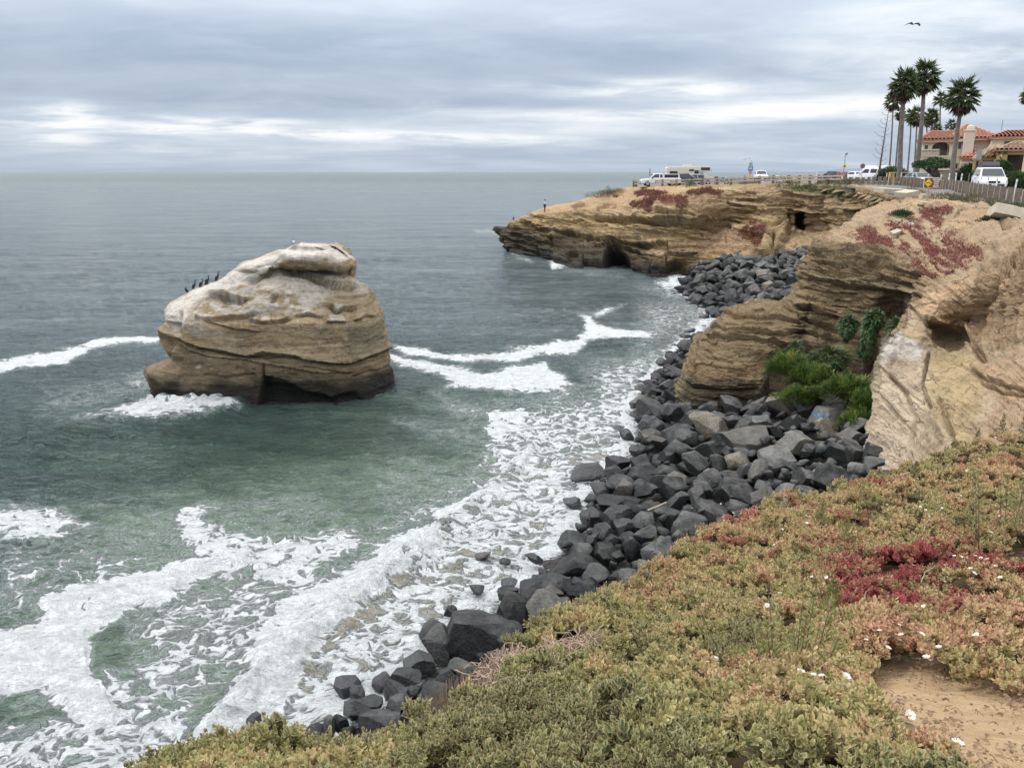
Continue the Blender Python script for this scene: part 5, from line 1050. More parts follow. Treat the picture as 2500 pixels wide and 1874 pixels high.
tone += .25*np.exp(-(((qx-2050)/300)**2+((qy-1760)/130)**2)) - .15*np.exp(-(((qx-1250)/300)**2+((qy-1800)/100)**2))
red = .14+.20*pinkish+.2*fbm(Xa*2.2, Ya*2.2, None, 3, 219)+rg.normal(0, .05, n_)
for (a, b, c, d, g_) in [(2290,1390,120,34,.8),(2160,1475,110,28,.9),(2060,1400,40,30,.8),(1720,1290,70,18,.7),(1790,1265,60,16,.7),(2370,1330,70,20,.6),(2330,1500,50,30,.7),(2040,1545,50,14,.7),(2330,1075,60,25,.45),(2080,1280,60,18,.5),(1950,1340,30,12,.4),(1660,1330,40,14,.5),(2100,1360,60,18,.45),(2180,1500,30,30,.5),(2210,1395,60,24,.5)]:
    red += g_*.74*np.exp(-(((qx-a)/c)**2+((qy-b)/d)**2)*.9)*(.05+1.35*rg.random(n_))
red += .55*sstep(.18, .42, fbm(Xa*1.3, Ya*1.3, None, 4, 263))*sstep(1350, 1750, qx)*sstep(1760, 1560, qy)*rg.random(n_)
sc = (1.0+.40*lump+rg.normal(0, .20, n_))*np.interp(Ya, [2, 3.5, 6, 12], [.66, .80, .98, 1.18])
rot = np.stack([rg.normal(0, .30, n_), rg.normal(0, .30, n_), rg.uniform(0, 6.28, n_)], -1)
lump2 = fbm(Xa*1.5, Ya*1.5, None, 3, 260, .55, True)
ICEP = np.stack([Xa, Ya, Za+.0+.14*lump+.15*lump2], -1)
scatter('ice_plant', ICEP, {'pick': rg.integers(0, 7, n_), 'rotv': rot, 'sc': np.clip(sc, .45, 1.5), 'tone': np.clip(tone, 0, 1), 'red': np.clip(red, 0, 1)}, PC, 'green and pink ice plant carpeting the slope in front of the camera', 'ground cover')
# white flowers
M_PETAL = simple_mat('flower_petal', (.80, .74, .70), .5, var=.06, scale=30); M_EYE = simple_mat('flower_centre', (.60, .50, .20), .6)
def flower(loc, s):
    e = empty('ice_plant_flower', loc); mb = MB()
    for j in range(22):
        a = j*2*math.pi/22+rr.uniform(-.06, .06); el = rr.uniform(.25, .6); d = Vector((math.cos(a)*math.cos(el), math.sin(a)*math.cos(el), math.sin(el))); t = Vector((-math.sin(a), math.cos(a), 0))
        mb.add([d*.006-t*.0016, d*.006+t*.0016, d*.024+t*.0022, d*.024-t*.0022], [(0, 1, 2, 3)])
    mb.build('petals', M_PETAL, e); MB().ball((0, 0, .006), .006, 6, 4).build('flower_centre', M_EYE, e, smooth=True); e.scale = (s, s, s); return e
FL = [(1665,1255),(1690,1240),(1760,1230),(2065,1208),(2085,1202),(2240,1168),(2345,1210),(2370,1198),(2395,1205),(2300,1240),(2430,1235),(2247,1237),(2260,1245),(2330,1357),(2348,1360),(2380,1357),(2395,1362),(2410,1365),(2430,1382),(2378,1400),(2370,1388),(2410,1465),(2370,1475),(2235,1480),(2255,1480),(2052,1524),(2126,1520),(2168,1582),(2250,1548),(2115,1562),(2382,1552),(2292,1580),(2262,1605),(2385,1548),(1985,1648),(1955,1640),(2065,1652),(2006,1650),(2220,1746),(2338,1815),(1904,1448),(1873,1478),(1898,1270),(1970,1277),(1968,1260),(2150,1478),(2200,1550),(1747,1607),(1700,1605),(2148,1540),(2010,1520),(1982,1408),(2018,1410),(1890,1330),(2268,1260),(2306,1420),(2442,1410),(2195,1525),(2420,1300),(2440,1260),(2250,1210),(2165,1232),(2360,1150),(2390,1120),(2430,1068),(2435,1085),(2270,1270),(2300,1265),(2340,1275),(1790,1252),(1840,1262),(1910,1292),(2230,1380)]
proto_fl = None
tree_xy = ICEP[:, :2]
for i, (a, b) in enumerate(FL):
    z = 9.0
    Pg = at(a, b, 6.0)
    lo, hi = 1.2, 14.0
    for _ in range(30):
        md_ = (lo+hi)/2; q = at(a, b, md_); zz, tt = fore_z(np.array([q[0]]), np.array([q[1]])); 
        if q[2] > zz[0]+.185: lo = md_
        else: hi = md_
    q = at(a, b, lo); s = rr.uniform(.45, .75)*(1 if q[1] < 5 else 1.35)
    if proto_fl is None: proto_fl = o = flower(q, s)
    else: o = copy_tree(proto_fl); o.location = q; o.scale = (s, s, s)
    o.rotation_euler = (rr.uniform(.1, .5), rr.uniform(-.3, .3), rr.uniform(0, 6))
    tag(o, 'small white many-petalled flower open among the ice plant', 'flower', 'white flowers scattered through the ice plant')
# dry stem mat
st = MB(); rs = random.Random(77)
c_ = 0
while c_ < 1300:
    a, b = rs.uniform(990, 1480), rs.uniform(1530, 1800)
    if poly_sd(np.array([a]), np.array([b]), MATP)[0] < -4: continue
    lo, hi = 2.0, 9.0
    for _ in range(20):
        md_ = (lo+hi)/2; q = at(a, b, md_); zz = fore_z(np.array([q[0]]), np.array([q[1]]))[0][0]
        if q[2] > zz+.03: lo = md_
        else: hi = md_
    q = Vector(at(a, b, lo).tolist()); h = rs.uniform(0, 6.28); pts_ = [q.copy()]; L = rs.uniform(.10, .30)
    for j in range(4):
        h += rs.uniform(-.9, .9); q = q+Vector((math.cos(h), math.sin(h), 0))*L/4; q.z = fore_z(np.array([q.x]), np.array([q.y]))[0][0]+.02+rs.uniform(0, .13); pts_.append(q.copy())
    st.tube(pts_, rs.uniform(.002, .0048), 4, False); c_ += 1
tag(st.build('dry_stems', simple_mat('dry_stem', (.40, .30, .22), .8, var=.4, scale=4)), 'tangled dry stems matted along the ice plant edge above the surf', 'dead stems', kind='stuff')

# crumbs, pebbles and dead leaves on the bare path
pb = MB(); r_ = random.Random(12); c_ = 0
while c_ < 900:
    a, b = r_.uniform(2080, 2560), r_.uniform(1600, 1890); sdp = poly_sd(np.array([a]), np.array([b]), PATH)[0]
    if sdp < -6 or (sdp > 45 and r_.random() < .72): continue
    lo, hi = 1.0, 6.0
    for _ in range(20):
        md_ = (lo+hi)/2; q = at(a, b, md_)
        if q[2] > fore_z(np.array([q[0]]), np.array([q[1]]))[0][0]-.06: lo = md_
        else: hi = md_
    q = at(a, b, lo); x, y, z = q; c_ += 1; t = r_.random()
    if t < .55: s = r_.uniform(.0015, .0065); pb.ball((x, y, z+s*.3), s, 5, 3, (1.2, .9, .7))
    elif t < .8: h = r_.uniform(0, 6.3); L = r_.uniform(.012, .035); pb.tube([(x, y, z+.004), (x+L*.5*math.cos(h), y+L*.5*math.sin(h), z+.012), (x+L*math.cos(h+.4), y+L*math.sin(h+.4), z+.004)], .0018, 3)
    else:
        h = r_.uniform(0, 6.3); L = .018; c2, s2 = math.cos(h)*L, math.sin(h)*L; pb.add([(x-c2, y-s2, z+.004), (x+s2*.5, y-c2*.5, z+.012), (x+c2, y+s2, z+.006), (x-s2*.5, y+c2*.5, z+.010)], [(0, 1, 2, 3)])
tag(pb.build('path_litter', simple_mat('dead_leaf_litter', (.22, .145, .085), .9, var=.5, scale=30)), 'dead leaves twigs and crumbs strewn on the bare sandy path', 'litter', kind='stuff')
# ================================================================ plateau, road
PL = [(1560,460,107),(1650,457,105),(1725,452,103),(1785,453,101),(1840,450,97),(1892,449,94),(1945,449,92),(2010,448,88),(2100,450,80),(2182,474,58),(2232,482,52),(2330,487,47),(2400,499,43.5),(2460,512,41),(2110,452.5,95),(2240,458.5,80),(2290,464,72),(2340,471,63.5),(2400,484,55.5),(2500,504,47.5),(2530,528,38.5),(2640,556,33.5),(1600,458,109),(1690,450,135),(1850,440,145),(2130,443,120),(2240,447,100),(2410,461,65),(2480,475,55),(2600,470,62),(2300,447,95),(2450,440,95),(2600,440,90)]
PZ = tps(np.array([at(*c) for c in PL]))
def edge(L): return [((a-1250)/FPX*b*1.0/(CP+(937-447)/FPX*SP), b) for a, b in L]
RIM = [tuple(at(a, b, c+(1.2 if c > 60 else .5)))[:2] for a, b, c in [(1535,461,113),(1602,458,107.5),(1660,455,105.5),(1725,452,102.6),(1785,453,100.6),(1840,450,96.6),(1892,449,93.6),(1945,449,91.6),(2010,448,87.6),(2100,454,74.2),(2200,469,58.2),(2260,477,52.5),(2320,484,48.4),(2340,490,45.6),(2400,502,43.3),(2460,516,41.2),(2530,531,38.6),(2640,561,33.6),(2800,600,27)]]
POLY = RIM+[(130, 20), (130, 175), (60, 175)]+edge([(1850,158),(1700,152),(1580,150),(1548,125)])
PZS = lambda x, y: float(PZ(np.array([x]), np.array([y]))[0])
bpy.context.view_layer.update()
def gz_(x, y):
    best = PZS(x, y) if poly_sd(np.array([x]), np.array([y]), POLY)[0] > 0 else -9
    for o in (headland, near):
        ok, loc, nn, _ = o.ray_cast(Vector((float(x), float(y), 40)), Vector((0, 0, -1)))
        if ok and loc.z > best: best = loc.z
    return best if best > -5 else PZS(x, y)
def G_(px, Y):
    """ground point under picture column px at distance Y"""
    X = (px-1250)/FPX*Y
    for _ in range(3):
        z = gz_(X, Y); q = pix(np.array([X, Y, z])); X += (px-q[0])/FPX*Y
    return Vector((X, Y, gz_(X, Y)))
xx, yy = np.meshgrid(np.arange(12, 112, .6), np.arange(26, 176, .6)); sd_ = poly_sd(xx, yy, POLY)
zz = PZ(xx, yy)+.10*fbm(xx*.5, yy*.5, None, 4, 230)*(yy < 60)-.03; zz = zz-.9*np.maximum(-sd_, 0)-.15*sstep(1.5, 0, sd_)
fc = grid_faces(*xx.shape); sdv = sd_.ravel(); fc = fc[(sdv[fc] > -.9).all(1)]
c = np.ones(xx.shape+(3,))*SAND*.8; nn = fbm(xx*.35, yy*.35, None, 4, 231); n2 = fbm(xx*1.6, yy*1.6, None, 3, 232)
m = sstep(-.05, .2, nn+.5*n2)[..., None]; c = c*(1-m*.75)+(PLANT*.8+MUD*.5)*m*.75
o = mesh_np('plateau_ground', np.stack([xx, yy, zz], -1).reshape(-1, 3), fc, M_ROCK, {'Col': c.reshape(-1, 3), 'strata': np.zeros(xx.size), 'wet': np.zeros(xx.size)}); tag(o, kind='structure')
ROAD = edge([(1566,110),(1700,107.5),(1790,105),(1900,98.5),(2000,92),(2150,72.5),(2220,63),(2300,56),(2420,50),(2560,45),(2700,40),(2900,45),(2750,60),(2600,72),(2500,80),(2380,88),(2300,93),(2240,106),(2200,114),(2160,128),(2080,142),(1850,151),(1590,146)])
sd_ = poly_sd(xx, yy, ROAD); fc = grid_faces(*xx.shape); fc = fc[(sd_.ravel()[fc] > -.3).all(1)]
us_, inv = np.unique(fc, return_inverse=True)
asph = simple_mat('asphalt', (.14, .135, .13), .9, var=.25, scale=1.2)
tag(mesh_np('road', np.stack([xx, yy, PZ(xx, yy)+.035], -1).reshape(-1, 3)[us_], inv.reshape(fc.shape), asph), kind='structure')
# far wall line behind the car park
mb = MB(); pts_ = [G_(a, b) for a, b in [(1790,150),(1860,152),(1930,150),(2000,148),(2060,144)]]
for a, b in zip(pts_[:-1], pts_[1:]):
    d = (b-a); n = int(d.length/1.2)
    for i in range(n):
        q = a+d*(i/n); s = rr.uniform(.25, .5); mb.ball((q.x, q.y, q.z+.15), s, 6, 4, (1.3, .9, .8))
tag(mb.build('rubble_row', simple_mat('rubble_stone', (.20, .12, .10), .9, var=.3, scale=1)), 'low reddish rubble row along the far side of the car park', 'rubble', kind='stuff')
# distant land on the horizon
hx = np.linspace(2070, 2240, 60); hv, hf = [], []
for i, a in enumerate(hx):
    q = at(a, 420.5, 11500.0); e = math.exp(-((a-2190)/60)**2)
    h = 58*e*(1+.25*math.sin(a*.11)+.12*math.sin(a*.31)); hv += [(q[0], 11500, -3), (q[0], 11900, max(h, .5)), (q[0], 13500, max(h*.9, .3)), (q[0], 14500, -3)]
hf = [(i*4+j, (i+1)*4+j, (i+1)*4+j+1, i*4+j+1) for i in range(59) for j in range(3)]
tag(mesh_np('distant_headland', hv, hf, simple_mat('haze_tinted_land', (.15, .19, .24), 1, var=.1, scale=.002)), kind='structure')  # blue-grey of distance haze painted into the land colour

# ================================================================ foliage
M_FERN = leaf_mat('bright_leaf', [(0, (.025, .055, .014)), (.35, (.075, .135, .03)), (.75, (.17, .24, .055)), (1, (.28, .24, .09))], ((.24, .30, .09, 1), (.25, .22, .08, 1)), .3, inst=False)
M_DARK = leaf_mat('dark_leaf', [(0, (.018, .045, .018)), (.5, (.04, .085, .035)), (1, (.08, .13, .05))], ((.08, .13, .06, 1), (.1, .1, .05, 1)), .3, inst=False)
M_IVY = leaf_mat('ivy_leaf', [(0, (.025, .055, .018)), (.5, (.055, .105, .035)), (1, (.12, .17, .06))], ((.1, .18, .09, 1), (.1, .1, .05, 1)), .3, inst=False)
M_SCRUB = leaf_mat('scrub_leaf', [(0, (.06, .055, .03)), (.5, (.12, .115, .055)), (1, (.20, .18, .11))], ((.22, .2, .12, 1), (.2, .14, .08, 1)), .3, inst=False)
M_DEAD = leaf_mat('dead_frond', [(0, (.05, .035, .028)), (.5, (.10, .07, .05)), (1, (.19, .14, .10))], ((.2, .15, .1, 1), (.2, .14, .1, 1)), .3, inst=False)
M_OLV = leaf_mat('weed_leaf', [(0, (.10, .12, .035)), (.5, (.20, .21, .07)), (1, (.30, .27, .12))], ((.32, .3, .12, 1), (.4, .25, .12, 1)), .4, inst=False)
M_BARK = simple_mat('bark', (.16, .13, .11), .95, var=.35, scale=5, bump=.6); M_TWIG = simple_mat('twig', (.13, .10, .08), .9, var=.3)
def leaves_mesh(name, C, D, L, Wd, mat, parent=None, seed=0, tone=None, bend=.3, red=0.0):
    """C centres, D directions, lengths L: narrow bent leaf quads"""
    g_ = np.random.default_rng(seed); n = len(C); D = D/np.linalg.norm(D, axis=1, keepdims=True)
    rv = g_.normal(size=(n, 3)); S_ = np.cross(D, rv); S_ /= np.linalg.norm(S_, axis=1, keepdims=True)+1e-9; Nn = np.cross(D, S_)
    L = np.asarray(L).reshape(-1, 1)*np.ones((n, 1)); w = np.asarray(Wd).reshape(-1, 1)*np.ones((n, 1))
    a = C-S_*w*.35; b = C+S_*w*.35; c_ = C+D*L*.55+S_*w*.5; d = C+D*L*.55-S_*w*.5; e = C+D*L+Nn*L*bend
    V = np.stack([a, b, c_, d, e], 1).reshape(-1, 3); k_ = np.arange(n)[:, None]*5
    F = np.concatenate([k_+np.array([0, 1, 2]), k_+np.array([0, 2, 3]), k_+np.array([3, 2, 4])])
    t = g_.random(n) if tone is None else np.clip(tone+g_.normal(0, .12, n), 0, 1)
    return mesh_np(name, V, F, mat, {'edge': np.tile([0, 0, .4, .4, 1], n), 'rnd': np.repeat(g_.random(n), 5), 'tone': np.repeat(t, 5), 'red': np.full(n*5, red)}, smooth=False, parent=parent)
def bush_pts(R, n, seed, lump=.3, flat=True):
    g_ = np.random.default_rng(seed); d = g_.normal(size=(n, 3)); d /= np.linalg.norm(d, axis=1, keepdims=True)
    if flat: d[:, 2] = np.abs(d[:, 2])*1.0-.15
    r = (1+lump*fbm(d[:, 0]*2.2+seed, d[:, 1]*2.2, d[:, 2]*2.2, 3, seed))*g_.uniform(.62, 1.0, n)
    return d*r[:, None]*np.array(R), d
def shrub(name, label, cat, loc, R, n, L, Wd, mat, seed, group=None, up=.35, stem=True, lump=.35):
    e = empty(name, loc); P_, d = bush_pts(R, n, seed, lump, up > -.1); g_ = np.random.default_rng(seed)
    D = d*.8+g_.normal(0, .45, (n, 3))+np.array([0, 0, up]); tn = .5+.45*vn(P_[:, 0]*3/R[0], P_[:, 1]*3/R[1], P_[:, 2]*3/R[2], seed)
    leaves_mesh('foliage', P_, D, g_.uniform(.6, 1.3, n)*L, Wd, mat, e, seed, tn)
    if stem:
        mb = MB(); r_ = random.Random(seed)
        for i in range(7):
            a = r_.uniform(0, 6.28); mb.tube([(0, 0, -.3), (math.cos(a)*R[0]*.3, math.sin(a)*R[1]*.3, R[2]*.35), (math.cos(a)*R[0]*.6, math.sin(a)*R[1]*.6, R[2]*.65)], [R[2]*.03+.01, R[2]*.02+.005, .005], 5)
        mb.build('stem', M_TWIG, e)
    return tag(e, label, cat, group)
# bright green growth at the back of the cove, hung on the recessed wall
def on_near(px, py, off=0.0):
    gx2, gy2 = NPX
    d = (gx2-px)**2+(gy2-py)**2; d = np.where(NVIS, d, 1e9); i = np.argmin(d); return G_B.reshape(-1, 3)[i]
NPX = pix(G_B.reshape(-1, 3)); NVIS = np.ones(len(NPX[0]), bool)
def hug(px, py, Yg): return Vector(at(px, py, Yg).tolist())
for i, (px, py, Yg, R, n, mat, L, lab, cat, up) in enumerate([
  (1925,905,33.2,(.95,.7,.85),3800,M_FERN,.15,'feathery bright green bush at the left end of the cove greenery','bush',.5),
  (1990,935,32.2,(1.1,.7,.95),4600,M_FERN,.15,'feathery green bush with brown patches right of the first one','bush',.5),
  (2060,960,30.6,(1.1,.8,1.0),4800,M_FERN,.15,'light green bush in the middle of the cove greenery','bush',.5),
  (2110,1000,29.6,(.85,.8,1.0),4200,M_FERN,.15,'yellow-green bush touching the pale bluff edge','bush',.5),
  (2095,1048,28.6,(.75,.6,.8),3200,M_FERN,.14,'lowest green bush beside the graffiti boulder','bush',.4),
  (1960,975,31.4,(1.0,.6,.7),3000,M_FERN,.14,'low ragged bush with brown twigs over the boulders','bush',.3),
  (1941,870,34.0,(.33,.3,.75),900,M_IVY,.14,'narrow dark green column plant on the promontory wall','plant',-.2),
  (2025,878,33.4,(.95,.45,.50),1900,M_IVY,.15,'dark green ivy cushion bulging from the rock above the bushes','ivy',-.3),
  (2070,795,35.2,(.42,.3,.35),700,M_IVY,.14,'small ivy tuft high on the recessed wall','ivy',-.3),
  (2070,798,35.0,(.40,.3,.55),900,M_IVY,.15,'ivy clump hanging left of the long ivy curtain','ivy',-.8),
  (2122,815,33.8,(.36,.3,1.15),1700,M_IVY,.16,'long ivy curtain hanging down the dark recess','ivy',-1.2),
  (2138,782,33.6,(.40,.3,.42),700,M_IVY,.14,'ivy tuft on top of the long ivy curtain','ivy',-.4),
  (2190,800,32.2,(.36,.3,.42),600,M_IVY,.13,'ivy tuft right of the curtain behind the bluff edge','ivy',-.3),
  (2105,855,34.4,(.30,.3,.30),400,M_IVY,.12,'small ivy patch low on the dark wall','ivy',-.3)]):
    loc = hug(px, py, Yg-.1); shrub('green_bush' if cat == 'bush' else ('hanging_ivy' if cat == 'ivy' else 'wall_plant'), lab, cat, loc, R, n, L, L*.34 if mat is M_FERN else L*.55, mat, 500+i, 'plants growing in the damp cove', up, stem=(cat == 'bush'), lump=.75 if cat == 'bush' else .35)
# red ice plant mats: leaves standing on the slopes
def mat_leaves(name, GG, RM, n, L, seed, label, red, thr=.35):
    g_ = np.random.default_rng(seed); P_ = GG.reshape(-1, 3); w = np.where(RM.ravel() > thr, RM.ravel(), 0)
    qx_, qy_ = pix(P_); w = w*(qx_ > 1150)*(qx_ < 2520); d2 = P_[:, 1]**2; cell_ = np.linalg.norm(np.cross(np.gradient(GG, axis=0), np.gradient(GG, axis=1)), axis=-1).ravel(); w = w*cell_
    i = g_.choice(len(P_), n, p=w/w.sum()); C = P_[i]+g_.normal(0, L*.4, (n, 3)); D = g_.normal(0, .6, (n, 3))+np.array([0, -.25, .9])
    o = leaves_mesh(name, C, D, g_.uniform(.5, 1.3, n)*L, L*.40, M_MAT, None, seed, .35+.3*vn(C[:, 0]*.9, C[:, 1]*.9, C[:, 2]), .2, red); return tag(o, label, 'ground cover', kind='stuff')
M_MAT = leaf_mat('maroon_leaf', [(0, (.14, .06, .045)), (.4, (.24, .085, .07)), (.7, (.27, .18, .10)), (1, (.20, .19, .09))], ((.30, .14, .10, 1), (.32, .10, .09, 1)), .4, inst=False)
mat_leaves('red_ice_plant', G_B, RMB, 8000, .10, 31, 'maroon ice plant straggling down the sandy slope above the near promontory', .1)
mat_leaves('far_ice_plant', G_A, RMA, 9000, .19, 32, 'dark red ice plant mats on top of the far headland', .1)
# scrub on rims
for i, (px, Y, R, mat, lab) in enumerate([(1478,115,(3.6,1.8,.9),M_SCRUB,'grey-green scrub on the left shoulder of the headland'),(1484,115.5,(.7,.7,1.5),M_SCRUB,'taller dry bush sticking out of the headland scrub'),(1508,114,(2.4,1.5,.75),M_SCRUB,'dry grassy scrub beside the left end of the fence'),
  (1686,104,(.9,.6,.9),M_DARK,'green weed growing against the guard fence'),(1930,92,(2.2,1,.6),M_SCRUB,'dry scrub along the fence above the cave'),(1975,89,(2.4,1,.7),M_DARK,'dark low shrub along the fence above the cave'),(2080,80,(2.2,1.2,.7),M_SCRUB,'weedy scrub at the fence right of the cave'),
  (2030,86,(2.0,1,.55),M_SCRUB,'low dry weeds below the parked red car'),(2225,56,(1.6,.9,.5),M_SCRUB,'low weeds left of the warning sign'),(2205,57,(1.1,.8,.45),M_DARK,'green weeds beside the concrete ledge'),(2310,50,(1.6,.8,.45),M_SCRUB,'grassy weeds right of the warning sign'),(2345,48.5,(1.5,.8,.5),M_SCRUB,'yellowish weeds at the foot of the board fence'),
  (2375,47,(1.3,.7,.65),M_SCRUB,'grey twiggy bush in front of the board fence'),(2420,45,(1.1,.7,.45),M_SCRUB,'pale flowering weeds above the concrete slab'),(2445,43,(.9,.6,.4),M_SCRUB,'low weeds behind the leaning concrete slab'),(2480,42.5,(1.1,.5,.35),M_DARK,'green weeds under the last boards of the fence')]):
    shrub('scrub', lab, 'scrub', G_(px, Y)+Vector((0, 0, -.1)), R, int(500*R[0]), .20 if Y > 70 else .14, .03, mat, 560+i, 'dry scrub along the cliff rim', .9, stem=False)
shrub('slope_bush', 'dark green bush on the slope below the leaning concrete slab', 'bush', hug(2418, 552, 39.2), (.75, .6, .55), 2200, .13, .05, M_DARK, 590, None, .3)
shrub('slope_bush', 'small green shrub on the sandy slope below the warning sign', 'bush', hug(2200, 525, 45.2), (.7, .5, .28), 900, .12, .04, M_DARK, 591, None, .3)

# weeds standing in the ice plant
def fore_pt(px, py, up=0.0):
    lo, hi = 1.2, 14.5
    for _ in range(30):
        md_ = (lo+hi)/2; q = at(px, py, md_)
        if q[2] > fore_z(np.array([q[0]]), np.array([q[1]]))[0][0]+up: lo = md_
        else: hi = md_
    q = at(px, py, lo); return Vector((q[0], q[1], q[2]))
for i, (px, py, h, n, lab) in enumerate([(1938,1640,.42,900,'upright yellow-green conifer-like weed in the middle of the ice plant'),(2025,1520,.36,500,'thin olive weed standing behind the conifer-like one'),(2000,1300,.45,380,'tall thin olive weed on the crest above the boulders'),(2060,1330,.35,300,'bushy olive weed right of the tall thin one'),
    (1665,1330,.50,260,'rusty dry sprig at the crest over the boulders'),(1870,1240,.40,220,'small dry sprig on the crest'),(2440,1330,.80,1500,'large olive weed bush at the right edge'),(2490,1300,.85,1300,'olive weed bush cut by the right edge of view'),(2380,1110,.55,500,'dry brown weed on the far crest'),(2440,1080,.60,600,'brown seed-headed weed at the far right crest'),(2350,1120,.35,350,'short dry weed near the far crest'),(2500,1060,.55,500,'dry weed at the far right end of the crest'),(2230,1180,.35,300,'short rusty weed in front of the pale bluff'),(2290,1150,.35,350,'low dry weed where the bluff meets the ice plant'),(1600,1340,.30,160,'thin dry sprig left of the red ice plant')]):
    b0 = fore_pt(px, py); e = empty('weed', b0); n = int(n*.55); g_ = np.random.default_rng(700+i); w = .16 if n < 440 else .28
    if i in (6, 7): w = .42
    t = np.round(g_.random(n)**.8*14+g_.normal(0, .2, n))/14; a = g_.uniform(0, 6.28, n); ns = 1 if w < .2 else 9; so = g_.normal(0, w*.5, (ns, 2))*(ns > 1); si = g_.integers(0, ns, n)
    r = (1-t)*w*g_.random(n)*(.8 if ns == 1 else .5); P_ = np.stack([np.cos(a)*r+so[si, 0]*(1+.6*t), np.sin(a)*r+so[si, 1]*(1+.6*t), t*h], -1)
    D = np.stack([np.cos(a), np.sin(a), .8+.6*t], -1)
    leaves_mesh('foliage', P_, D, .050*(1.25-.6*t), .011, M_OLV if 'dry' not in lab and 'brown' not in lab and 'rusty' not in lab else M_SCRUB, e, 700+i, .35+.5*t, .2, .25 if 'rusty' in lab or 'brown' in lab else 0)
    mb = MB()
    for s in range(ns): mb.tube([(so[s, 0], so[s, 1], -.03), (so[s, 0]*1.3, so[s, 1]*1.3, h*.5), (so[s, 0]*1.6, so[s, 1]*1.6, h*.97)], [.004, .003, .001], 4)
    so_ = mb.build('stem', M_TWIG, e); tag(e, lab, 'weed')
    if ns > 1: so_['kind'] = 'stuff'
# bits lying in the ice plant
q = fore_pt(2080, 1290); lit = MB(); lit.box(-.05, .05, -.004, .004, 0, .10, Matrix.Rotation(.3, 4, 'Y')@Matrix.Rotation(.4, 4, 'X')); lo_ = lit.build('litter', simple_mat('dark_plastic', (.02, .015, .015), .4)); lo_.location = q+Vector((0, 0, .06)); tag(lo_, 'small dark scrap of litter lying in the red ice plant', 'litter')
for (a, b, l, ang, lab) in [(2247,1430,.14,.9,'bleached bare twig leaning out of the ice plant'),(2107,1480,.10,1.2,'short white twig above the dark red patch'),(1976,1490,.08,1.9,'crooked pale twig poking out left of the red patch'),(2112,1526,.06,1.5,'stubby white twig between two flowers')]:
    q = fore_pt(a, b)+Vector((0, 0, .07)); tw = MB(); tw.tube([(0, 0, -.03), (math.cos(ang)*l*.4, .02, math.sin(ang)*l*.5), (math.cos(ang)*l, 0, math.sin(ang)*l)], [.004, .0035, .002], 5); t_o = tw.build('bare_twig', simple_mat('bleached_wood', (.55, .48, .40), .8)); t_o.location = q; tag(t_o, lab, 'twig')

# ================================================================ palms
def palm(px, ground_py, Y, top_px, top_py, rad_px, lab, slim=False, skirt=True, seed=0, tr_px=None, n=None, low=False):
    base = G_(px, Y); top = Vector(at(top_px, top_py, Y).tolist()); H = top.z-base.z; e = empty('fan_palm', base); off = top-base
    rd = rad_px*Y/FPX; tr = (tr_px or (5 if slim else 11))*Y/FPX/2*.80
    mb = MB(); pts_ = []; rs_ = []; r_ = random.Random(seed)
    for i in range(15):
        t = i/14; q = Vector((off.x*(t**1.25), off.y*t, H*t)); q.x += .12*math.sin(t*5+seed)*tr*2; pts_.append(q); rs_.append(tr*(1.35-.55*t if t < .25 else 1.2-.35*t)*(1+.06*r_.uniform(-1, 1)))
    mb.tube(pts_, rs_, 10); mb.build('trunk', M_TRUNK, e, smooth=True)
    g_ = np.random.default_rng(seed+50)
    def fans(nf, el0, el1, mat, nm, rr_, tone, droop):
        C, D, Ls = [], [], []; pet = MB()
        for k_ in range(nf):
            a = k_*2.399+g_.uniform(-.3, .3); el = el0+(el1-el0)*((k_+.5)/nf)+g_.uniform(-.12, .12)
            d = Vector((math.cos(a)*math.cos(el), math.sin(a)*math.cos(el), math.sin(el))); o2 = off+Vector((0, 0, .05)); pl = rr_*g_.uniform(.42, .55)
            tip = o2+d*pl; tip.z -= droop*pl*.3*(1 if el < 1 else 0); pet.tube([o2, tip], [.03*rr_, .018*rr_], 3, False)
            fd = (d+Vector((0, 0, -.25*droop))).normalized(); sd = fd.cross(Vector((0, 0, 1))); sd = sd.normalized() if sd.length > .05 else Vector((1, 0, 0)); nb = 17
            for j in range(nb):
                ph = -1.55+3.1*j/(nb-1); v = (fd*math.cos(ph)+sd*math.sin(ph)); v.z -= .22*droop*(1+abs(math.sin(ph))); C.append(tip[:]); D.append(v[:]); Ls.append(rr_*.56*(1-.25*abs(ph)/1.55)*g_.uniform(.8, 1.1))
        C, D, Ls = np.array(C), np.array(D), np.array(Ls)
        leaves_mesh(nm, C, D, Ls, rr_*.075, mat, e, seed, tone, .12); return pet
    nf = n or (44 if not slim else 28)
    pet = fans(nf, -.55, 1.40, M_PALM, 'crown', rd, .5, 1.0+g_.uniform(.1, .7)); pet.build('frond_stems', M_TWIG, e)
    if skirt: fans(max(12, nf//2), -1.45, -.75, M_DEAD, 'dead_skirt', rd*.95, .5, .9)
    return tag(e, lab, 'palm tree', 'fan palms along the road')
M_PALM = leaf_mat('palm_leaf', [(0, (.026, .046, .020)), (.5, (.065, .10, .038)), (1, (.15, .17, .07))], ((.12, .14, .06, 1), (.1, .1, .05, 1)), .35, inst=False)
M_TRUNK = simple_mat('palm_trunk', (.17, .145, .135), .95, var=.35, scale=2.2, bump=.8)
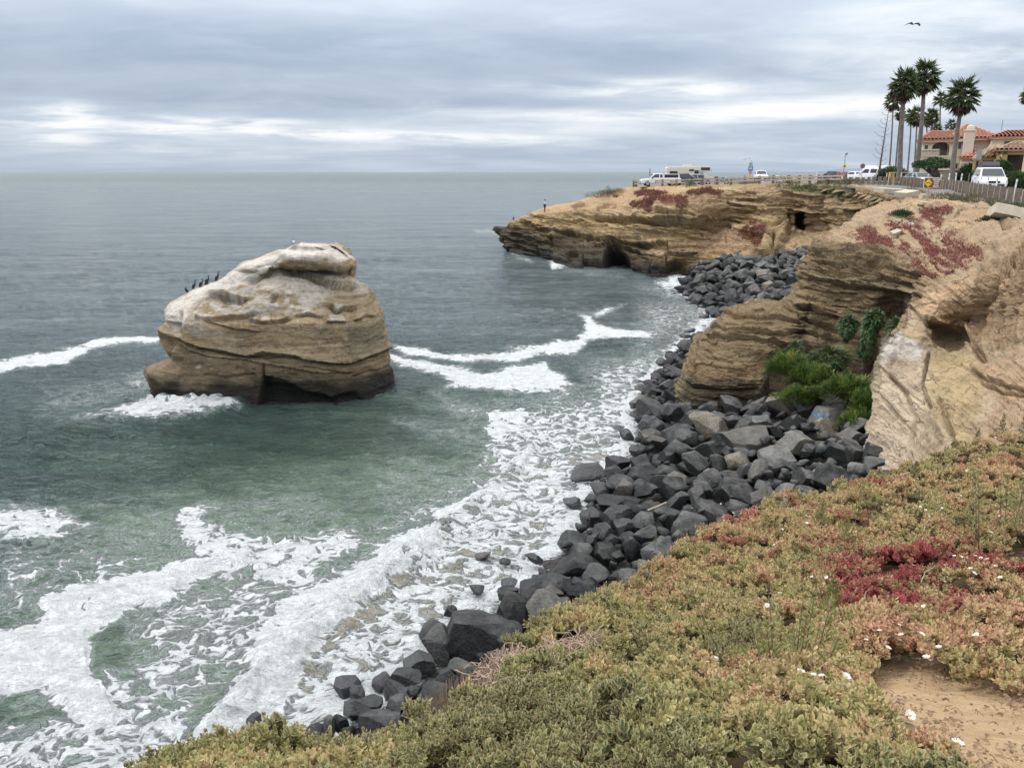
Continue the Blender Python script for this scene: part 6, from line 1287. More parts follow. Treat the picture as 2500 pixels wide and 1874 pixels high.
for i, a in enumerate([(2193,441,92,2207,206,41,'thick palm leftmost of the tall three nearest the road',False,True),(2235,425,98,2258,186,43,'tallest thick palm with the highest crown',False,True),(2318,444,78,2351,232,46,'thick palm standing alone in front of the big house',False,True),
  (2169,408,122,2181,245,25,'slim palm at the far left of the row, ragged brown crown',True,True),(2183,407,124,2198,278,17,'short-crowned slim palm second from the left',True,True),(2214,416,120,2225,282,20,'slim palm between the two tallest thick trunks',True,True),(2229,414,112,2240,283,27,'slim palm with wide pale green crown behind the tallest trunk',True,True),
  (2272,420,118,2275,284,21,'medium palm with a drooping skirt left of the house roof',False,True),(2290,420,135,2296,243,21,'thin palm rising alone over the house roof',True,False),(2318,420,125,2322,306,16,'small spiky palm crown just above the house roof',True,False),(2283,420,125,2286,317,18,'low bushy palm crown behind the left roof edge',True,False),
  (2500,440,110,2513,232,24,'palm crown cut by the right edge of view',False,True),(2266,420,128,2262,300,15,'small dark palm crown tucked behind the tallest trunk',True,False)]):
    palm(*a, seed=800+i*3, tr_px=(12 if i < 3 else (4.2 if a[7] else 6)))
# dead flower stalk
b0 = G_(2143, 112); tp = Vector(at(2171, 262, 112).tolist()); e = empty('dead_agave_stalk', b0); mb = MB(); L = tp-b0
mb.tube([Vector((L.x*(t**1.4), 0, L.z*t)) for t in [i/10 for i in range(11)]], [.16*(1-i/12) for i in range(11)], 6); mb.build('stalk', M_TWIG, e)
br = MB(); r_ = random.Random(4)
for i in range(30):
    t = .12+.86*i/30; q = Vector((L.x*(t**1.4), 0, L.z*t)); s = -1 if i % 2 else 1; l = (2.1-1.4*t)*r_.uniform(.15, 1.15)*(.45 if t < .3 else 1); a = r_.uniform(-1.0, 1.0)
    p1 = q+Vector((s*l*.6*math.cos(a), l*.6*math.sin(a), l*.12)); p2 = q+Vector((s*l*math.cos(a), l*math.sin(a), l*.42)); br.tube([q, p1, p2], [.035, .025, .012], 4, False)
    for _ in range(2): p3 = p2+Vector((r_.uniform(-.3, .3), 0, r_.uniform(.1, .4))); br.tube([p1.lerp(p2, .6), p3], [.015, .008], 3, False)
    mb2 = None
br.build('side_branches', M_TWIG, e); tag(e, 'bare dead agave flower stalk leaning left of the palms', 'dead plant')
# ================================================================ vehicles
M_WHITE = simple_mat('white_paint', (.74, .75, .77), .25, var=.03, scale=1); M_GLASS = simple_mat('car_glass', (.030, .038, .045), .08, var=.1); M_TYRE = simple_mat('tyre_rubber', (.02, .02, .02), .8); M_RIM = simple_mat('wheel_rim', (.45, .45, .46), .3, metal=.7)
M_DKBLUE = simple_mat('dark_blue_paint', (.03, .045, .07), .25, var=.05); M_SILVER = simple_mat('silver_blue_paint', (.42, .48, .55), .3, var=.05); M_GREY = simple_mat('grey_paint', (.27, .32, .36), .28, var=.05); M_REDP = simple_mat('red_paint', (.33, .03, .035), .3, var=.05); M_CREAM = simple_mat('cream_panel', (.62, .58, .49), .45, var=.04)
M_BLACKP = simple_mat('black_trim', (.025, .027, .03), .45); M_TAIL = simple_mat('tail_lamp', (.45, .02, .02), .2); M_LAMP = simple_mat('lamp_lens', (.75, .76, .76), .15); M_LIT = simple_mat('lit_headlamp', (.9, .8, .55), .2, emit=((1, .74, .38, 1), 5.0)); M_PLATE = simple_mat('number_plate', (.75, .76, .78), .4); M_CHROME = simple_mat('chrome', (.6, .6, .6), .15, metal=.9)
M_DARKIN = simple_mat('dark_interior', (.01, .01, .012), .9)
def wheel(e, x, y, r, w=.22):
    t = MB().cyl((0, 0, 0), r, w, 18, 'y').build('wheel', M_TYRE, e, smooth='auto', bevel=.02); t.location = (x, y, r)
    rm = MB().cyl((0, 0, 0), r*.62, w+.03, 12, 'y').build('rim', M_RIM, t, smooth='auto'); return t
def car(name, lab, cat, loc, head, L, W, body, cabin, paint, windows, wheels, wr=.33, zc=(.95, 1.45), front_lit=False, tail=True, extras=None, group='vehicles parked along the road'):
    """body, cabin: side outlines (x forward, z up), cabin narrows towards the roof"""
    e = empty(name, loc, head)
    mb = MB(); mb.prism(body, -W/2, W/2, 'y'); mb.build('body', paint, e, smooth='auto', bevel=.06)
    z0, z1 = zc; wb, wt = W/2*.95, W/2*.76
    hw = lambda z: wb+(wt-wb)*max(0, min(1, (z-z0)/(z1-z0)))
    n = len(cabin); vs = [(x, -hw(z), z) for x, z in cabin]+[(x, hw(z), z) for x, z in cabin]
    MB().add(vs, [tuple(range(n)), tuple(range(2*n-1, n-1, -1))]+[(i, i+n, (i+1) % n+n, (i+1) % n) for i in range(n)]).build('cabin', paint, e, smooth='auto', bevel=.05)
    for w in windows:
        for s in (-1, 1):
            v1 = [(x, s*(hw(z)+.012), z) for x, z in w]; v2 = [(x, s*(hw(z)-.03), z) for x, z in w]; k_ = len(w)
            MB().add(v1+v2, [tuple(range(k_)), tuple(range(2*k_-1, k_-1, -1))]+[(i, i+k_, (i+1) % k_+k_, (i+1) % k_) for i in range(k_)]).build('side_window', M_GLASS, e)
    # windscreen and rear window: on the sloped front and back of the cabin outline
    fr = sorted(cabin, key=lambda q: -q[0]); (x0, za) = max(cabin, key=lambda q: (q[0])); top = [q for q in cabin if q[1] > z1-.12]; xf = max(q[0] for q in top); xb = min(q[0] for q in top); (x9, zb) = min(cabin, key=lambda q: q[0])
    for nm, xa, xt in (('windscreen', x0, xf), ('rear_window', x9, xb)):
        zl, zh = z0+.05, z1-.07; f = lambda z: xa+(xt-xa)*((z-z0)/(z1-z0)); s = .02 if nm == 'windscreen' else -.02; inn = .08
        q = [(f(zl)+s, -hw(zl)+inn, zl+.01), (f(zl)+s, hw(zl)-inn, zl+.01), (f(zh)+s, hw(zh)-inn, zh+.01), (f(zh)+s, -hw(zh)+inn, zh+.01)]; q2 = [(a-s*2.5, b, c) for a, b, c in q]
        MB().add(q+q2, [(0, 1, 2, 3), (7, 6, 5, 4), (0, 4, 5, 1), (1, 5, 6, 2), (2, 6, 7, 3), (3, 7, 4, 0)]).build(nm, M_GLASS, e)
    for x in wheels:
        for s in (-1, 1): wheel(e, x, s*(W/2-.11), wr)
    xf = max(q[0] for q in body); xb = min(q[0] for q in body)
    for s in (-1, 1):
        MB().box(xf-.12, xf+.015, s*W*.36-.16, s*W*.36+.16, .62, .80).build('headlight', M_LIT if front_lit else M_LAMP, e, bevel=.03)
        MB().box(xb-.015, xb+.1, s*W*.42-.10, s*W*.42+.10, .70, 1.02).build('tail_light', M_TAIL, e, bevel=.02)
        MB().box(max(q[0] for q in cabin)-.55, max(q[0] for q in cabin)-.38, s*(W/2+.02), s*(W/2+.18), z0+.02, z0+.17).build('mirror', M_BLACKP, e, bevel=.03)
    MB().box(xf-.1, xf+.02, -W*.22, W*.22, .50, .68).build('grille', M_BLACKP, e); MB().box(xf-.05, xf+.03, -W*.47, W*.47, .26, .42).build('bumper', M_BLACKP, e, bevel=.03)
    MB().box(xf+.03, xf+.05, -.16, .16, .34, .46).build('number_plate', M_PLATE, e); MB().box(xb-.03, xb-.005, -.16, .16, .55, .68).build('number_plate', M_PLATE, e)
    for (nm, mt, f) in (extras or []): mb = MB(); f(mb); mb.build(nm, mt, e, bevel=.02)
    return tag(e, lab, cat, group)
def wb_(L, h, hood, zl=.28, f=.0): # lower body outline with soft nose and tail
    return [(-L/2, zl+.12), (-L/2+.08, h-.02), (-L/2+.2, h), (L/2-1.15, h), (L/2-.35, hood), (L/2-.04, hood-.16), (L/2, zl+.1), (L/2-.1, zl), (-L/2+.1, zl)]
face = lambda px, Y, a: math.atan2(-1, 0)+a+math.atan2(-((px-1250)/FPX), 1)*0
# minivan with headlights on, roof bag
p0 = G_(2411, 67)
car('minivan', 'white minivan with lit headlights and a dark roof cargo bag', 'van', p0, math.radians(-112), 4.9, 1.95, [(-2.4,.42),(-2.42,1.0),(-2.3,1.05),(1.35,1.02),(2.15,.86),(2.42,.66),(2.45,.38),(2.3,.28),(-2.3,.30)], [(-2.36,1.0),(-2.15,1.68),(-1.9,1.76),(.35,1.74),(.6,1.66),(1.62,1.0)], M_WHITE,
    [[(-2.1,1.10),(-1.98,1.58),(-1.0,1.60),(-1.0,1.10)],[(-.9,1.10),(-.9,1.60),(.05,1.60),(.05,1.10)],[(.15,1.10),(.15,1.60),(.42,1.58),(1.15,1.10)]], (-1.5, 1.55), .34, (1.0, 1.72), front_lit=True,
    extras=[('cargo_bag', simple_mat('cargo_bag', (.05, .055, .065), .8), lambda m: m.prism([(-1.9,1.80),(-1.7,2.12),(-1.2,2.22),(-.3,2.2),(.05,1.95),(.1,1.80)], -.62, .62, 'y'))])
# grey sedan
car('sedan', 'grey-blue sedan driving behind the brown warning sign', 'car', G_(2241, 91), math.radians(-91), 4.6, 1.8, wb_(4.6, .92, .80), [(-1.9,.90),(-1.1,1.36),(-.8,1.42),(.35,1.40),(.6,1.36),(1.35,.90)], M_GREY, [[(-1.45,.97),(-1.0,1.30),(-.3,1.33),(-.3,.97)],[(-.2,.97),(-.2,1.33),(.4,1.32),(1.0,.97)]], (-1.4, 1.45), .32, (.9, 1.40), front_lit=True)
# white passenger van seen from behind
car('passenger_van', 'white passenger van with raised roof seen from behind', 'van', G_(2132, 118), math.radians(118), 5.6, 2.0, [(-2.75,.45),(-2.8,1.15),(1.9,1.15),(2.6,1.02),(2.8,.7),(2.8,.35),(-2.7,.35)], [(-2.78,1.1),(-2.66,2.05),(-2.3,2.28),(1.0,2.30),(1.35,2.1),(2.15,1.1)], M_WHITE,
    [[(-2.4,1.25),(-2.35,1.8),(-1.2,1.8),(-1.2,1.25)],[(-1.05,1.25),(-1.05,1.8),(.0,1.8),(.0,1.25)],[(.3,1.25),(.3,1.8),(1.0,1.8),(1.5,1.25)]], (-1.7, 1.8), .36, (1.1, 2.2),
    extras=[('door_seam', M_WHITE, lambda m: m.box(-2.83, -2.72, -.03, .03, .5, 2.05)), ('bumper', M_BLACKP, lambda m: m.box(-2.95, -2.78, -.98, .98, .42, .58))])
car('parked_car', 'dark grey car leftmost of the three behind the posts', 'car', G_(2030, 132), math.radians(100), 4.2, 1.75, wb_(4.2, .95, .8), [(-1.9,.9),(-1.5,1.45),(.2,1.5),(1.1,.9)], M_BLACKP, [[(-1.5,1),(-1.3,1.38),(.1,1.4),(.7,1)]], (-1.3, 1.3), .32, (.9, 1.46))
car('parked_car', 'red car in the middle of the three behind the posts', 'car', G_(2051, 130), math.radians(97), 4.3, 1.75, wb_(4.3, .98, .8), [(-1.8,.9),(-1.3,1.38),(.3,1.42),(1.2,.9)], M_REDP, [[(-1.3,1),(-1.1,1.3),(.2,1.33),(.8,1)]], (-1.3, 1.3), .32, (.9, 1.38))
car('parked_car', 'white hatchback with red tail lights left of the white van', 'car', G_(2083, 126), math.radians(97), 4.2, 1.75, wb_(4.2, .95, .8), [(-1.95,.9),(-1.55,1.4),(.2,1.46),(1.1,.9)], M_WHITE, [[(-1.5,1),(-1.3,1.34),(.1,1.36),(.7,1)]], (-1.3, 1.3), .32, (.9, 1.42))
# pickup with topper
def bed_shell(m): m.prism([(-2.6, 1.02), (-2.5, 1.62), (-.35, 1.66), (-.3, 1.02)], -.86, .86, 'y')
pk = car('pickup_truck', 'white extended cab pickup with a dark-windowed bed topper', 'pickup truck', G_(1611, 111.5), math.radians(178), 5.6, 1.85, [(-2.75,.5),(-2.78,1.05),(1.2,1.05),(2.1,.98),(2.65,.9),(2.78,.7),(2.78,.42),(2.6,.36),(-2.65,.40)], [(-.35,1.0),(-.3,1.66),(-.1,1.74),(.85,1.72),(1.05,1.66),(1.7,1.0)], M_WHITE,
    [[(-.2,1.14),(-.18,1.58),(.15,1.60),(.15,1.14)],[(.28,1.14),(.28,1.60),(.85,1.58),(1.35,1.14)]], (-1.55, 1.85), .38, (1.0, 1.70), extras=[('bed_topper', M_WHITE, bed_shell), ('topper_window', M_GLASS, lambda m: m.box(-2.35, -.45, -.875, .875, 1.14, 1.56))])
car('parked_suv', 'dark blue car nose to the right behind the pickup tailgate', 'car', G_(1678, 116), math.radians(-18), 4.5, 1.8, wb_(4.5, 1.0, .92), [(-2.1,.95),(-1.9,1.6),(.1,1.66),(1.1,.98)], M_DKBLUE, [[(-1.8,1.1),(-1.7,1.5),(-.5,1.52),(-.5,1.1)],[(-.4,1.1),(-.4,1.52),(.1,1.52),(.75,1.1)]], (-1.35, 1.4), .36, (1.0, 1.64))
car('parked_suv', 'silver-blue wagon half hidden between the dark car and the motorhome', 'car', G_(1683, 123), math.radians(178), 4.6, 1.8, wb_(4.6, 1.05, .95), [(-2.2,1.0),(-2.1,1.75),(.2,1.78),(1.2,1.0)], M_SILVER, [[(-2.0,1.15),(-1.95,1.65),(-1.1,1.66),(-1.1,1.15)],[(-1.0,1.15),(-1.0,1.66),(-.1,1.66),(-.1,1.15)]], (-1.35, 1.4), .36, (1.05, 1.76))
car('parked_suv', 'white sport utility vehicle facing the camera near the blue sign', 'car', G_(1856, 141), math.radians(-100), 4.7, 1.95, [(-2.3,.5),(-2.32,1.12),(1.2,1.1),(2.1,1.02),(2.33,.8),(2.33,.45),(2.2,.38),(-2.2,.4)], [(-2.25,1.1),(-2.1,1.78),(.3,1.8),(1.35,1.08)], M_WHITE, [[(-2,1.2),(-1.9,1.65),(-.8,1.66),(-.8,1.2)],[(-.7,1.2),(-.7,1.66),(.3,1.66),(.9,1.2)]], (-1.45, 1.5), .38, (1.08, 1.78), extras=[('roof_rack', M_BLACKP, lambda m: [m.box(-1.6, .1, s*.62-.03, s*.62+.03, 1.83, 1.90) for s in (-1, 1)] and None)])
# motorhome
e = empty('motorhome', G_(1678, 133), math.radians(-3)); Lh = 7.4
MB().prism([(-3.7,.75),(-3.7,2.72),(-3.5,2.86),(2.9,2.98),(3.5,2.86),(3.78,2.5),(3.7,2.22),(3.2,2.12),(2.0,2.08),(1.6,1.95),(1.6,.75)], -1.15, 1.15, 'y').build('coach_body', M_CREAM, e, smooth='auto', bevel=.10)
MB().prism([(1.62,.6),(1.62,2.02),(2.45,2.05),(3.05,1.42),(3.95,1.28),(4.15,1.1),(4.2,.6),(4.0,.5),(1.8,.5)], -.95, .95, 'y').build('cab', M_CREAM, e, smooth='auto', bevel=.06)
for (a, b, c, d) in [(-3.2, -1.9, 1.62, 2.18), (1.4-.2-.0+.7, 3.35, 2.33, 2.78)]: MB().box(a, b, -1.18, 1.18, c, d).build('window', M_GLASS, e, bevel=.01)
MB().box(.85, 1.55, -1.175, -1.0, 1.75, 2.30).build('door_window', M_GLASS, e); MB().box(.0, .75, -1.18, 1.18, 2.18, 2.48).build('window', M_GLASS, e); MB().box(.78, 1.58, -1.165, -1.1, .7, 2.45).build('door', M_CREAM, e, bevel=.01)
MB().prism([(1.85, 1.35), (1.9, 1.85), (2.3, 1.85), (2.75, 1.35)], -.965, .965, 'y').build('cab_window', M_GLASS, e)
MB().box(-.9, .5, -.4, .4, 2.9, 3.22).build('air_conditioner', M_CREAM, e, bevel=.08); MB().box(3.6, 3.85, -.9, .9, .45, .62).build('bumper', M_CHROME, e); MB().box(-3.6, 1.6, -1.16, -1.15, .98, 1.06).build('stripe', simple_mat('brown_stripe', (.25, .17, .1), .5), e)
for x in (-2.2, 3.2):
    for s in (-1, 1): wheel(e, x, s*.95, .40)
tag(e, 'cream motorhome with an over-cab bunk parked behind the pickup', 'motorhome')
def motorbike(loc, head, paint, lab):
    e = empty('motorcycle', loc, head); 
    for x in (-.72, .75):
        mb = MB(); R_ = .31; mb.tube([(x+R_*math.cos(t), 0, .32+R_*math.sin(t)) for t in [i*math.pi/9 for i in range(19)]], .055, 6, False); mb.build('wheel', M_TYRE, e)
    MB().box(-.35, .35, -.16, .16, .28, .62).build('engine', M_BLACKP, e, bevel=.05); MB().ball((.15, 0, .84), .25, 10, 6, (1.3, .7, .62)).build('fuel_tank', paint, e, smooth=True); MB().ball((-.42, 0, .80), .28, 10, 6, (1.4, .6, .35)).build('seat', M_BLACKP, e, smooth=True)
    MB().tube([(.75, 0, .32), (.48, 0, 1.0)], .035, 6).tube([(.48, -.38, 1.08), (.48, .38, 1.08)], .02, 6).build('fork', M_CHROME, e); MB().tube([(-.7, -.18, .3), (.2, -.18, .3)], .05, 6).build('exhaust', M_CHROME, e); MB().ball((.62, 0, .95), .11, 8, 6).build('headlight', M_LAMP, e, smooth=True); MB().box(-1.05, -.6, -.2, .2, .72, 1.12).build('top_case', paint, e, bevel=.06)
    return tag(e, lab, 'motorcycle', 'parked motorcycles')
motorbike(G_(1761, 118), math.radians(0), M_BLACKP, 'black motorcycle parked right of the motorhome')
b_ = motorbike(G_(1907, 128), math.radians(20), M_WHITE, 'white motorcycle parked alone by the car park edge')

# ================================================================ fences, posts, signs, slabs
M_WOOD = simple_mat('weathered_wood', (.20, .165, .135), .9, var=.3, scale=6, bump=.5); M_WOOD2 = simple_mat('pale_weathered_wood', (.36, .30, .24), .9, var=.2, scale=6); M_CONC = simple_mat('concrete', (.44, .395, .31), .9, var=.12, scale=3, bump=.4); M_WPOST = simple_mat('white_plastic', (.80, .80, .80), .5, var=.03); M_STEEL = simple_mat('galvanised_steel', (.33, .34, .35), .5, metal=.4)
e = empty('guard_fence', G_(1548, 107)); base = e.location.copy(); tag(e, 'long low wooden guard fence with two rails along the car park edge', 'fence')
fx = [(1550,115),(1584,112),(1617,109.5),(1651,107.6),(1684,106.3),(1715,104.8),(1750,104.4),(1784,103.6),(1818,102),(1853,99.8),(1887,98),(1924,96),(1950,94),(1976,91.5),(1998,89.5),(2022,87),(2044,84),(2062,82)]
ps = [G_(a, b)-base for a, b in fx]
for i, q in enumerate(ps):
    w = .15 if i else .35; h = .92 if i < 9 else .98
    MB().box(q.x-w, q.x+w, q.y-.12, q.y+.12, q.z-.25, q.z+h).build('post', M_WOOD, e, bevel=.02)
for a, b in zip(ps[:-1], ps[1:]):
    for z in (.44, .76): 
        d = (b-a).normalized(); n = Vector((-d.y, d.x, 0))*-.16; u = Vector((0, 0, 1)); pts_ = [a+n, b+n]
        MB().add([tuple(p_+n*s*.35+u*(z+h)) for p_ in pts_ for s in (-1, 1) for h in (-.09, .09)], [(0, 1, 3, 2), (4, 6, 7, 5), (0, 4, 5, 1), (2, 3, 7, 6), (1, 5, 7, 3), (0, 2, 6, 4)]).build('rail', M_WOOD2, e)
# board fence on the right
e = empty('board_fence', G_(2300, 53)); base = e.location.copy(); tag(e, 'row of wide weathered boards standing upright along the road edge', 'fence')
path = [G_(a, b) for a, b in [(2075,98),(2110,95),(2150,91),(2200,86),(2240,80),(2290,72),(2340,63.5),(2400,55.5),(2450,51),(2500,47.5),(2560,44.5),(2640,41)]]
acc = 0; k_ = 0; q = path[0]
seglen = [(b-a).length for a, b in zip(path[:-1], path[1:])]; tot = sum(seglen); s_ = 0
def on_path(s):
    for i, l in enumerate(seglen):
        if s <= l or i == len(seglen)-1: return path[i].lerp(path[i+1], min(1, s/l)), (path[i+1]-path[i]).normalized()
        s -= l
prev = None
while s_ < tot:
    q, d = on_path(s_); w = rr.uniform(.165, .19); h = .95+rr.uniform(-.03, .03); t = Matrix.Translation(q-base) @ Matrix.Rotation(math.radians(-24)+rr.uniform(-.07, .07), 4, 'Z') @ Matrix.Rotation(rr.uniform(-.03, .03), 4, 'Y')
    MB().box(-w, w, -.06, .06, -.5, h, t).build('board', M_WOOD, e, bevel=.012)
    MB().box(-w-.03, -w-.003, -.065, .065, -.5, h+.01, t).build('lit_side_strip', M_WOOD2, e)  # pale strip stands for the lit left side of the post
    t2 = Matrix.Translation(q-base) @ Matrix.Rotation(math.atan2(d.y, d.x), 4, 'Z'); MB().box(.14, 1.22, .10, .15, .36, .46, t2).build('rail', M_WOOD2, e)
    s_ += 1.34; k_ += 1
dp = MB().cyl((0, 0, .60), .05, 1.45, 10).build('marker_body', M_WPOST, None, smooth='auto')
dpe = empty('marker_post', (0, 0, 0)); dp.parent = dpe; cp_ = MB().cyl((0, 0, 1.34), .055, .06, 10).build('cap', M_WPOST, dpe); bd = MB().cyl((0, 0, 1.15), .054, .08, 10).build('reflective_band', simple_mat('reflector_grey', (.35, .36, .37), .3), dpe)
mk = [(2313,69.5),(2330,67),(2342,65),(2374,61),(2390,59),(2408,57),(2427,55.2),(2448,53.4),(2472,51.6),(2497,50),(2293,73),(2225,84),(2196,88),(2163,92),(2262,78),(2100,97),(1992,104),(1862,112)]
nm_ = ['leftmost of the group behind the fence', 'second of the trio right of the lone thick palm', 'third of the trio right of the lone thick palm', 'at the rear wheel of the white minivan', 'at the front wheel of the white minivan', 'under the left headlight of the white minivan', 'in front of the minivan grille', 'under the right headlight of the minivan', 'right of the minivan before the hedge', 'at the right edge of view', 'just right of the brown warning sign', 'beside the grey sedan rear', 'at the foot of the leftmost thick palm', 'behind the white passenger van', 'hidden behind the brown warning sign', 'near the red parked car', 'alone on the car park edge', 'right of the white sport utility vehicle']
for i, ((a, b), l) in enumerate(zip(mk, nm_)):
    o = dpe if i == 0 else copy_tree(dpe); o.location = G_(a, b); o.rotation_euler = (rr.uniform(-.05, .05), rr.uniform(-.05, .05), 0); tag(o, 'white plastic marker post '+l, 'marker post', 'white marker posts along the road')
def text(s, size, loc, mat, parent, rot=(math.pi/2, 0, 0), name='lettering'):
    cu = bpy.data.curves.new(name, 'FONT'); cu.body = s; cu.size = size; cu.align_x = 'CENTER'; cu.align_y = 'CENTER'; cu.extrude = .003; cu.offset = .004; cu.materials.append(mat)
    tmp = bpy.data.objects.new(name, cu); COL.objects.link(tmp); bpy.context.view_layer.update()
    me = bpy.data.meshes.new_from_object(tmp.evaluated_get(bpy.context.evaluated_depsgraph_get())); bpy.data.objects.remove(tmp)
    o = bpy.data.objects.new(name, me); COL.objects.link(o); o.location = loc; o.rotation_euler = rot; o.parent = parent; return o
M_BROWN = simple_mat('brown_sign', (.16, .065, .035), .6, var=.08); M_YEL = simple_mat('sign_yellow', (.75, .50, .03), .5, var=.05); M_WTXT = simple_mat('sign_white', (.82, .80, .76), .5, var=.02)
sp = Vector(at(2271, 486, 46.6).tolist()); e = empty('warning_sign', sp, math.radians(4)); hz = Vector(at(2271, 446.5, 46.6).tolist()).z-sp.z
MB().box(-.17, -.11, .03, .09, -.4, hz+.2).build('post', M_STEEL, e); MB().box(-.53, .53, -.012, .012, hz-.30, hz+.30).build('sign_border', M_WTXT, e, bevel=.02); MB().box(-.505, .505, -.024, -.014, hz-.275, hz+.275).build('sign_panel', M_BROWN, e)
MB().add([(-.27+a*.23, y, hz+b*.24) for y in (-.036, -.026) for a, b in ((-1, 0), (0, -1), (1, 0), (0, 1))], [(0, 1, 2, 3), (7, 6, 5, 4), (0, 4, 5, 1), (1, 5, 6, 2), (2, 6, 7, 3), (3, 7, 4, 0)]).build('yellow_diamond', M_YEL, e); MB().box(-.40, -.14, -.042, -.038, hz-.018, hz+.018).build('diamond_print', M_BLACKP, e)
for i, s in enumerate(['UNSTABLE', 'CLIFFS', 'STAY', 'BACK!']): text(s, .125 if i else .105, (.22, -.03, hz+.19-.128*i), M_WTXT, e)
tag(e, 'brown warning sign with a yellow diamond reading unstable cliffs stay back', 'sign')
# blue sign pole in the car park
sp = G_(1829, 117); e = empty('sign_pole', sp); ppm = FPX/117; U = lambda py: (Vector(at(1829, py, 117).tolist()).z-sp.z)
MB().cyl((0, 0, U(392)/2), .05, U(392), 8).build('pole', M_STEEL, e)
for a, b, w, mt, nm in [(398,403.5,.25,M_STEEL,'grey_plate'),(405,417.5,.33,simple_mat('sign_blue', (.02, .13, .42), .5),'blue_plate'),(419,424,.25,simple_mat('sign_pink', (.55, .2, .18), .5),'red_plate'),(427.5,434.5,.17,M_YEL,'yellow_plate')]:
    MB().box(-w, w, -.09, -.06, U(b), U(a)).build(nm, mt, e)
for z in (408.5, 412.5): MB().box(-.22, .22, -.10, -.093, U(z+1), U(z-1)).build('white_print', M_WTXT, e)
tag(e, 'car park pole with blue red and yellow sign plates', 'sign')
sp = G_(2057, 122); e = empty('street_lamp', sp); U = lambda py: Vector(at(2057, py, 122).tolist()).z-sp.z; MB().cyl((0, 0, U(382)/2), .06, U(382), 8).build('pole', M_STEEL, e); MB().tube([(0, 0, U(382)), (.15, 0, U(376)), (.15, 0, U(374))], .07, 6).ball((.12, 0, U(375)), .22, 8, 6).build('lamp_head', M_STEEL, e)
MB().add([(a*.34, y, U(406)+b*.34) for y in (-.12, -.08) for a, b in ((-1, 0), (0, -1), (1, 0), (0, 1))], [(0, 1, 2, 3), (7, 6, 5, 4), (0, 4, 5, 1), (1, 5, 6, 2), (2, 6, 7, 3), (3, 7, 4, 0)]).build('yellow_diamond', M_YEL, e); MB().box(-.08, .08, -.135, -.125, U(408), U(404)).build('diamond_print', M_BLACKP, e); tag(e, 'grey lamp pole carrying a yellow diamond sign', 'lamp post')
sp = G_(2101, 112); e = empty('stop_sign', sp); U = lambda py: Vector(at(2101, py, 112).tolist()).z-sp.z; MB().box(-.03, .03, -.03, .03, 0, U(401)).build('post', M_STEEL, e); MB().prism([(.36*math.cos(math.pi/8+i*math.pi/4), U(405.5)+.36*math.sin(math.pi/8+i*math.pi/4)) for i in range(8)], -.06, -.035, 'y').build('octagon_plate', simple_mat('faded_sign_back', (.22, .12, .14), .6), e); tag(e, 'octagonal road sign on a thin post left of the white van', 'sign')
def pole(px, Y, t, r, lab, extra=None):
    sp = G_(px, Y); e = empty('pole', sp); h = Vector(at(px, t, Y).tolist()).z-sp.z; MB().cyl((0, 0, h/2-.2), r, h+.4, 8).build('shaft', M_WOOD, e)
    if extra: extra(e, h)
    return tag(e, lab, 'pole')
pole(1585, 113, 412, .07, 'thin bare pole standing behind the pickup bonnet'); pole(1816, 118, 428, .06, 'short dark post left of the blue sign pole'); pole(1711, 104.4, 442, .09, 'short dark stake behind the guard fence')
pole(2381, 72, 361, .07, 'dark pole with a grey plate in front of the house chimney', lambda e, h: MB().box(-.42, .05, -.1, -.07, h-1.0, h-.1).build('grey_plate', M_STEEL, e)); pole(2357, 52, 423, .03, 'thin metal stake right of the lone thick palm')
def slab(name, cx, cy, Y, sx, sy, sz, rot, lab, cat='concrete slab', mat=M_CONC, broken=True):
    mb = MB(); r_ = random.Random(int(cx)); out = [(-1, -1), (-.3, -1.08), (.4, -.95), (1, -1), (1.05, .1), (.95, 1), (.1, .93), (-.6, 1.02), (-1.02, .9)]; out = [(a*sx/2*r_.uniform(.95, 1.03), b*sy/2*r_.uniform(.95, 1.03)) for a, b in out]
    mb.prism(out, -sz/2, sz/2, 'z'); o = mb.build(name, mat, None, bevel=.015); o.location = Vector(at(cx, cy, Y).tolist()); o.rotation_euler = rot; return tag(o, lab, cat)
slab('concrete_ledge', 2180, 466, 55, 2.2, 1.2, .30, (.05, .05, .15), 'broken concrete ledge jutting out left of the warning sign'); slab('concrete_slab', 2212, 473, 53.5, 1.3, 1.0, .35, (.05, -.12, .5), 'cracked end of the concrete ledge tipped downwards')
slab('concrete_block', 2253, 480, 47.6, .33, .3, .30, (.2, .1, .3), 'small pale concrete block at the foot of the warning sign', 'concrete block'); slab('concrete_slab', 2258, 497, 45.6, .7, .5, .18, (.1, .12, .1), 'small grey slab lying below the warning sign')
slab('concrete_slab', 2478, 528, 38.8, 2.2, .9, .55, (-.5, .22, -.25), 'large cream concrete slab hanging over the rim at the right edge'); slab('asphalt_chunk', 2105, 461, 76, 3.4, 1, .22, (.1, .03, .2), 'broken dark asphalt edge hanging above the cave', 'asphalt', simple_mat('old_asphalt', (.06, .06, .065), .9))
slab('concrete_slab', 2206, 560, 42.6, 1.1, .6, .22, (.75, -.25, -.4), 'grey slab lying on the red ice plant slope'); slab('sandstone_block', 2186, 568, 41, .5, .3, .2, (.4, -.3, .2), 'small pale stone on the red ice plant slope', 'stone'); slab('asphalt_chunk', 2205, 543, 43, .8, .3, .08, (.1, .1, .1), 'thin dark board lying on the sandy slope', 'board', M_WOOD)
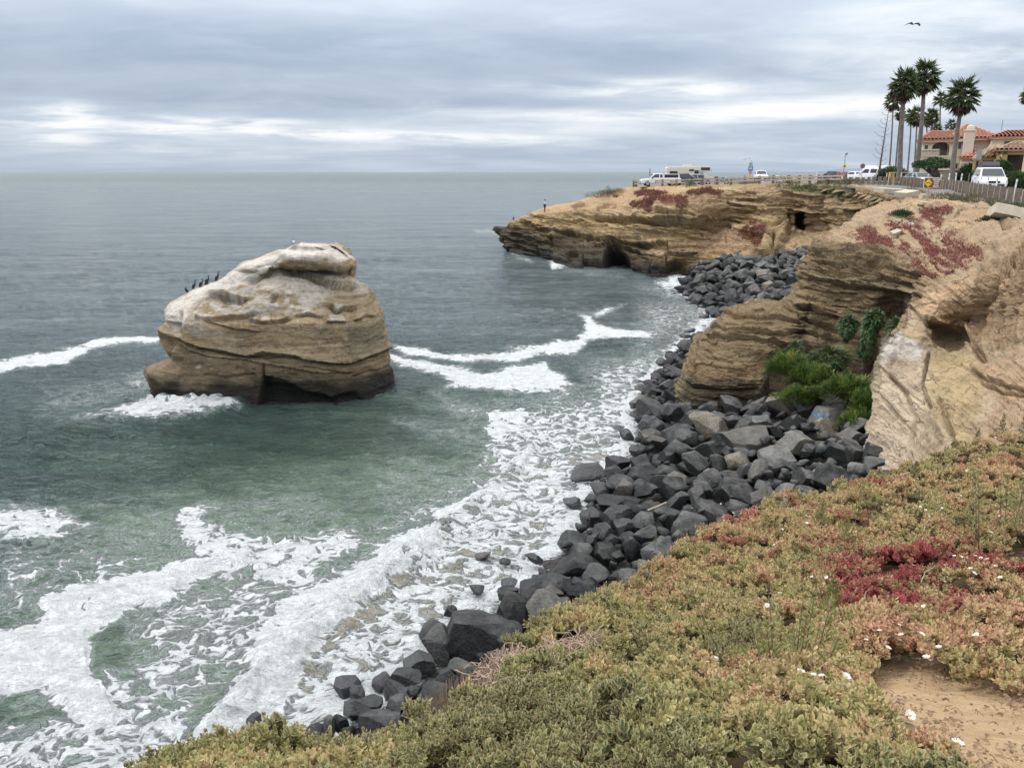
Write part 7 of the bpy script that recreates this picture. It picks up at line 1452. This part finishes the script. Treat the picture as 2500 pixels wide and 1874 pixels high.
for (a, b, Y, l, r_, lab) in [(1946,614,80,1.9,.35,'long timber beam lying at the foot of the cove slope'),(1990,632,77,1.6,-.8,'pale plank leaning against the far boulders'),(1975,628,78,1.4,-.9,'second pale plank beside the far boulders'),(1840,552,89,1.0,.2,'short plank on the cove slope')]:
    o = MB().box(-l/2, l/2, -.16, .16, -.06, .06).build('timber_beam', M_WOOD2, None, bevel=.01); o.location = at(a, b, Y); o.rotation_euler = (.1, -r_*.6, r_); tag(o, lab, 'timber')
o = MB().box(-1.2, 1.2, -.3, .3, 0, .55).build('low_wall', M_CONC, None, bevel=.03); o.location = G_(1785, 120); tag(o, 'low concrete block wall right of the black motorcycle', 'wall'); o = MB().box(-1.5, 1.5, -.3, .3, 0, .5).build('low_wall', M_WOOD, None, bevel=.03); o.location = G_(1828, 115); tag(o, 'low timber barrier under the blue sign pole', 'barrier')
o = MB().tube([(-.25, 0, 0), (.1, .05, .12), (.35, 0, .28)], .035, 6).build('driftwood', M_WOOD2, None); o.location = atz(1600, 1245, 1.3); tag(o, 'short pale stick jammed between the boulders', 'driftwood')

# ================================================================ houses
M_STUC = simple_mat('beige_stucco', (.70, .61, .48), .9, var=.05, scale=1.5); M_STUC2 = simple_mat('pinkish_stucco', (.66, .56, .47), .9, var=.05); M_YSTUC = simple_mat('yellow_stucco', (.52, .37, .17), .9, var=.07); M_TILE = simple_mat('terracotta_tile', (.44, .20, .135), .85, var=.12, scale=2.5); M_TILE2 = simple_mat('brown_tile', (.36, .22, .15), .8, var=.22, scale=2.5); M_TRIM = simple_mat('cream_trim', (.62, .56, .46), .8, var=.03); M_WGL = simple_mat('house_glass', (.05, .065, .075), .1, var=.2); M_DK = simple_mat('deep_shade', (.05, .045, .04), .9)
HY = 101.0
def HP(x, y, Y=HY): return Vector(at(2150+x/5.92, 200+y/5.92, Y).tolist())
def hip(e, x0, x1, y0, y1, z0, zr, rx0, rx1, mat, name='roof', step=.42, tiles=True):
    ym = (y0+y1)/2; mb = MB(); th = .12
    v = [(x0, y0, z0), (x1, y0, z0), (x1, y1, z0), (x0, y1, z0), (rx0, ym, zr), (rx1, ym, zr)]; v2 = [(a, b, c-th) for a, b, c in v]
    mb.add(v+v2, [(0, 1, 5, 4), (1, 2, 5), (2, 3, 4, 5), (3, 0, 4), (6, 7, 8, 9), (0, 6, 7, 1), (1, 7, 8, 2), (2, 8, 9, 3), (3, 9, 6, 0)])
    r = mb.build(name, mat, e); tl = MB(); x = x0+step/2
    while x < x1:
        f = min(1, (x-x0)/max(.01, rx0-x0), (x1-x)/max(.01, x1-rx1)); f = max(f, .02); n = max(1, int((ym-y0)*f/.55)); prev = None
        for i in range(n):
            a, b = f*i/n, f*(i+1)/n; tl.tube([(x, y0+(ym-y0)*a-.03, z0+(zr-z0)*a+.07), (x, y0+(ym-y0)*b, z0+(zr-z0)*b+.03)], [step*.44, step*.38], 5, False)
        x += step
    y = y0+step/2
    while y < y1:   # left hip face
        f = min(1, (y-y0)/(ym-y0), (y1-y)/(y1-ym)); tl.tube([(x0-.03, y, z0+.05), (x0+(rx0-x0)*f, y, z0+(zr-z0)*f+.04)], step*.4, 5, False); y += step
    tl.tube([v[0], v[4]], .16, 6); tl.tube([v[4], v[5]], .16, 6); tl.tube([v[1], v[5]], .16, 6)
    t = tl.build('roof_tiles', mat, r); t['kind'] = 'stuff'; return r
def window(e, a, b, Y, mull=1, name='window'):
    A_, B_ = FR[e.name](*a, Y), FR[e.name](*b, Y); x0, x1, z0, z1 = min(A_.x, B_.x), max(A_.x, B_.x), min(A_.z, B_.z), max(A_.z, B_.z)
    f = MB(); t = .09; y = Y-HY
    f.box(x0-t, x1+t, y-.05, y+.02, z0-t, z0).box(x0-t, x1+t, y-.05, y+.02, z1, z1+t).box(x0-t, x0, y-.05, y+.02, z0, z1).box(x1, x1+t, y-.05, y+.02, z0, z1)
    for i in range(mull): xm = x0+(x1-x0)*(i+1)/(mull+1); f.box(xm-.03, xm+.03, y-.05, y+.02, z0, z1)
    w = f.build(name, M_TRIM, e); MB().box(x0, x1, y-.02, y+.01, z0, z1).build('pane', M_WGL, w); return w
FR = {}
def frame(e, Y0):
    M = e.matrix_basis.copy(); Mi = M.inverted()
    def f(x, y, Y=None):
        ly = (Y or Y0)-Y0; a = Mi @ Vector((0, 0, EYE)); d = (Mi @ HP(x, y, 50.0))-a; return a+d*((ly-a.y)/d.y)
    FR[e.name] = f; return f
e = empty('two_storey_house', HP(610, 1300)); O = e.location.copy(); O.z = gz_(O.x, O.y)-.3; e.location = O; e.rotation_euler = (0, 0, math.radians(-25)); R_ = frame(e, HY)
zE = R_(610, 838).z; zM = R_(900, 1075).z; g0 = 0.0
# left wing: front wall with the arched loggia above, arch below
xA, xB = R_(612, 900).x, R_(1190, 900).x; al, ar = R_(738, 980).x, R_(992, 980).x; zb, zt = R_(860, 975).z, R_(860, 868).z; am = (al+ar)/2; ry = (ar-al)/2
arch = [(am+ry*math.cos(t), zt-(zt-zb)*.85+(zt-zb)*.85*math.sin(t)) for t in [i*math.pi/14 for i in range(15)]]
MB().prism([(xA, zM), (xA, zE), (xB, zE), (xB, zM), (ar, zM)]+arch+[(al, zM)], 0, .3, 'y').build('wall', M_STUC, e)
MB().prism([(xA, 0), (xA, zM-.01), (xB, zM-.01), (xB, 0), (R_(960, 1300).x, 0)]+[(R_(880, 0).x+(R_(960, 0).x-R_(880, 0).x)*math.cos(t), R_(0, 1180).z+(R_(0, 1090).z-R_(0, 1180).z)*math.sin(t)) for t in [i*math.pi/10 for i in range(11)]]+[(R_(800, 1300).x, 0)], .0, .3, 'y').build('wall', M_STUC, e)
MB().box(xA, xB, 2.4, 2.7, 0, zE).build('wall', M_STUC2, e); MB().box(xA, xA+.3, .31, 9, 0, zE).build('wall', M_STUC, e); MB().box(xA+.3, xB, .31, 2.39, zM-.35, zM-.1).build('balcony_floor', M_STUC2, e)
for s in (0, 1):
    a = (760, 915) if not s else (905, 915); w_ = window(e, a, (a[0]+70, 985), HY+2.39, 1, 'balcony_door')
bal = MB(); n = 12; b0, b1 = R_(725, 0).x, R_(985, 0).x; zb0, zb1 = R_(860, 1062).z, R_(860, 985).z
bl = empty('balustrade', (0, 0, 0)); bl.parent = e
MB().box(b0, b1, -.18, .05, zb1-.05, zb1+.12).build('handrail', M_TRIM, bl); MB().box(b0, b1, -.18, .05, zb0-.14, zb0+.02).build('base_rail', M_TRIM, bl)
for i in range(n+1): x = b0+(b1-b0)*i/n; MB().tube([(x, -.06, zb0), (x, -.06, zb0+.25), (x, -.06, zb1-.3), (x, -.06, zb1)], [.05, .10, .05, .07], 6).build('baluster', M_TRIM, bl)
MB().box(xA-.06, xB, -.06, 0, zM-.12, zM+.08).build('string_course', M_TRIM, e); MB().box(xA-.3, xB, -.5, -.003, zE-.30, zE-.005).build('eave_board', M_TRIM, e)
window(e, (640, 915), (678, 990), HY-.0, 0); window(e, (1075, 875), (1160, 968), HY-.0, 1); window(e, (1052, 1180), (1105, 1255), HY-.0, 0); window(e, (605, 1190), (650, 1250), HY-.0, 1)
hip(e, xA-.5, R_(1230, 0).x, -.6, 9, zE, R_(845, 742).z+.35, R_(845, 0).x, R_(1230, 0).x-.1, M_TILE)
# main block set back
MB().box(R_(1100, 0, HY+1).x, R_(1880, 0, HY+1).x, 1.0, 12, 0, R_(0, 838, HY+1).z).build('wall', M_STUC2, e)
hip(e, R_(1090, 0).x, R_(1880, 0).x, .3, 12.4, R_(0, 835).z+.02, R_(1410, 622, HY+6).z, R_(1395, 0).x, R_(1440, 0).x, M_TILE)
MB().box(R_(1100, 0).x, R_(1700, 0).x, .35, .95, R_(0, 862).z, R_(0, 838).z-.02).build('eave_board', M_TRIM, e)
c0, c1 = R_(1185, 900).x, R_(1335, 900).x; ch = MB().box(c0, c1, -1.1, .0-.001, 0, R_(0, 712, HY-1).z).build('chimney', M_STUC2, e, bevel=.03); MB().box(c0-.12, c1+.12, -1.2, .12, R_(0, 735, HY-1).z, R_(0, 722, HY-1).z).build('chimney_band', M_TRIM, ch); MB().box(c0+.2, c1-.2, -.9, -.2, R_(0, 712, HY-1).z, R_(0, 690, HY-1).z).build('chimney_cap', M_TRIM, ch); MB().ball(((c0+c1)/2, -.55, R_(0, 690, HY-1).z), .45, 8, 6, (1, .6, .8)).build('chimney_cowl', M_TRIM, ch)
# right block
MB().box(R_(1730, 0).x, R_(2300, 0).x, -1.0, 10, 0, R_(0, 830, HY-1).z).build('wall', M_STUC, e); hip(e, R_(1692, 0).x, R_(2500, 0).x, -1.6, 10.6, R_(0, 822, HY-1.5).z, R_(2005, 712, HY+4).z, R_(2010, 0).x, R_(2300, 0).x, M_TILE)
MB().box(R_(1692, 0).x, R_(2300, 0).x, -1.55, -1.003, R_(0, 850, HY-1).z, R_(0, 828, HY-1).z-.05).build('eave_board', M_TRIM, e); window(e, (1790, 860), (1955, 918), HY-1.0, 1)
hip(e, R_(1310, 0).x, R_(1700, 0).x, -2.2, 2.0, R_(0, 1105, HY-2).z, R_(0, 1000, HY).z, R_(1480, 0).x, R_(1560, 0).x, M_TILE, 'porch_roof')
tag(e, 'large beige two storey house with red tile roof and arched balcony', 'house')
# nearer house with porch columns
Y2 = 84.0; e = empty('porch_house', HP(1500, 1300, Y2)); O = e.location.copy(); O.z = gz_(O.x, O.y)-.3; e.location = O; e.rotation_euler = (0, 0, math.radians(-28)); R2 = frame(e, Y2)
x0, x1 = R2(1470, 0).x, R2(1870, 0).x; ze, zr = R2(0, 1100).z, R2(0, 935).z
rf = MB(); rf.add([(x0+1.0, -.4, ze), (x1, -.4, ze), (x1, 2.4, zr), (x0+2.0, 2.4, zr), (x1, 5.2, ze), (x0+1.0, 5.2, ze)], [(0, 1, 2, 3), (3, 2, 4, 5)]); r_o = rf.build('roof', M_TILE2, e); tl = MB(); x = x0+1.1
while x < x1: tl.tube([(x, -.43, ze+.05), (x+.25, .9, (ze+zr)/2+.03), (x+.6 if x+.6 < x1 else x1, 2.4, zr+.03)], .12, 5, False); x += .40
t = tl.build('roof_tiles', M_TILE2, r_o); t['kind'] = 'stuff'
MB().prism([(x0, R2(0, 1110).z), (x0+1.75, zr+.1), (x0+1.95, zr-.1), (x0+.35, R2(0, 1110).z-.1)], -.45, -.2, 'y').build('gable_board', M_TRIM, e)
MB().prism([(x0+.6, ze-.25), (x0+1.9, zr-.3), (x0+3.0, ze-.25)], 0, .2, 'y').build('gable_wall', M_YSTUC, e)
for a, b in ((1518, 1560), (1612, 1655)): MB().box(R2(a, 0).x, R2(b, 0).x, 0, .45, 0, ze-.1).build('column', M_YSTUC, e, bevel=.02)
MB().box(R2(1500, 0).x, R2(1830, 0).x, 0.01, .44, ze-.35, ze-.105).build('beam', M_YSTUC, e); MB().box(R2(1560, 0).x, R2(1840, 0).x, 2.5, 2.7, 0, ze).build('wall', M_DK, e)
x2, x3 = R2(1800, 0, Y2-3).x, R2(2300, 0, Y2-3).x; z2_, z3_ = R2(0, 1005, Y2-3).z, R2(0, 900, Y2-1).z
hip(e, x2, x3, -3.4, 3.0, z2_, z3_, R2(2080, 0).x, R2(2200, 0).x, M_TILE2, 'porch_roof', .40)
for a, b in ((1855, 1905), (1935, 2010)): MB().box(R2(a, 0, Y2-3).x, R2(b, 0, Y2-3).x, -3.0, -2.45, 0, z2_-.1).build('column', M_YSTUC, e, bevel=.02)
MB().box(R2(1840, 0, Y2-3).x, x3, -3.0, -2.5, z2_-.45, z2_-.12).build('beam', M_YSTUC, e); MB().box(R2(2015, 0).x, x3, .5, .8, 0, z2_).build('wall', M_DK, e)
tag(e, 'low yellow house with tiled porch roofs on square columns', 'house')
o = MB().box(-2.6, 2.6, -.6, .6, -.05, .05).build('awning', simple_mat('pale_awning', (.5, .6, .58), .5), None); o.location = HP(1520, 1165, 90); tag(o, 'pale flat awning between the two houses', 'awning')
# yellow garden wall with square openings
Yw = 98.0; e = empty('garden_wall', HP(300, 1440, Yw)); O = e.location.copy(); O.z = gz_(O.x, O.y)-.2; e.location = O; Rw = lambda x, y: HP(x, y, Yw)-O
zt, zo1, zo0 = Rw(0, 1303).z, Rw(0, 1318).z, Rw(0, 1375).z; xs = [Rw(a, 0).x for a in (300, 325, 352, 372, 415, 440, 700, 735, 768, 815, 845, 888, 905, 945)]
MB().box(xs[0], xs[-1], 0, .3, 0, zo0).build('wall_base', M_YSTUC, e); MB().box(xs[0], xs[-1], 0.0, .3, zo1+.002, zt).build('coping', M_YSTUC, e)
for i in range(0, len(xs), 2): MB().box(xs[i], xs[i+1] if i+1 < len(xs) else xs[i]+.4, .001, .299, zo0+.002, zo1).build('pier', M_YSTUC, e)
tag(e, 'yellow stucco garden wall with square openings behind the sedan', 'wall')
e = empty('iron_gate', HP(1100, 1440, 90)); O = e.location.copy(); O.z = gz_(O.x, O.y); e.location = O; Rg = lambda x, y: HP(x, y, 90)-O
for i in range(26): x = Rg(940, 0).x+(Rg(1330, 0).x-Rg(940, 0).x)*i/25; MB().box(x-.025, x+.025, -.02, .02, 0, Rg(0, 1275).z).build('bar', M_BLACKP, e)
MB().box(Rg(940, 0).x, Rg(1330, 0).x, -.04, -.021, .2, .28).build('rail', M_BLACKP, e); MB().box(Rg(940, 0).x, Rg(1330, 0).x, -.04, -.021, Rg(0, 1285).z-.08, Rg(0, 1285).z).build('rail', M_BLACKP, e); MB().box(Rg(1330, 0).x, Rg(1350, 0).x+.1, -.2, .3, 0, Rg(0, 1290).z).build('gate_pier', M_TRIM, e)
tag(e, 'dark iron railing between the lone palm and the minivan', 'fence')
for i, (x, y, Y, R, n, mat, lab, cat) in enumerate([(125,1440,104,(2.4,1.4,2.5),3600,M_DARK,'dark round bush right of the white van','bush'),(260,1440,101,(1.6,1,2.2),2200,M_DARK,'dark bush behind the leftmost thick palm trunk','bush'),(650,1310,97,(1.6,.8,.7),1400,M_DARK,'clipped hedge top behind the yellow wall','hedge'),
   (1230,1480,86,(1.9,1,2.6),3400,M_DARK,'tall dark hedge left of the white minivan','hedge'),(1450,1440,84,(2.4,1,2.1),3000,M_DARK,'green shrub bank behind the white minivan','hedge'),(1730,1260,80,(1.1,.7,.9),1300,M_IVY,'light green bush under the porch roof','bush'),(1950,1560,66,(2.8,.9,1.7),5200,M_IVY,'bright green hedge right of the white minivan','hedge'),(1990,1400,72,(2.6,1,1.9),3600,M_DARK,'dark tree mass in front of the porch columns','bush'),(1180,1400,88,(.9,.6,1.5),1200,M_SCRUB,'reddish shrub behind the iron railing','bush')]):
    b = HP(x, y, Y); b.z = gz_(b.x, b.y)-.1
    if 'porch roof' in lab: b.z = HP(x, y, Y).z
    shrub('garden_shrub', lab, cat, b, R, n, .22, .12, mat, 640+i, 'garden greenery around the houses', .3, stem=False, lump=.2)
# umbrella shaped tree
b = HP(710, 1320, 93); b.z = gz_(b.x, b.y); e = empty('garden_tree', b); h = HP(770, 1180, 93).z-b.z
MB().tube([(0, 0, -.2), (.15, 0, h*.45), (-.2, 0, h*.75), (-.1, 0, h)], [.28, .22, .2, .1], 8).tube([(.1, 0, h*.5), (1.3, .2, h*.9)], [.14, .06], 6).tube([(0, 0, h*.55), (-1.2, .1, h*.9)], [.13, .05], 6).build('trunk', M_BARK, e, smooth=True)
P_, d = bush_pts((2.4, 1.8, .95), 4600, 661, .3); P_ += np.array([.4, 0, h-.3]); leaves_mesh('crown', P_, d+np.random.default_rng(1).normal(0, .5, d.shape), .22, .12, M_DARK, e, 661, .5+.4*vn(P_[:, 0]*1.5, P_[:, 1]*1.5, P_[:, 2]*2)); tag(e, 'dark umbrella-shaped tree in front of the arched balcony', 'tree')
# aerial on the roof
o = MB().cyl((0, 0, .5), .05, 1.3, 6).build('roof_vent_pipe', M_STEEL, None); o.location = HP(1745, 690, HY+4); tag(o, 'thin vent pipe on the red roof', 'vent pipe')

# ================================================================ birds and the person
M_BIRD = simple_mat('black_plumage', (.010, .010, .013), .5, var=.3, scale=20); M_GULL = simple_mat('white_plumage', (.75, .75, .74), .7); M_WING = simple_mat('grey_plumage', (.16, .17, .19), .7)
bpy.context.view_layer.update()
def top_of_stack(px, py):
    best = None
    for Y in np.arange(40.5, 46.5, .12):
        X = at(px, py, Y)[0]; ok, loc, nn, _ = stack.ray_cast(Vector((float(X), float(Y), 30)), Vector((0, 0, -1)))
        if ok:
            q = pix(np.array(loc)); s = abs(q[1]-py)
            if best is None or q[1] < best[0]-.3: best = (q[1], loc.copy())
    return best[1]
def cormorant(loc, head, s, kind, lab):
    e = empty('cormorant', loc, head); e.scale = (s, s, s); nk = {'up': [(.10, 0, .46), (.12, 0, .60), (.13, 0, .70), (.17, 0, .74), (.22, 0, .74), (.30, 0, .735)], 'curl': [(.12, 0, .44), (.18, 0, .52), (.13, 0, .60), (.12, 0, .66), (.17, 0, .69), (.27, 0, .67)], 'tucked': [(.08, 0, .44), (.06, 0, .52), (.03, 0, .55), (-.02, 0, .54), (-.06, 0, .50), (-.10, 0, .45)]}[kind]
    MB().tube([(-.20, 0, .0), (-.14, 0, .09), (-.08, 0, .19), (-.02, 0, .30), (.03, 0, .38)]+[(a*.8, b, c) for a, b, c in nk], [.015, .055, .105, .135, .105, .058, .036, .032, .040, .028, .006], 10).build('body', M_BIRD, e, smooth=True)
    for w in (-1, 1): MB().ball((-.06, w*.085, .24), .16, 8, 6, (.55, .22, 1.15)).build('wing', M_BIRD, e, smooth=True); MB().tube([(-.02, w*.05, .16), (0, w*.055, .0), (.07, w*.06, 0)], .014, 5).build('leg', M_BIRD, e)
    return tag(e, lab, 'cormorant', 'cormorants on the sea stack')
for px, py, hd, s, k_, lab in [(455,712,200,.62,'tucked','leftmost cormorant hunched with its head tucked'),(475,707,20,.68,'up','second cormorant from the left standing slim and straight'),(492,702,10,.70,'curl','third cormorant from the left with a bent neck'),(507,696,5,.80,'curl','largest cormorant, fourth from the left, beak to the right'),(530,676,15,.72,'up','highest cormorant standing apart on the white slope')]:
    cormorant(top_of_stack(px, py)-Vector((0, 0, .02)), math.radians(hd), s, k_, lab)
cb = cormorant(Vector(at(1254, 534.5, 127.0).tolist()), math.radians(60), 1.0, 'tucked', 'black cormorant perched on the tip of the headland')
ok, loc, nn, _ = headland.ray_cast(Vector((cb.location.x, cb.location.y, 30)), Vector((0, 0, -1)))
if ok: cb.location = loc
del cb['group']
def gull(loc, head, s, fly, lab, dihedral=.5, name='seagull'):
    e = empty(name, loc, head); e.scale = (s, s, s)
    MB().tube([(-.26, 0, .0), (-.15, 0, .02), (0, 0, .03), (.12, 0, .05), (.19, 0, .08), (.24, 0, .08), (.30, 0, .07)], [.015, .05, .075, .06, .042, .035, .005], 10).build('body', M_GULL, e, smooth=True)
    for w in (-1, 1):
        if fly:
            pr = [(.08, .05, .05), (.14, .32, .14*dihedral*2), (.06, .62, .02), (-.12, .72, -.08), (-.06, .40, .10*dihedral), (-.12, .06, .04)]
            v = [(a, w*b, c) for a, b, c in pr]; v2 = [(a, b, c-.02) for a, b, c in v]
            MB().add(v+v2, [(0, 1, 4, 5), (1, 2, 3, 4), (11, 10, 7, 6), (10, 9, 8, 7), (0, 6, 7, 1), (1, 7, 8, 2), (2, 8, 9, 3), (3, 9, 10, 4), (4, 10, 11, 5), (5, 11, 6, 0)]).build('wing', M_WING, e)
        else: MB().ball((-.06, w*.06, .04), .15, 8, 6, (1.2, .2, .45)).build('wing', M_WING, e, smooth=True); MB().tube([(0, w*.03, 0), (.01, w*.03, -.14), (.05, w*.03, -.14)], .008, 4).build('leg', M_STEEL, e)
    return tag(e, lab, 'seagull')
q = top_of_stack(716, 595); gull(q+Vector((0, 0, .14)), math.radians(-60), 1.0, False, 'white seagull standing on the very top of the sea stack')
g_ = gull(Vector(at(2230, 60, 62).tolist()), math.radians(-75), .95, True, 'large seagull gliding high above the palms'); 
gull(Vector(at(1800, 383, 112).tolist()), math.radians(160), .55, True, 'small bird flying left of the blue sign pole'); gull(Vector(at(1820, 389, 113).tolist()), math.radians(200), .6, True, 'second small bird flying closer to the blue sign pole'); gull(Vector(at(1829, 388.5, 117).tolist())+Vector((0, 0, .1)), math.radians(-120), .9, False, 'seagull perched on top of the blue sign pole')

def person(loc, head, lab):
    e = empty('person', loc, head)
    J = {'pel': (0, 0, .95), 'ab': (0, 0, 1.12), 'ch': (.0, 0, 1.34), 'nk': (.0, 0, 1.50), 'hd': (.03, 0, 1.62), 'ht': (.02, 0, 1.75)}
    for s, n in ((-1, 'r'), (1, 'l')): J.update({'hp'+n: (0, s*.10, .90), 'kn'+n: (.03*s, s*.11, .49), 'an'+n: (0, s*.12, .08), 'to'+n: (.15, s*.13, .03), 'sh'+n: (0, s*.19, 1.42), 'el'+n: (.12, s*.26, 1.18), 'wr'+n: (.24, s*.12, 1.40), 'ha'+n: (.24, s*.06, 1.50)})
    R = dict(pel=.15, ab=.135, ch=.15, nk=.06, hd=.095, ht=.07, hp=.105, kn=.065, an=.045, to=.04, sh=.065, el=.045, wr=.034, ha=.036)
    E = [('pel', 'ab'), ('ab', 'ch'), ('ch', 'nk'), ('nk', 'hd'), ('hd', 'ht')]+[(a+n, b+n) for n in 'rl' for a, b in (('hp', 'kn'), ('kn', 'an'), ('an', 'to'), ('sh', 'el'), ('el', 'wr'), ('wr', 'ha'))]+[('pel', 'hp'+n) for n in 'rl']+[('ch', 'sh'+n) for n in 'rl']
    def skin(name, keys, mat, grow=1.0):
        ks = [k_ for k_ in J if k_ in keys]; ix = {k_: i for i, k_ in enumerate(ks)}; me = bpy.data.meshes.new(name); me.from_pydata([J[k_] for k_ in ks], [(ix[a], ix[b]) for a, b in E if a in ix and b in ix], [])
        o = bpy.data.objects.new(name, me); COL.objects.link(o); o.parent = e; o.modifiers.new('skin', 'SKIN'); me.skin_vertices or None
        sv = me.skin_vertices[0].data if me.skin_vertices else None
        if sv is None:
            bpy.context.view_layer.objects.active = o; sv = me.skin_vertices[0].data
        for k_, i in ix.items():
            r = R[k_] if k_ in R else R[k_[:-1]]; sv[i].radius = (r*grow, r*grow)
        sv[0].use_root = True; o.modifiers.new('sub', 'SUBSURF').levels = 1; o.modifiers['sub'].render_levels = 1; me.materials.append(mat); return o
    skin('body', set(J), simple_mat('skin', (.42, .25, .17), .6)); skin('t_shirt', {'pel', 'ab', 'ch', 'shr', 'shl', 'elr', 'ell'}, simple_mat('white_cotton', (.75, .75, .77), .8), 1.16); skin('trousers', {'pel', 'hpr', 'hpl', 'knr', 'knl', 'anr', 'anl'}, simple_mat('dark_denim', (.02, .024, .035), .8), 1.18)
    MB().ball((-.01, 0, 1.66), .115, 10, 8, (1, .85, 1)).build('hair', simple_mat('dark_hair', (.015, .012, .01), .7), e, smooth=True)
    for s in (-1, 1): MB().box(-.08, .20, s*.12-.05, s*.12+.05, 0, .09).build('shoe', M_BLACKP, e, bevel=.03)
    MB().box(.27, .285, -.08, .08, 1.47, 1.56).build('phone', M_BLACKP, e)
    return tag(e, lab, 'person')
pl_ = Vector(at(1330, 517, 118.5).tolist()); ok, loc, nn, _ = headland.ray_cast(Vector((pl_.x, pl_.y, 30)), Vector((0, 0, -1)))
person(loc if ok else pl_, math.radians(170), 'person in white shirt and dark trousers holding a phone on the headland'); print('PERSON', pl_, loc if ok else None, pix(np.array(loc)) if ok else None)
